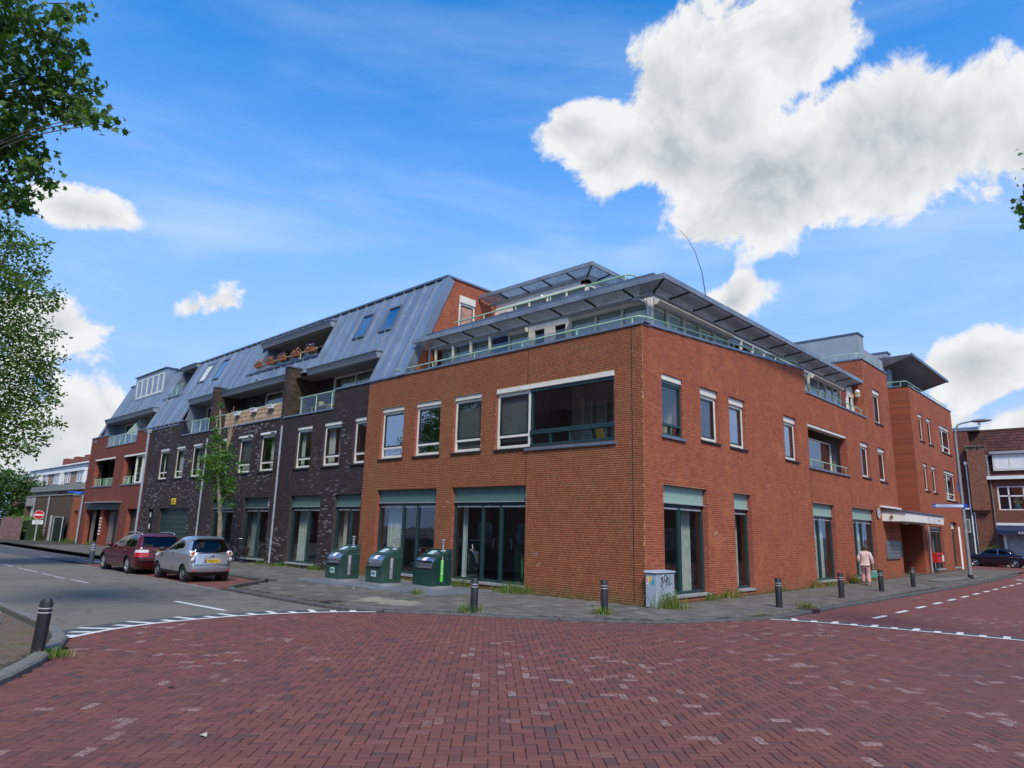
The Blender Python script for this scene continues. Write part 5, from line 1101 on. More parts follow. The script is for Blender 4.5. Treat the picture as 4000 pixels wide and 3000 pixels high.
# chimney breast and stepped lead
ch_ = MB(); ch_.box(-1.25, -.05, 51.62, 52, 4.3, 9.1); cho = ch_.build('chimney', mat('chimney_brick', (.21, .085, .05), .9, var=.3, scale=9, bump=.5, bscale=18), bh)
for i in range(4): MB().box(-1.25 + i * .08, -.05 - i * .08, 51.62 + i * .08, 52, 4.2 - i * .1, 4.3 - i * .1).build('corbel', MATS['chimney_brick'], cho)
MB().box(-1.35, .05, 51.55, 52.1, 9.4, 9.52).build('chimney_cap', mat('mossy_concrete', (.12, .11, .08), .9, var=.3), cho)
for x in (-1.2, -.65, -.15): MB().box(x - .12, x + .12, 51.62, 52, 9.1, 9.4).build('chimney_pot_pier', MATS['mossy_concrete'], cho)
for i in range(7): MB().box(.0 + .0 * i, .14, 51.9, 52.05, 7.0 + i * .25, 7.2 + i * .25).build('lead_step', PIPE, bh)
downpipe(bh, FH, .15, .3, 6.6, .08, .05, m=mat('grey_pipe', (.16, .15, .16), .6))
downpipe(bh, FH, -1.42, .3, 8.0, .1, .06, 'hopper', WHITE)
# awning
aw = thing('barber_awning', 'navy blue awning lettered KAPPER over the shop front', 'awning', (1.8, 51.7, 2.3)); NAVY = mat('navy_canvas', (.012, .02, .06), .8)
MB().hexa([(.25, 52, 2.95), (5, 52, 2.95), (5, 51.2, 2.55), (.25, 51.2, 2.55), (.25, 52, 3.0), (5, 52, 3.0), (5, 51.2, 2.6), (.25, 51.2, 2.6)]).build('canvas', NAVY, aw); MB().box(.25, 5, 51.18, 51.22, 2.25, 2.58).build('valance', NAVY, aw)
MB().box(.1, 5, 51.9, 52, 3.0, 3.2).build('awning_box', WHITE, aw); text('KAPPERS', .27, WHITE, (2.18, 51.17, 2.42), (1, 0, 0), (0, 0, 1), aw, sx=1.0)
MB().fbox(FH, .55, .75, -.3, 2.3, -.05, .05).build('door_post', WHITE, bh)
sh_ = MB(); sh_.fbox(FH, .75, 3.6, -.3, 2.45, -.12, -.1); sho = sh_.build('roller_shutter', mat('shutter_grey', (.42, .43, .44), .5, .3), bh)
for i in range(18): MB().fbox(FH, .76, 3.58, -.28 + i * .15, -.17 + i * .15, -.1, -.085).build('shutter_slat', MATS['shutter_grey'], sho)
# dark house flank to the left of it
nb = thing('dark_neighbour_house', 'dark grey side wall with a roller hatch beside the white downpipe', 'building', (-2.5, 51, Z_PAV))
MB().box(-9, -1.55, 51.6, 54, -.4, 4.25).build('wall', mat('dark_boarding', (.03, .03, .035), .7, var=.2), nb); MB().box(-9.1, -1.5, 51.5, 54, 4.25, 4.4).build('roof_edge', WHITE, nb)
MB().box(-2.4, -1.9, 51.52, 51.6, .9, 1.75).build('cash_hatch', mat('hatch_grey', (.12, .12, .12), .5), nb); MB().box(-2.25, -2.05, 51.49, 51.52, 1.25, 1.5).build('hatch_screen', WHITE, nb)
MB().box(-9, -1.2, 52.2, 56, 4.2, 10.8).build('upper_wall', mat('upper_brick', (.15, .05, .035), .9, var=.25, scale=7, bump=.4, bscale=14), nb)
# ================================================================ background, left: garages, fence, row houses
ga = thing('brown_brick_garage', 'low brown brick garage block beyond the red end house', 'garage', (-60, 0, -.3))
gw_ = wall(FL, 53.3, 65.1, -.5, 3.5, [], 'wall', MORTO, ga); bricks(FL, 53.3, 65.1, -.5, 3.5, [], BROWN, gw_)
MB().box(-68.6, -65.1, .25, .4, -.5, 3.5).build('door_wall', mat('brown_wall', (.11, .075, .05), .9, var=.2), ga); MB().box(-68.6, -65.1, -.02, .3, 2.65, 3.55).build('concrete_lintel', mat('stained_concrete', (.30, .29, .25), .9, var=.2, dirt=((.14, .14, .06), 2, .8)), ga); MB().box(-67.1, -65.3, .18, .24, -.45, 2.62).build('white_door', WHITE, ga)
MB().box(-65.15, -65.0, -.03, .2, -.5, 3.5).build('wall_corner', MATS['brown_wall'], ga); MB().box(-68.7, -53.2, -.06, 6, 3.5, 3.6).build('roof_edge', mat('bitumen_edge', (.22, .22, .21), .7), ga); MB().box(-68.8, -68.5, .0, 4, -.5, 3.5).build('wall', MATS['brown_wall'], ga)
downpipe(ga, FL, 60.1, -.3, 3.45, .1, .07); downpipe(ga, FL, 65.0, -.3, 3.4, .1, .06)
lr_ = thing('low_red_annex', 'low red brick annex with a black door beside the garage', 'annex', (-52, 0, -.3))
w_ = wall(FL, 50.65, 53.28, -.5, 3.42, [(51.55, 52.5, -.5, 2.28)], 'wall', MORT, lr_); bricks(FL, 50.65, 53.28, -.5, 3.42, [(51.55, 52.5, -.5, 2.28)], RED, w_); MB().box(-53.3, -50.62, -.05, 4, 3.42, 3.5).build('roof_edge', mat('bitumen_edge'), lr_); MB().fbox(FL, 51.56, 52.49, -.4, 2.27, -.3, -.25).build('door', MATS['black_door'], lr_)
for x0, x1, z, nm, lb_ in ((-53.2, -50.8, 3.5, 'blue_tarpaulin', 'crumpled blue tarpaulin on the low red annex roof'), (-57.5, -54.2, 3.6, 'blue_tarpaulin', 'blue tarpaulin lying on the brown garage roof')):
    mb = MB(); nx = 12
    for i in range(nx + 1):
        for j in range(4): mb.v.append((x0 + (x1 - x0) * i / nx, .3 + j * .5, z + .05 + (.22 * abs(math.sin(i * 1.3 + j)) * math.sin(math.pi * i / nx))))
    for i in range(nx):
        for j in range(3): a = i * 4 + j; mb.f.append((a, a + 1, a + 5, a + 4))
    tag(mb.build(nm, mat('blue_plastic', (.03, .13, .50), .5), None), lb_, 'tarpaulin')
gt = thing('wire_gate', 'dark wire mesh gate in a pale frame beside the annex', 'gate', (-54.5, -.5, -.35)); FGt = Fr((0, -.45, 0), (-1, 0, 0), (0, -1, 0))
mb = MB(); mb.ring(FGt, 53.3, 55.9, -.3, 1.75, .06, 0, .06); mb.build('gate_frame', mat('galvanised', (.5, .52, .52), .5, .3), gt)
for i in range(12): MB().fbox(FGt, 53.36, 55.84, -.2 + i * .16, -.185 + i * .16, .02, .035).build('gate_wire', mat('green_wire', (.015, .03, .02), .5), gt)
for i in range(24): MB().fbox(FGt, 53.4 + i * .1, 53.412 + i * .1, -.24, 1.7, .02, .035).build('gate_wire', MATS['green_wire'], gt)
MB().box(-56, -53.3, -.3, -.28, -.3, 1.7).build('mesh_cover', mat('dark_net', (.012, .02, .018), .8), gt); MB().fbox(FGt, 56.6, 56.8, -.45, 1.85, 0, .12).build('gate_post', MATS['galvanised'], gt)
fn = thing('concrete_slab_fence', 'pinkish concrete panel fence at the far left', 'fence', (-61, -2.2, -.4)); FFn = Fr((0, -2.2, 0), (-1, 0, 0), (0, -1, 0))
for i in range(4):
    u_ = 57.9 + i * 1.9
    MB().fbox(FFn, u_ - .09, u_ + .09, -.45, 1.62, 0, .14).build('fence_post', mat('fence_post', (.20, .13, .10), .9, var=.2), fn)
    for j in range(5): MB().fbox(FFn, u_ + .09, u_ + 1.81, -.45 + j * .4, -.07 + j * .4, .03, .08).build('fence_slab', mat('fence_slab', (.26, .13, .12), .9, var=.2, dirt=((.14, .11, .05), 1, .6)), fn)
bn = thing('grey_wheelie_bin', 'grey wheelie bin at the left edge beside the slab fence', 'bin', (-61.5, -3.6, -.4)); MB().hexa([(-61.8, -3.9, -.35), (-61.2, -3.9, -.35), (-61.2, -3.3, -.35), (-61.8, -3.3, -.35), (-61.9, -4, .75), (-61.1, -4, .75), (-61.1, -3.2, .75), (-61.9, -3.2, .75)]).build('bin_body', mat('bin_grey', (.28, .29, .30), .5), bn); MB().box(-61.95, -61.05, -4.05, -3.15, .75, .85).build('lid', MATS['bin_grey'], bn)
sg = thing('no_entry_sign', 'red and white no entry sign with a cyclists-excepted plate', 'traffic sign', (-56.5, -1.45, -.3))
n_ = Vector((1, -.25, 0)).normalized(); r_ = Vector((.25, 1, 0)).normalized(); zz = Vector((0, 0, 1)); c_ = Vector((-56.5, -1.45, 1.85))
MB().tube([(-56.55, -1.45, -.4), (-56.55, -1.45, 2.1)], .05, 8).build('pole', mat('galvanised'), sg, smooth=True, auto=40)
MB().lathe([(.36, 0), (.36, .02)], c_ + n_ * .02, 24, (r_, zz, n_)).build('rim', WHITE, sg); MB().lathe([(.33, 0), (.33, .012)], c_ + n_ * .035, 24, (r_, zz, n_)).build('disc', mat('sign_red', (.50, .012, .02), .4), sg)
def plate(c, w_, h_, t, m, nm, par, n=n_, r=r_): return MB().hexa([c - r * w_ / 2 - zz * h_ / 2, c + r * w_ / 2 - zz * h_ / 2, c + r * w_ / 2 - zz * h_ / 2 + n * t, c - r * w_ / 2 - zz * h_ / 2 + n * t, c - r * w_ / 2 + zz * h_ / 2, c + r * w_ / 2 + zz * h_ / 2, c + r * w_ / 2 + zz * h_ / 2 + n * t, c - r * w_ / 2 + zz * h_ / 2 + n * t]).build(nm, m, par)
plate(c_ + n_ * .048, .56, .12, .008, WHITE, 'bar', sg); pz = c_ + n_ * .02 - zz * .58; plate(pz, .72, .34, .015, WHITE, 'sub_plate', sg)
text('uitgezonderd', .11, BLACK, pz + n_ * .02 + zz * .1, r_, zz, sg)
for k_ in (-.1, .1): MB().lathe([(.075, 0), (.075, .004)], pz + n_ * .017 + r_ * k_ - zz * .06, 14, (r_, zz, n_)).build('bicycle_symbol', BLACK, sg); MB().lathe([(.058, 0), (.058, .004)], pz + n_ * .019 + r_ * k_ - zz * .06, 14, (r_, zz, n_)).build('bicycle_symbol', WHITE, sg)
# annex with flat roof and the row of houses behind
an = thing('flat_roofed_workshop', 'flat-roofed grey workshop behind the brown garages', 'building', (-72, 3, -.4)); MB().box(-80.5, -62, 3, 12, -.4, 4.3).build('wall', mat('workshop_grey', (.24, .25, .26), .8, var=.15), an); MB().box(-70.5, -62, 2.9, 3.02, 3.4, 4.2).build('brick_band', mat('upper_brick'), an); MB().box(-80.8, -61.8, 2.7, 12.2, 4.3, 4.85).build('roof_edge', mat('bitumen_edge'), an)
SLATE = mat('blue_slate', (.10, .13, .18), .6, var=.15, scale=3); TAUPE = mat('taupe_boards', (.30, .21, .17), .8)
for i, (x0, x1, lb_) in enumerate([(-94.8, -84.6, 'nearest grey mansard row house with a wide white-framed window'), (-105.6, -95.2, 'middle grey mansard row house with two white windows'), (-120, -106.2, 'farthest grey mansard row house, mostly behind the trees')]):
    h = thing('mansard_row_house', lb_, 'house', ((x0 + x1) / 2, 9, -.4), 0, 'mansard row houses behind the garages')
    MB().box(x0, x1, 9.05, 16, -.4, 6.0).build('wall', TAUPE, h); MB().hexa([(x0, 8.9, 5.9), (x1, 8.9, 5.9), (x1, 16, 5.9), (x0, 16, 5.9), (x0, 10.2, 8.7), (x1, 10.2, 8.7), (x1, 16, 8.7), (x0, 16, 8.7)]).build('roof', SLATE, h); MB().box(x0, x1, 10.0, 16.2, 8.7, 8.85).build('ridge_trim', WHITE, h)
    a, b = x0 + .9, x1 - .9
    dd_ = MB(); dd_.box(a, b, 8.8, 10, 5.9, 7.6); do = dd_.build('dormer', TAUPE, h); MB().box(a - .25, b + .25, 8.6, 10.2, 7.45, 7.8).build('dormer_fascia', WHITE, do); MB().box(a - .2, a, 8.7, 10, 5.9, 7.6).build('dormer_side', WHITE, do); MB().box(b, b + .2, 8.7, 10, 5.9, 7.6).build('dormer_side', WHITE, do)
    Fd_ = Fr((0, 8.78, 0), (1, 0, 0), (0, -1, 0))
    for c in ((a + .6, a + 2.6), (b - 2.8, b - .4)):
        w3 = MB(); w3.ring(Fd_, c[0], c[1], 6.05, 7.4, .14, -.05, .02); w3.fbox(Fd_, (c[0] + c[1]) / 2 - .06, (c[0] + c[1]) / 2 + .06, 6.1, 7.3, -.05, .02); wo = w3.build('window', WHITE, do); MB().poly([Fd_.p(c[0], 6.1, -.01), Fd_.p(c[1], 6.1, -.01), Fd_.p(c[1], 7.3, -.01), Fd_.p(c[0], 7.3, -.01)]).build('pane', mat('far_glass', (.22, .26, .30), .15), wo, fix=False)
far = thing('red_roofed_terrace', 'distant terrace ridge with four brick chimneys above the trees', 'building', (-160, 20, -.4)); MB().prism([(-185, 20, 8), (-185, 28, 12.4), (-185, 36, 8)], (40, 0, 0)).build('roof', mat('far_tile', (.09, .05, .045), .8), far); MB().box(-185, -145, 20.5, 35, -.4, 8).build('wall', mat('far_brick', (.2, .09, .06), .9), far)
for x in (-173, -164.5, -156.5, -148.4): MB().box(x - 1.3, x + 1.3, 27, 29, 11, 15).build('chimney', mat('far_chimney', (.22, .07, .05), .9), far)
# opposite houses, seen only as reflections in the glass and as bounced light
oh = thing('opposite_terrace', 'brick terrace across the street, mirrored in the shop windows', 'building', (-20, -24, -.3)); 
for x0, x1 in ((-112, -57), (-35, 3)): MB().box(x0, x1, -32, -24, -.3, 10.8).build('wall', mat('upper_brick'), oh); MB().prism([(x0, -24, 10.8), (x0, -28, 14.2), (x0, -32, 10.8)], (x1 - x0, 0, 0)).build('roof', mat('ridge_tile'), oh)
for i in range(24):
    x = -110 + i * 4.6
    if -59 < x < -34: continue
    for z in (.6, 3.6, 6.8): MB().box(x, x + 1.6, -24, -23.95, z, z + 1.5).build('window', WHITE, oh); MB().box(x + .1, x + 1.5, -23.95, -23.94, z + .1, z + 1.4).build('pane', mat('far_glass'), oh)
oh2 = thing('opposite_street_house', 'brick house across the right-hand street, mirrored in the windows', 'building', (17, 15, -.3)); MB().box(17, 26, 4, 48, -.3, 6.5).build('wall', mat('upper_brick'), oh2); MB().prism([(17, 4, 6.5), (21.5, 4, 10), (26, 4, 6.5)], (0, 44, 0)).build('roof', mat('ridge_tile'), oh2)
for i in range(9):
    y = 6 + i * 4.7
    for z in (.5, 3.7): MB().box(16.95, 17, y, y + 1.7, z, z + 1.6).build('window', WHITE, oh2); MB().box(16.93, 16.95, y + .1, y + 1.6, z + .1, z + 1.5).build('pane', mat('far_glass'), oh2)
# ================================================================ street furniture
ANTH = mat('anthracite_plastic', (.020, .021, .024), .5, var=.15, scale=5, dirt=((.06, .055, .05), 4, .5)); BAND = mat('reflector_white', (.45, .46, .47), .4); BANDR = mat('reflector_red', (.30, .02, .03), .4)
def bollard(label, x, y, h=.78, r=.082, red=False, lean=(0, 0), base=Z_PAV, flat=False):
    t = thing('bollard', label, 'bollard', (x, y, base - .02), 0, 'black bollards round the crossing', world=False); t.rotation_euler = (lean[0], lean[1], random.random())
    n = 8
    prof = [(r * .99, 0), (r * 1.0, h * .72), (r, h * .93), (r * .62, h), (r * .02, h * 1.005)] if not flat else [(r * .98, 0), (r, h * .985), (r * .93, h), (.01, h * 1.0)]
    MB().lathe(prof, (0, 0, 0), n if not flat else 14).build('shaft', ANTH, t, smooth=flat, auto=35)
    for z in (h * .74, h * .82): MB().lathe([(r * 1.005, z), (r * 1.03, z + .003), (r * 1.03, z + .012), (r * 1.005, z + .015)], (0, 0, 0), n if not flat else 14).build('reflector_band', BAND, t)
    if red: 
        for z in (h * .74, h * .82): MB().box(r * .6, r * 1.06, -r * .5, r * .5, z + .001, z + .021).build('red_reflector', BANDR, t)
    return t
bollard('large leaning black bollard on the left-hand corner, nearest the camera', -1.52, -13.1, .74, .088, lean=(.02, .035), base=Z_PAV + .03)
bollard('black bollard in grass in front of the right shop window', -1.66, -4.62, .76, .088, flat=True)
bollard('black bollard with red reflector in front of the blank corner wall', .26, -2.22, .77, .088, red=True, flat=True)
bollard('first black bollard to the right of the grey cabinet', 2.28, 2.95, .78, .088, flat=True)
bollard('second black bollard along the right-hand kerb, beside the person', 2.32, 7.75, .78, .088, flat=True)
bollard('third black bollard along the right-hand kerb, just past the person', 2.32, 12.0, .78, .088, flat=True)
bollard('farthest black bollard on the right, before the entrance canopy', 2.38, 16.1, .78, .088, flat=True)
b_ = thing('striped_bollard', 'small blue-grey bollard with white bands beside the dark red car', 'bollard', (-23.95, -6.3, Z_PAV - .1), world=False)
MB().lathe([(.1, 0), (.1, .88), (.06, .93), (.01, .94)], (0, 0, 0), 12).build('shaft', mat('blue_grey_plastic', (.05, .07, .10), .5), b_, smooth=True, auto=40)
for z in (.6, .7, .8): MB().lathe([(.101, z), (.106, z + .005), (.106, z + .045), (.101, z + .05)], (0, 0, 0), 12).build('reflector_band', BAND, b_)
# underground-waste inlets
BING = mat('bin_green', (.008, .040, .032), .38, var=.12, scale=2.5, dirt=((.05, .085, .07), 2.5, .4), coat=.2); DRUM = mat('bin_steel', (.50, .50, .52), .25, .9, var=.15)
PLATE = mat('chequer_plate', (.30, .32, .35), .45, .6, var=.12, bump=.8, bscale=55, scale=3)
def waste_bin(label, x, y, wid, dep, h, strip, note, lid=False, tint=None, words=''):
    t = thing('waste_inlet', label, 'waste container', (x, y, -.155), 0, 'underground waste inlets', world=False); m = tint or BING
    pr = [(-dep / 2, .09)] + [(-dep / 2, .60)]
    top = [(-dep / 2 + .012, .70), (-dep / 2 + .05, .80), (-dep / 2 + .12, .88), (-dep / 2 + .22, .955), (-dep / 2 + .36, 1.03), (dep / 2 - .12, 1.14), (dep / 2 - .015, h), (dep / 2, h - .02)]
    side = pr + top + [(dep / 2, .09)]
    body = MB()
    for s in (-1, 1):   # two cheeks
        body.prism([(s * wid / 2 - (.07 if s > 0 else 0), yy, zz_) for yy, zz_ in side], (.07, 0, 0))
    body.box(-wid / 2 + .07, wid / 2 - .07, -dep / 2 + .006, dep / 2 - .006, .09, .56)
    body.hexa([(-wid / 2 + .07, -dep / 2 + .27, .56), (wid / 2 - .07, -dep / 2 + .27, .56), (wid / 2 - .07, dep / 2 - .006, .56), (-wid / 2 + .07, dep / 2 - .006, .56), (-wid / 2 + .07, -dep / 2 + .27, .965), (wid / 2 - .07, -dep / 2 + .27, .965), (wid / 2 - .07, dep / 2 - .03, h - .015), (-wid / 2 + .07, dep / 2 - .03, h - .015)])
    body.build('body', m, t, bevel=.008)
    MB().box(-wid / 2 - .02, wid / 2 + .02, -dep / 2 - .02, dep / 2 + .02, .0, .09).build('plinth', mat('galvanised_plinth', (.36, .37, .38), .5, .5), t)
    dr = MB(); e1, e2, e3 = Vector((0, 1, 0)), Vector((0, 0, 1)), Vector((1, 0, 0)); dr.lathe([(.23, -wid / 2 + .072), (.23, wid / 2 - .072)], (0, -dep / 2 + .26, .70), 28, (e1, e2, e3)); dro = dr.build('drum', DRUM, t, smooth=True, auto=40)
    MB().box(-wid / 2 + .09, wid / 2 - .09, -dep / 2 - .035, -dep / 2 + .04, .595 if not lid else .80, .62 if not lid else .84).build('handle', DRUM if not lid else CASE, t)
    MB().box(-wid / 2 + .075, wid / 2 - .075, -dep / 2 + .02, -dep / 2 + .03, .56, .59).build('slot', BLACK, t)
    for a, b, c in ((-.16, .04, WHITE), (.06, .16, mat('sticker_blue', (.06, .12, .35), .5))):
        q = MB(); p0 = []
        for k in range(5): th = R(100 + k * 12); p0 += [(a, -dep / 2 + .26 + .232 * math.cos(th), .70 + .232 * math.sin(th)), (b, -dep / 2 + .26 + .232 * math.cos(th), .70 + .232 * math.sin(th))]
        q.v = p0; q.f = [(2 * k, 2 * k + 1, 2 * k + 3, 2 * k + 2) for k in range(4)]; q.build('label', c, dro, fix=False)
    MB().box(wid / 2 + .001, wid / 2 + .005, -.02 - .055, -.02 + .055, .22, .86).build('side_strip', strip, t)
    tm = text_mesh(words, .075); tm.materials.append(WHITE); to = bpy.data.objects.new('strip_lettering', tm);
    M = Matrix(((0, 0, 1, wid / 2 + .007), (0, -1, 0, -.02), (1, 0, 0, .70), (0, 0, 0, 1))); tm.transform(M); link(to, t)
    if note: MB().box(-.13, .13, -dep / 2 - .003, -dep / 2 + .002, .28, .46).build('notice', mat('pale_sticker', (.40, .52, .52), .6), t); MB().box(-.09, .09, -dep / 2 - .005, -dep / 2 - .0035, .34, .41).build('notice_print', mat('sticker_teal', (.05, .16, .18), .6), t)
    for a, b, y0, y1, c in ((-.3, -.02, .0, .22, mat('pale_sticker')), (.04, .2, -.02, .14, mat('dark_screen', (.10, .13, .16), .2)), (.1, .3, .2, .28, mat('pale_sticker'))):
        f_ = lambda yy: .965 + (h - .98) * (yy - (-dep / 2 + .27)) / (dep - .3)
        MB().poly([(a, y0, f_(y0) + .004), (b, y0, f_(y0) + .004), (b, y1, f_(y1) + .004), (a, y1, f_(y1) + .004)]).build('top_panel', c, t, fix=False)
    MB().lathe([(.035, h - .03), (.035, h + .16), (.06, h + .165), (.06, h + .19), (.03, h + .2), (.03, h + .24), (.065, h + .25), (.06, h + .28), (.01, h + .29)], (.16, dep / 2 - .12, 0), 12).build('vent_pipe', mat('galvanised_plinth'), t, smooth=True, auto=40)
    for yy, zz_ in ((dep / 2 - .2, h - .13), (dep / 2 - .2, h - .32), (dep / 2 - .04, h - .3), (dep / 2 - .04, h - .1)): MB().sphere((wid / 2 + .003, yy, zz_), .012, .012, .012, 6, 4).build('bolt', DRUM, t)
    return t
GREYS = mat('strip_grey', (.26, .25, .27), .5); LIME = mat('strip_lime', (.10, .62, .06), .5)
waste_bin('leftmost green waste inlet with a grey side strip', -10.38, -2.50, .86, .78, 1.2, GREYS, True, tint=mat('faded_bin_green', (.022, .060, .047), .45, var=.15, dirt=((.07, .10, .08), 2, .5)), words='Restafval')
waste_bin('middle green waste inlet with a grey side strip and square notice', -8.33, -2.30, .86, .76, 1.2, GREYS, True, tint=MATS['faded_bin_green'], words='Restafval')
waste_bin('rightmost dark green waste inlet with a bright lime side strip', -6.75, -1.60, .95, .78, 1.2, LIME, False, lid=True, words='gft en etensresten')
for q, lb_ in zip(PLATES, ('leftmost ridged steel floor plate under the waste inlets', 'middle ridged steel floor plate under the waste inlets', 'rightmost ridged steel floor plate under the lime-striped inlet')):
    x0, y0, x1, y1 = q[0][0], q[0][1], q[2][0], q[2][1]; tag(MB().box(x0, x1, y0, y1, -.2, -.158).build('floor_plate', PLATE, None, bevel=.004), lb_, 'steel plate', 'steel plates of the waste inlets')
# electrical cabinet
cab = thing('electrical_cabinet', 'grey street cabinet with black graffiti at the building corner', 'cabinet', (.27, .27, Z_PAV)); CABM = mat('cabinet_grey', (.34, .39, .44), .5, var=.06, scale=3, dirt=((.25, .27, .28), 4, .4))
MB().hexa([(.10, -.18, Z_PAV), (.42, -.18, Z_PAV), (.42, .72, Z_PAV), (.10, .72, Z_PAV), (.10, -.18, .68), (.42, -.18, .68), (.42, .72, .68), (.10, .72, .68)]).build('body', CABM, cab, bevel=.01)
MB().hexa([(.06, -.22, .685), (.46, -.22, .685), (.46, .76, .685), (.06, .76, .685), (.07, -.2, .74), (.44, -.2, .72), (.44, .75, .72), (.07, .75, .74)]).build('lid', CABM, cab, bevel=.012)
MB().box(.421, .424, .33, .36, .52, .62).build('lock', CASE, cab); MB().box(.4205, .423, .06, .12, .5, .58).build('sticker', mat('maroon_sticker', (.10, .015, .02), .5), cab); MB().box(.4205, .4222, .14, .2, .6, .645).build('sticker', WHITE, cab)
for a, b, c, d, m_ in ((.12, .19, .40, .57, WHITE), (.20, .27, .46, .60, mat('sticker_yellow', (.8, .55, .03), .5)), (.28, .36, .40, .52, mat('sticker_cyan', (.03, .40, .48), .5)), (.135, .165, .43, .56, mat('sticker_crimson', (.5, .02, .03), .5))): MB().box(a, b, -.1835 - .001 * (m_ is not WHITE), -.181, c, d).build('sticker', m_, cab)
def strokes(paths, F, u, z, s, r, m, parent, nm='graffiti_stroke'):
    for p in paths:
        pts = smooth_curve(p, 4); MB().tube([F(u + a * s, z + b * s) for a, b in pts], r, 5).build(nm, m, parent)
strokes([[(0, .5), (.12, .72), (.28, .62), (.22, .4), (.05, .45), (.3, .15), (.42, .1)], [(.35, 1.1), (.33, .7), (.4, .62), (.55, .75)], [(.75, 1.05), (.6, 1.15), (.52, .95), (.62, .7), (.78, .72), (.8, .9)], [(.85, .9), (.85, .3), (1.0, .95), (1.15, .8), (1.05, .45)], [(1.35, 1.1), (1.3, .7), (1.2, .4), (1.45, .5), (1.6, .55)], [(.1, .05), (.18, -.3), (.35, -.35), (.7, -.2), (1.1, -.3)]], lambda a, b: Vector((.4215, a, b)), .02, .22, .36, .008, BLACK, cab)
# lamp post with finger sign
lp = thing('street_lamp', 'tall grey street lamp with a curved arm over the right pavement', 'street lamp', (2.62, 26, Z_PAV)); LPM = mat('lamp_steel', (.30, .30, .29), .55, .3, var=.12, scale=3)
MB().tube([(2.62, 26, Z_PAV - .1), (2.62, 26, 1.2), (2.64, 26, 7.1), (2.68, 26, 7.45), (2.8, 26, 7.68), (3.0, 26, 7.76), (3.4, 26, 7.82)], [.095, .09, .058, .046, .042, .042, .04], 12).build('pole', LPM, lp, smooth=True, auto=40)
MB().sphere((3.85, 26, 7.82), .48, .17, .09, 14, 8).build('lamp_head', mat('lamp_head', (.22, .23, .23), .4, .3), lp, smooth=True); MB().lathe([(.05, 0), (.07, -.1), (.05, -.16)], (3.75, 26, 7.76), 10).build('sensor', WHITE, lp)
MB().lathe([(.125, 0), (.125, .22)], (2.62, 26, Z_PAV - .02), 12).build('base_collar', CASE, lp); MB().box(2.5, 2.56, 25.86, 25.9, 4.2, 4.7).build('pole_sticker', mat('sticker_blue'), lp)
fs = thing('direction_sign', 'blue-edged white direction sign to the centre on the lamp post', 'sign', (2.2, 25.85, 3.45)); BLU = mat('sign_blue', (.01, .05, .36), .4)
n2 = Vector((.35, -1, 0)).normalized(); r2 = Vector((1, .35, 0)).normalized(); c2 = Vector((2.12, 25.72, 3.46))
plate(c2, 1.55, .20, .02, BLU, 'board', fs, n2, r2); plate(c2 + n2 * .021 - r2 * .02, 1.22, .14, .004, mat('sign_pale', (.55, .62, .68), .4), 'field', fs, n2, r2)
text("a 't Centrum", .13, mat('sign_ink', (.02, .03, .08), .5), c2 + n2 * .03 - r2 * .26, r2, zz, fs, 'lettering', .85); MB().prism([c2 + n2 * .022 - r2 * .73, c2 + n2 * .022 - r2 * .67 + zz * .045, c2 + n2 * .022 - r2 * .67 - zz * .045], n2 * .004).build('arrow', mat('sign_pale'), fs)
sb_ = thing('wall_sign', 'grey rectangular sign with a white rim on the dark wall behind the lamp post', 'sign', (-1.85, 51.4, 2.4)); MB().box(-2.2, -1.5, 51.3, 51.33, 2.4, 3.45).build('board', mat('sign_grey', (.13, .14, .15), .5), sb_)
for q in ((-2.2, -2.16, 2.4, 3.45), (-1.54, -1.5, 2.4, 3.45), (-2.16, -1.54, 2.4, 2.44), (-2.16, -1.54, 3.41, 3.45)): MB().box(q[0], q[1], 51.28, 51.3, q[2], q[3]).build('rim', WHITE, sb_)
MB().box(-1.95, -1.75, 51.33, 51.6, 2.8, 3.0).build('bracket', LPM, sb_)
# wall lantern, aerial
wl_ = thing('wall_lantern', 'white six-sided lantern on the brick side wall of the terrace', 'lantern', (-.25, 20.1, 8.7)); MB().lathe([(.02, -.2), (.08, -.16), (.115, -.1), (.115, .1), (.13, .11), (.07, .19), (.02, .21)], (-.25, 20.03, 8.75), 6).build('housing', WHITE, wl_); MB().lathe([(.119, -.07), (.119, .07)], (-.25, 20.03, 8.75), 6).build('panes', mat('lantern_glass', (.45, .32, .12), .3), wl_); MB().box(-.3, -.2, 20.1, 20.25, 8.72, 8.8).build('bracket', WHITE, wl_)
tag(MB().tube([(-1.05, 6, 9.4), (-1.1, 6, 10.4), (-1.2, 6, 11.2), (-1.45, 6, 12.05), (-1.75, 6, 12.7), (-2.05, 6, 13.1)], [.02, .018, .015, .012, .01, .008], 6).build('whip_aerial', CASE, None), 'long thin curved whip aerial rising from the corner roof', 'aerial')
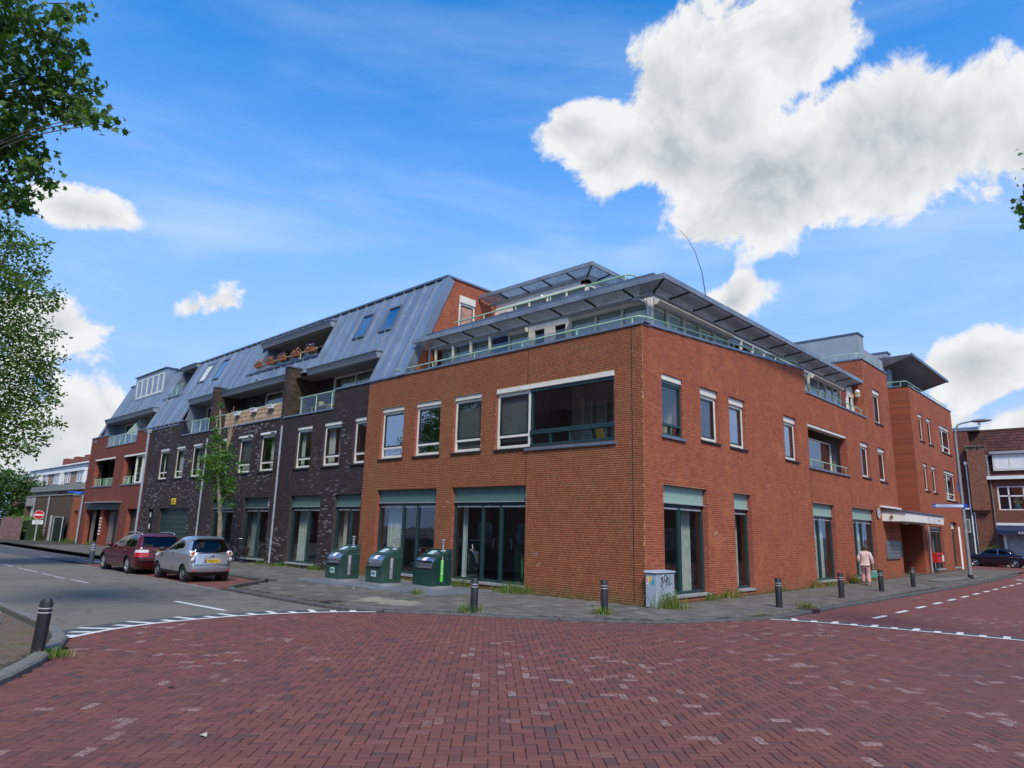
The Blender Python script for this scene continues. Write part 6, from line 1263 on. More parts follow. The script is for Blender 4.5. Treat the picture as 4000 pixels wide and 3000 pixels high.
# bicycle against the dark wall
bk = thing('parked_bicycle', 'dark city bicycle with black panniers parked against the dark wall', 'bicycle', (-22.6, -.6, Z_PAV)); BLK = mat('bike_black', (.012, .013, .016), .35); CHR = mat('chrome', (.65, .65, .66), .15, 1.0, var=.05); TYRE = mat('tyre_rubber', (.014, .014, .015), .8)
e_ = Vector((-1, .06, 0)).normalized(); n_b = Vector((e_.y, -e_.x, 0)); O = Vector((-21.75, -.62, Z_PAV))
def bp_(a, b, c=0): return O + e_ * a + zz * b + n_b * c
for a, nm in ((0, 'rear_wheel'), (1.08, 'front_wheel')):
    w_ = MB(); ring = [bp_(a + .335 * math.cos(t), .345 + .335 * math.sin(t)) for t in np.linspace(0, 2 * math.pi, 29)]; w_.tube(ring, .019, 6, False); wo = w_.build(nm, TYRE, bk, smooth=True)
    MB().tube([bp_(a + .31 * math.cos(t), .345 + .31 * math.sin(t)) for t in np.linspace(0, 2 * math.pi, 29)], .011, 5, False).build('rim', CHR, wo, smooth=True); MB().tube([bp_(a, .345, -.05), bp_(a, .345, .05)], .03, 8).build('hub', CHR, wo)
    sp_ = MB()
    for k in range(12): t = k * math.pi / 6; sp_.tube([bp_(a, .345), bp_(a + .31 * math.cos(t), .345 + .31 * math.sin(t))], .002, 3)
    tag(sp_.build('spokes', CHR, wo), kind='stuff')
fr_ = MB()
for p in ([(0, .345), (.42, .28)], [(.42, .28), (.28, .78)], [(.28, .72), (0, .345)], [(.42, .28), (.9, .72)], [(.92, .86), (.87, .62)]): fr_.tube([bp_(*q) for q in p], .02, 8)
fr_.build('frame', BLK, bk, smooth=True, auto=40); MB().tube([bp_(.87, .66), bp_(1.0, .4), bp_(1.08, .345)], .016, 8).build('fork', CHR, bk, smooth=True); MB().tube([bp_(.93, .84), bp_(.9, 1.05)], .014, 8).build('stem', CHR, bk)
MB().tube([bp_(.72, 1.06, -.3), bp_(.84, 1.1, -.2), bp_(.92, 1.05, 0), bp_(.84, 1.1, .2), bp_(.72, 1.06, .3)], .012, 8).build('handlebar', CHR, bk, smooth=True); MB().sphere(bp_(.24, .93), .13, .1, .05).build('saddle', BLK, bk, smooth=True); MB().tube([bp_(.28, .75), bp_(.25, .9)], .014, 8).build('seat_post', CHR, bk)
MB().tube([bp_(-.35, .72), bp_(.2, .72)], .012, 6).build('carrier', BLK, bk); MB().tube([bp_(.42 + .1 * math.cos(t), .28 + .1 * math.sin(t), .05) for t in np.linspace(0, 6.283, 17)], .008, 5, False).build('chainring', CHR, bk)
for s in (-1, 1): MB().hexa([bp_(-.32, .36, s * .06), bp_(.16, .36, s * .06), bp_(.16, .36, s * .17), bp_(-.32, .36, s * .17), bp_(-.36, .72, s * .05), bp_(.18, .72, s * .05), bp_(.18, .72, s * .2), bp_(-.36, .72, s * .2)]).build('pannier', mat('pannier_fabric', (.014, .014, .018), .8), bk, bevel=.03)
MB().sphere(bp_(-.37, .66, 0), .015, .035, .02).build('rear_lamp', mat('lamp_red', (.5, .02, .02), .3), bk)
for a in (0, 1.08): MB().tube([bp_(a + .365 * math.cos(t), .345 + .365 * math.sin(t)) for t in np.linspace(.2, 3.0, 14)], .02, 5).build('mudguard', BLK, bk, smooth=True)
# ================================================================ cars: bodies lofted from plan outlines at many heights
def catmull(keys, n):
    K = np.array(keys, float); m = len(K); out = []
    for i in range(m - 1):
        p0, p1, p2, p3 = K[max(i - 1, 0)], K[i], K[i + 1], K[min(i + 2, m - 1)]
        for t in np.linspace(0, 1, n, endpoint=False):
            q = .5 * (2 * p1 + (p2 - p0) * t + (2 * p0 - 5 * p1 + 4 * p2 - p3) * t * t + (3 * p1 - p0 - 3 * p2 + p3) * t ** 3); out.append(q)
    out.append(K[-1]); return np.array(out)
def carpaint(name, c, metal=.0, rough=.3, coat=1.0):
    m = bpy.data.materials.new(name); m.use_nodes = True; T = NT(m.node_tree); b = T.n['Principled BSDF']; p = T.add('ShaderNodeTexCoord').outputs['Object']
    z = T.add('ShaderNodeSeparateXYZ', Vector=p).outputs[2]
    dirt = T.math('MULTIPLY', T.smooth(T.math('ADD', z, T.math('MULTIPLY', T.noise(p, 6, 4), .3)), .5, .22), .15)
    T.set(b.inputs['Base Color'], T.mix(dirt, c, (.10, .09, .08))); b.inputs['Metallic'].default_value = metal; T.set(b.inputs['Roughness'], T.math('MULTIPLY_ADD', dirt, .9, rough)); b.inputs['Coat Weight'].default_value = coat; b.inputs['Coat Roughness'].default_value = .03
    MATS[name] = m; return m
CARGL = glassmat('car_glass', (.07, .08, .08), 1.36, wave=.002); PLAST = mat('black_trim', (.018, .018, .019), .55); HUB = mat('alloy', (.55, .56, .58), .3, .8, var=.06); PLY = mat('plate_yellow', (.78, .52, .02), .4); EUB = mat('plate_blue', (.02, .06, .35), .4)
TLR = mat('lens_red', (.45, .012, .015), .15, coat=1); TLO = mat('lens_orange', (.72, .22, .03), .15, coat=1); TLW = mat('lens_clear', (.6, .58, .58), .15, coat=1)
def make_car(t, keys, hwf, wheels, rad, width, classify, mats, rr=.22, rf=.42, bulge=.05, arch=1.16, steps=4, hub='spoke', archfill=None):
    """t: root; local x from rear (0) to front; keys: (z, x_rear, x_front, half width)"""
    L = catmull(keys, steps); loops = []
    for z, xr, xf, hw_ in L:
        r1 = min(rr, hw_ * .8, (xf - xr) * .3); r2 = min(rf, hw_ * .8, (xf - xr) * .3); half = []
        for y in np.linspace(0, hw_ - r1, 9): half.append((xr + bulge * (y / hw_) ** 2 * 1.2, y))
        e = bulge * ((hw_ - r1) / hw_) ** 2 * 1.2
        for a in np.linspace(0, math.pi / 2, 8)[1:]: half.append((xr + e + r1 - r1 * math.cos(a), hw_ - r1 + r1 * math.sin(a)))
        xa, xb = xr + e + r1, xf - r2 - .06
        for x in np.linspace(xa, xb, 74)[1:-1]:
            s = (x - xa) / (xb - xa); half.append((x, hw_ + .018 * math.sin(math.pi * s)))
        for a in np.linspace(math.pi / 2, 0, 9): half.append((xf - r2 - .06 + (r2 + .02) * math.cos(a), hw_ - r2 + r2 * math.sin(a)))
        for y in np.linspace(hw_ - r2, 0, 10)[1:]: half.append((xf - .04 + .04 * (1 - (y / hw_) ** 2), y))
        full = half + [(x, -y) for x, y in half[-2:0:-1]]
        loops.append([(x, y, z) for x, y in full])
    V = np.array(loops); nl, npt, _ = V.shape
    # pull the vertices next to each wheel arch onto its circle
    for wx in wheels:
        d = np.hypot(V[..., 0] - wx, V[..., 2] - rad); ra = rad * arch
        side = np.abs(V[..., 1]) > .45 * width
        k = side & (d < ra + .03) & (d > ra - .035)
        f = ra / np.maximum(d, 1e-3); V[..., 0] = np.where(k, wx + (V[..., 0] - wx) * f, V[..., 0]); V[..., 2] = np.where(k, rad + (V[..., 2] - rad) * f, V[..., 2])
    flat = V.reshape(-1, 3); groups = {}
    for i in range(nl - 1):
        for j in range(npt):
            q = (i * npt + j, i * npt + (j + 1) % npt, (i + 1) * npt + (j + 1) % npt, (i + 1) * npt + j); c = flat[list(q)].mean(0)
            if abs(c[1]) > width * .30 and any(math.hypot(c[0] - wx, c[2] - rad) < rad * arch - .004 for wx in wheels) and abs(c[1]) > width * .42: continue
            groups.setdefault(classify(*c), []).append(q)
    top = tuple((nl - 1) * npt + j for j in range(npt)); groups.setdefault('body', []).append(top)
    parts = {}
    for key, qs in groups.items():
        ids = sorted({i for q in qs for i in q}); mp = {a: b for b, a in enumerate(ids)}
        mb = MB(); mb.v = [tuple(flat[i]) for i in ids]; mb.f = [tuple(mp[i] for i in q) for q in qs]
        nm, mm = mats[key]; o = mb.build(nm, mm, t, smooth=True, fix=True); o.data.set_sharp_from_angle(angle=R(38)); parts[key] = o
    hw_ = width / 2
    MB().box(min(k[1] for k in keys) + .25, max(k[2] for k in keys) - .3, -hw_ + .22, hw_ - .22, .2, .62).build('underbody', PLAST, t)
    for wx in wheels:
        for s in (-1, 1):
            ax = (Vector((1, 0, 0)), Vector((0, 0, 1)), Vector((0, s, 0))); yo = hw_ - .225
            ai = MB(); ai.lathe([(rad * 1.15, -.06), (rad * 1.15, .17)], (wx, s * yo, rad), 24, ax); ai.build('wheel_well', PLAST, t)
            w_ = MB(); w_.lathe([(rad * .66, .0), (rad * .93, .005), (rad, .03), (rad, .16), (rad * .95, .195), (rad * .70, .205), (rad * .68, .17)], (wx, s * yo, rad), 28, ax); wo = w_.build('wheel', TYRE, t, smooth=True, auto=45)
            rim = MB(); rim.lathe([(rad * .69, .12), (rad * .69, .19), (rad * .62, .195), (rad * .60, .14)], (wx, s * yo, rad), 28, ax); ro = rim.build('rim', hub_m[hub], wo, smooth=True, auto=40)
            c = Vector((wx, s * (yo), rad))
            if hub == 'spoke':
                MB().lathe([(rad * .61, .11), (rad * .6, .115)], c, 24, ax).build('brake_shadow', PLAST, wo)
                for k in range(10):
                    a = k * math.pi / 5; e = Vector((math.cos(a), 0, math.sin(a))); g = Vector((-math.sin(a), 0, math.cos(a))); nn = Vector((0, s, 0))
                    MB().hexa([c + e * rad * .12 - g * .018 + nn * .15, c + e * rad * .62 - g * .026 + nn * .15, c + e * rad * .62 + g * .026 + nn * .15, c + e * rad * .12 + g * .018 + nn * .15, c + e * rad * .12 - g * .016 + nn * .19, c + e * rad * .62 - g * .02 + nn * .185, c + e * rad * .62 + g * .02 + nn * .185, c + e * rad * .12 + g * .016 + nn * .19]).build('spoke', HUB, wo)
                MB().lathe([(rad * .16, .15), (rad * .15, .2), (.01, .205)], c, 14, ax).build('hub_cap', HUB, wo)
            else:
                MB().lathe([(rad * .62, .13), (rad * .60, .175), (rad * .4, .16), (rad * .25, .2), (rad * .1, .205), (.01, .206)], c, 24, ax).build('wheel_cover', hub_m[hub], wo, smooth=True)
                if hub == 'cover':
                    for k in range(7): a = k * 2 * math.pi / 7; p = c + Vector((math.cos(a), 0, math.sin(a))) * rad * .47 + Vector((0, s * .17, 0)); MB().sphere(p, .028, .012, .028, 8, 5).build('cover_slot', PLAST, wo)
    return parts
hub_m = {'spoke': HUB, 'cover': mat('dull_wheel_cover', (.20, .21, .22), .45, .4), 'chrome': CHR}
def inpoly(x, z, P):
    c = False; n = len(P)
    for i in range(n):
        x1, z1 = P[i]; x2, z2 = P[(i + 1) % n]
        if (z1 > z) != (z2 > z) and x < (x2 - x1) * (z - z1) / (z2 - z1) + x1: c = not c
    return c
def number_plate(t, x, y, z, s, w_=.52, h_=.11, rot=0, tilt=0):
    p = MB().box(x - .012, x, y - w_ / 2, y + w_ / 2, z - h_ / 2, z + h_ / 2).build('number_plate', PLY, t, bevel=.004)
    MB().box(x - .014, x - .0125, y + w_ / 2 - .05, y + w_ / 2, z - h_ / 2, z + h_ / 2).build('plate_band', EUB, p)
    text(s, h_ * .95, BLACK, (x - .016, y - .02, z), (0, -1, 0), (0, 0, 1), p, 'plate_characters', .86)
def mirror(t, x, y, z, m):
    for s in (-1, 1):
        o = MB().sphere((x, s * y, z), .075, .11, .085, 10, 8).build('wing_mirror', m, t, smooth=True); MB().tube([(x + .02, s * (y - .14), z - .05), (x, s * (y - .05), z - .03)], .025, 6).build('mirror_arm', PLAST, o)
# ---- silver hatchback
SIL = carpaint('silver_paint', (.52, .54, .57), .75, .32)
sc_ = thing('silver_hatchback', 'small silver hatchback with round tail lamps parked in the bay', 'car', (-12.7, -5.93, Z_ROAD + .012), math.pi, world=False); sc_.scale = (.92, .92, .95)
side = [(2.52, 1.0), (2.36, 1.10), (1.86, 1.38), (1.20, 1.41), (.90, 1.33), (.80, 1.22), (.86, 1.12), (1.40, 1.04)]
def cls(x, y, z):
    if z < .36 and (x < .35 or abs(y) > .6): return 'lower'
    if abs(y) > .45 and .72 < x < 2.56 and inpoly(x, z, side): return 'trim' if abs(x - 1.56) < .03 else 'side'
    if x < .55 and 1.0 < z < 1.40 and abs(y) < .655 - (z - 1.0) * .25: return 'rear'
    if x > 1.75 and z > 1.0 and z < 1.43 and abs(y) < .60 and z > 1.02: return 'front'
    return 'body'
cars_ = {'body': ('body', SIL), 'lower': ('bumper_insert', PLAST), 'side': ('side_window', CARGL), 'rear': ('rear_window', CARGL), 'front': ('windscreen', CARGL), 'trim': ('pillar', PLAST)}
make_car(sc_, [(.20, .14, 3.46, .66), (.28, .05, 3.58, .745), (.42, .0, 3.63, .785), (.56, .0, 3.64, .80), (.70, .03, 3.58, .80), (.82, .06, 3.40, .795), (.92, .08, 3.05, .78), (.99, .11, 2.72, .755), (1.10, .16, 2.46, .715), (1.25, .25, 2.16, .665), (1.37, .33, 1.92, .615), (1.45, .42, 1.72, .56), (1.505, .58, 1.45, .46), (1.525, .85, 1.2, .28)], None, (.56, 2.935), .283, 1.60, cls, cars_, hub='cover', rr=.33, bulge=.07)
number_plate(sc_, .015, 0, .70, '77-RDT-9')
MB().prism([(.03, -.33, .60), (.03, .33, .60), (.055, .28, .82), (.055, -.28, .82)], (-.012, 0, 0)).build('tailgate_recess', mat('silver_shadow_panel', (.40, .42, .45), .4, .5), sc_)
for s in (-1, 1):
    ax = (Vector((0, 1, 0)), Vector((0, 0, 1)), Vector((-.92, s * .38, .06)).normalized())
    c = Vector((.15, s * .655, .93)); lo_ = MB().lathe([(.12, -.07), (.12, -.01), (.10, .008), (.06, .016), (.005, .02)], c, 20, ax).build('tail_lamp', TLW, sc_, smooth=True, auto=50)
    MB().lathe([(.128, -.07), (.128, -.008), (.119, -.002), (.119, -.07)], c, 20, ax).build('lamp_ring', CHR, lo_); MB().lathe([(.052, .0), (.046, .02), (.005, .026)], c + Vector((0, 0, .03)), 14, ax).build('brake_lens', TLR, lo_, smooth=True); MB().lathe([(.045, .0), (.04, .018), (.005, .024)], c - Vector((0, 0, .038)), 14, ax).build('indicator_lens', TLO, lo_, smooth=True)
    MB().lathe([(.075, -.03), (.07, .02), (.01, .03)], Vector((.075, s * .665, .745)), 16, ax).build('reversing_lamp', TLW, sc_, smooth=True); MB().box(.02, .06, s * .62 - .07, s * .62 + .07, .37, .40).build('reflector', TLR, sc_)
MB().tube([(.135, .05, 1.02), (.17, -.12, 1.08), (.18, -.30, 1.10)], .012, 6).build('wiper', PLAST, sc_); MB().prism([(.058, -.09, .855), (.058, .09, .855), (.06, .06, .882), (.06, -.06, .882)], (-.02, 0, 0)).build('badge', CHR, sc_)
MB().hexa([(.30, -.5, 1.42), (.30, .5, 1.42), (.5, .5, 1.44), (.5, -.5, 1.44), (.25, -.48, 1.455), (.25, .48, 1.455), (.62, .46, 1.52), (.62, -.46, 1.52)]).build('spoiler', SIL, sc_, bevel=.012)
mirror(sc_, 2.42, .86, 1.03, PLAST)
for s in (-1, 1): MB().box(.03, .075, s * .60 - .005, s * .60 + .005, .60, .84).build('tailgate_gap', PLAST, sc_)
MB().box(-.003, .05, -.6, .6, .575, .587).build('tailgate_gap', PLAST, sc_)
MB().box(.06, .10, -.5, .5, .985, 1.0).build('tailgate_gap', PLAST, sc_)
for s in (-1, 1): MB().box(1.72, 1.86, s * .805 - .012, s * .805 + .012, .84, .87).build('door_handle', SIL, sc_)
for s in (-1, 1):
    for xx in (1.54, 2.62): MB().box(xx - .005, xx + .005, s * .806 - .004, s * .806 + .006, .34, 1.0).build('door_gap', PLAST, sc_)
for s in (-1, 1): MB().sphere((3.35, s * .6, .78), .2, .14, .09).build('headlamp', TLW, sc_, smooth=True)
# ---- dark red estate
MAR = carpaint('maroon_paint', (.085, .003, .009), .0, .3, .45)
mc = thing('maroon_estate_car', 'dark red estate car with roof rails parked behind the silver one', 'car', (-16.6, -6.08, Z_ROAD + .012), math.pi, world=False); mc.scale = (.95, .95, .97)
sideM = [(3.20, .985), (2.98, 1.10), (2.52, 1.35), (1.2, 1.385), (.72, 1.35), (.50, 1.20), (.42, 1.03), (.5, .985)]
def clsM(x, y, z):
    if .555 < z < .60 and (abs(y) > .8 or x < .2): return 'trim'
    if abs(y) > .5 and inpoly(x, z, sideM): return 'pillar' if abs(x - 2.05) < .04 or abs(x - 1.12) < .04 else 'side'
    if x < .62 and 1.0 < z < 1.37 and abs(y) < .70 - (z - 1.0) * .28: return 'rear'
    if x > 2.3 and 1.0 < z < 1.40 and abs(y) < .72 - (z - 1.0) * .2: return 'front'
    if x < .32 and .66 < z < .90 and abs(y) > .50: return 'clear' if z > .80 else 'red'
    return 'body'
matM = {'body': ('body', MAR), 'trim': ('side_moulding', PLAST), 'pillar': ('pillar', PLAST), 'side': ('side_window', CARGL), 'rear': ('rear_window', CARGL), 'front': ('windscreen', CARGL), 'red': ('tail_lamp', TLR), 'clear': ('indicator_lamp', TLW)}
make_car(mc, [(.20, .16, 4.62, .80), (.30, .06, 4.76, .86), (.45, .0, 4.82, .89), (.60, .0, 4.82, .90), (.70, .035, 4.77, .90), (.80, .06, 4.60, .895), (.88, .08, 4.25, .885), (.945, .10, 3.75, .87), (.99, .12, 3.42, .855), (1.10, .19, 3.14, .81), (1.22, .28, 2.88, .765), (1.33, .38, 2.62, .71), (1.41, .48, 2.36, .64), (1.455, .65, 2.1, .54), (1.475, 1.0, 1.8, .34)], None, (1.07, 3.90), .318, 1.80, clsM, matM, hub='spoke', rr=.24, rf=.5)
number_plate(mc, .03, 0, .80, '59-KD-TG')
for s in (-1, 1): MB().tube([(.62, s * .60, 1.425), (.72, s * .60, 1.49), (1.2, s * .61, 1.52), (2.1, s * .60, 1.5), (2.4, s * .60, 1.41)], .02, 8).build('roof_rail', mat('rail_alloy', (.42, .43, .45), .3, .7), mc, smooth=True)
MB().tube([(.17, .05, 1.02), (.2, -.2, 1.045), (.2, -.42, 1.05)], .012, 6).build('wiper', PLAST, mc); MB().box(.02, .06, -.36, .36, .885, .905).build('tailgate_trim', mat('rail_alloy'), mc); MB().sphere((.095, 0, .95), .012, .04, .04).build('badge', CHR, mc)
mirror(mc, 3.0, .96, 1.02, MAR)
for s in (-1, 1):
    for xx in (2.25, 1.32): MB().box(xx, xx + .16, s * .9 - .015, s * .9 + .02, .86, .885).build('door_handle', mat('rail_alloy'), mc)
    for xx in (2.07, 3.12, 1.12): MB().box(xx - .004, xx + .004, s * .907 - .006, s * .907 + .006, .62 if xx < 1.2 else .32, .98).build('door_gap', PLAST, mc)
    MB().sphere((4.55, s * .62, .74), .16, .16, .11).build('headlamp', TLW, mc, smooth=True)
MB().box(-.012, .1, -.86, .86, .50, .53).build('bumper_moulding', PLAST, mc)
# ---- vintage saloon across the end of the street
NVY = carpaint('midnight_blue_paint', (.006, .007, .022), .1, .15)
vc = thing('vintage_saloon', 'dark blue vintage two-door saloon with chrome trim before the barber shop', 'car', (2.30, 50.7, Z_ROAD), math.pi, world=False)
sideV = [(3.12, .99), (2.92, 1.12), (2.72, 1.33), (1.75, 1.36), (1.40, 1.28), (1.18, 1.12), (1.12, .99)]
def clsV(x, y, z):
    if abs(y) > .45 and inpoly(x, z, sideV): return 'post' if abs(x - 1.98) < .035 else 'side'
    if x < 1.5 and 1.02 < z < 1.33 and abs(y) < .5: return 'rear'
    if x > 2.6 and 1.02 < z < 1.36 and abs(y) < .52: return 'front'
    if .785 < z < .805 and abs(y) > .6: return 'strip'
    return 'body'
make_car(vc, [(.22, .35, 4.2, .68), (.32, .10, 4.36, .76), (.48, .02, 4.43, .80), (.62, .0, 4.45, .81), (.76, .02, 4.43, .81), (.85, .10, 4.36, .80), (.92, .30, 4.05, .775), (.97, .62, 3.55, .73), (1.0, .85, 3.32, .70), (1.10, .98, 3.14, .66), (1.22, 1.10, 2.98, .62), (1.33, 1.26, 2.80, .57), (1.41, 1.45, 2.60, .50), (1.455, 1.75, 2.3, .36)], None, (.98, 3.58), .315, 1.62, clsV, {'body': ('body', NVY), 'post': ('door_pillar', CHR), 'side': ('side_window', CARGL), 'rear': ('rear_window', CARGL), 'front': ('windscreen', CARGL), 'strip': ('chrome_strip', CHR)}, hub='chrome', rr=.35, rf=.4)
for s in (-1, 1):
    MB().tube([(x, s * (.62 - .17 * max(0, (z - 1.0)) ), z) for x, z in ((3.16, .99), (2.94, 1.13), (2.72, 1.345), (1.75, 1.375), (1.38, 1.29), (1.14, 1.1), (1.10, .985))], .014, 6).build('window_surround', CHR, vc, smooth=True); MB().sphere((4.36, s * .56, .74), .09, .1, .1).build('headlamp', CHR, vc, smooth=True)
for x0, x1 in ((4.36, 4.56), (-.12, .06)): MB().box(x0, x1, -.78, .78, .42, .52).build('bumper', CHR, vc, bevel=.03)
# ================================================================ person
SKIN = mat('skin', (.42, .24, .17), .6); 
def skin_mesh(name, nodes, edges, m, parent, root=0, sub=2):
    import bmesh
    bm = bmesh.new(); lay = bm.verts.layers.skin.verify(); vs = []
    for i, (p, r) in enumerate(nodes):
        v = bm.verts.new(p); v[lay].radius = (r, r) if not hasattr(r, '__len__') else r; v[lay].use_root = (i == root); vs.append(v)
    for a, b in edges: bm.edges.new((vs[a], vs[b]))
    me = bpy.data.meshes.new(name); bm.to_mesh(me); bm.free(); me.materials.append(m); o = bpy.data.objects.new(name, me); link(o, parent)
    k = o.modifiers.new('skin', 'SKIN'); k.use_smooth_shade = True; s = o.modifiers.new('subsurf', 'SUBSURF'); s.levels = sub; s.render_levels = sub; return o
# local frame: +y is walking direction, x to her right
pe = thing('person', 'person in a pale pink jacket and pink trousers walking away with a bag', 'person', (.92, 15.1, Z_PAV), R(8), world=False)
nodes = [((0, 0, .86), .13), ((0, .02, 1.0), .125), ((0, .05, 1.16), .14), ((0, .10, 1.28), .11), ((.01, .13, 1.36), .05), ((.015, .16, 1.45), .082), ((.015, .165, 1.52), .078),
         ((-.085, 0, .80), .095), ((-.09, .10, .46), .065), ((-.09, -.02, .08), .04), ((-.09, .10, .03), .035),
         ((.085, 0, .80), .095), ((.10, -.02, .46), .065), ((.12, -.20, .09), .04), ((.12, -.09, .035), .035),
         ((-.17, .09, 1.25), .06), ((-.23, .02, 1.02), .05), ((-.20, .10, .82), .035), ((-.19, .12, .75), .032),
         ((.17, .09, 1.25), .06), ((.24, .02, 1.02), .05), ((.27, .06, .80), .035), ((.28, .07, .72), .032)]
edges = [(0, 1), (1, 2), (2, 3), (3, 4), (4, 5), (5, 6), (0, 7), (7, 8), (8, 9), (9, 10), (0, 11), (11, 12), (12, 13), (13, 14), (3, 15), (15, 16), (16, 17), (17, 18), (3, 19), (19, 20), (20, 21), (21, 22)]
for s, base, b0 in ((-1, 18, (-.19, .12, .75)), (1, 22, (.28, .07, .72))):
    for k, (dx, dy, ln) in enumerate(((-.02, .025, .055), (-.008, .028, .07), (.006, .026, .068), (.018, .02, .055))):
        i = len(nodes); nodes.append(((b0[0] + dx, b0[1] + dy * .6, b0[2] - .045), .009)); nodes.append(((b0[0] + dx * .9, b0[1] + dy * .4 - .012, b0[2] - .045 - ln * .7), .007)); edges += [(base, i), (i, i + 1)]
    i = len(nodes); nodes.append(((b0[0] - s * .028, b0[1] + .03, b0[2] - .03), .009)); edges.append((base, i))
skin_mesh('body', nodes, edges, SKIN, pe)
PK1 = mat('pale_pink_knit', (.60, .42, .38), .85, var=.08, scale=12, bump=.3, bscale=90); PK2 = mat('pink_cotton', (.52, .27, .26), .85, var=.1, scale=9)
jn = [((0, .0, .80), (.20, .15)), ((0, .0, .95), (.185, .15)), ((0, .04, 1.12), (.175, .15)), ((0, .085, 1.25), (.15, .125)), ((0, .115, 1.33), (.075, .075)), ((-.18, .085, 1.255), .085), ((-.245, .01, 1.02), .078), ((-.205, .10, .83), .055), ((.18, .085, 1.255), .085), ((.255, .01, 1.02), .078), ((.275, .055, .81), .055)]
skin_mesh('jacket', jn, [(0, 1), (1, 2), (2, 3), (3, 4), (3, 5), (5, 6), (6, 7), (3, 8), (8, 9), (9, 10)], PK1, pe, 1)
skin_mesh('trousers', [((0, -.01, .90), (.165, .14)), ((0, -.01, .80), (.165, .145)), ((-.09, 0, .70), (.105, .11)), ((-.092, .09, .46), (.085, .085)), ((-.092, -.01, .07), (.085, .09)), ((.09, -.01, .70), (.105, .11)), ((.10, -.03, .46), (.085, .085)), ((.12, -.19, .09), (.08, .09))], [(0, 1), (1, 2), (2, 3), (3, 4), (1, 5), (5, 6), (6, 7)], PK2, pe, 1)
for x, y, z in ((-.092, .055, .04), (.12, -.13, .045)): MB().sphere((x, y, z), .045, .125, .04).build('shoe', mat('pink_shoe', (.45, .24, .24), .6), pe, smooth=True)
HAIR = mat('greying_hair', (.075, .06, .048), .7, var=.35, scale=25, bump=.6, bscale=40)
hr = MB()
for _ in range(60):
    a, b = random.random() * 6.28, random.uniform(-.5, 1.2); p = Vector((.015 + .088 * math.cos(a) * math.cos(b), .15 + .095 * math.sin(a) * math.cos(b), 1.475 + .095 * math.sin(b)))
    if p.y > .2 and p.z < 1.5: continue
    hr.sphere(p, random.uniform(.028, .045), None, random.uniform(.028, .05), 7, 5)
tag(hr.build('hair', HAIR, pe, smooth=True), kind='stuff'); MB().prism([(.06, .22, 1.50), (.17, .20, 1.475), (.16, .27, 1.475), (.05, .28, 1.5)], (0, 0, .012)).build('cap_visor', mat('dark_visor', (.03, .03, .035), .6), pe)
for s in (-1, 1): MB().sphere((.015 + s * .083, .165, 1.455), .014, .022, .03, 6, 5).build('ear', SKIN, pe, smooth=True)
MB().sphere((.02, .255, 1.45), .013, .02, .02, 6, 5).build('nose', SKIN, pe, smooth=True)
for s in (-1, 1): MB().sphere((.015 + s * .032, .238, 1.475), .011, .008, .007, 6, 5).build('eye', CASE, pe)
MB().box(-.012, .045, .236, .245, 1.408, 1.414).build('mouth', mat('lips', (.35, .12, .11), .5), pe)
bg_ = thing('shopping_bag', 'small sea-green shopping bag held in the right hand of the person', 'bag', (1.22, 15.2, .05)); TEAL = mat('teal_cloth', (.10, .30, .24), .8, var=.12)
c = Vector((1.20, 15.22, 0)); MB().hexa([c + Vector((-.14, -.06, .12)), c + Vector((.14, -.06, .12)), c + Vector((.14, .06, .12)), c + Vector((-.14, .06, .12)), c + Vector((-.11, -.03, .40)), c + Vector((.11, -.03, .40)), c + Vector((.11, .03, .40)), c + Vector((-.11, .03, .40))]).build('bag_body', TEAL, bg_, bevel=.02)
MB().tube([c + Vector((-.07, 0, .39)), c + Vector((-.05, 0, .50)), c + Vector((0, 0, .53)), c + Vector((.05, 0, .50)), c + Vector((.07, 0, .39))], .008, 6).build('handle', TEAL, bg_, smooth=True); MB().box(c.x - .08, c.x + .08, c.y - .02, c.y + .02, .38, .425).build('contents', mat('straw'), bg_)
# ================================================================ vegetation
def leafmat(name, c, var=.35, trans=.35):
    m = bpy.data.materials.new(name); m.use_nodes = True; T = NT(m.node_tree); b = T.n['Principled BSDF']; r = rnd(T)
    col = T.ramp(r, [(0, tuple(v * (1 - var) for v in c)), (.5, c), (1, tuple(min(1, v * (1 + var)) * k for v, k in zip(c, (1.25, 1.0, .7))))])
    T.set(b.inputs['Base Color'], col); b.inputs['Roughness'].default_value = .55
    tr = T.add('ShaderNodeBsdfTranslucent'); T.set(tr.inputs[0], T.mix(1, col, (1.2, 1.35, .5), 'MULTIPLY')); mx = T.add('ShaderNodeMixShader'); mx.inputs[0].default_value = trans
    out = T.n['Material Output']; T.l.new(b.outputs[0], mx.inputs[1]); T.l.new(tr.outputs[0], mx.inputs[2]); T.l.new(mx.outputs[0], out.inputs[0]); MATS[name] = m; return m
MAPLEAF = [(0, 0), (.16, .10), (.40, .02), (.30, .22), (.50, .42), (.26, .42), (.22, .62), (.08, .55), (0, 1.0), (-.08, .55), (-.22, .62), (-.26, .42), (-.50, .42), (-.30, .22), (-.40, .02), (-.16, .10)]
OVAL = [(0, 0), (.24, .28), (.20, .66), (0, 1), (-.20, .66), (-.24, .28)]
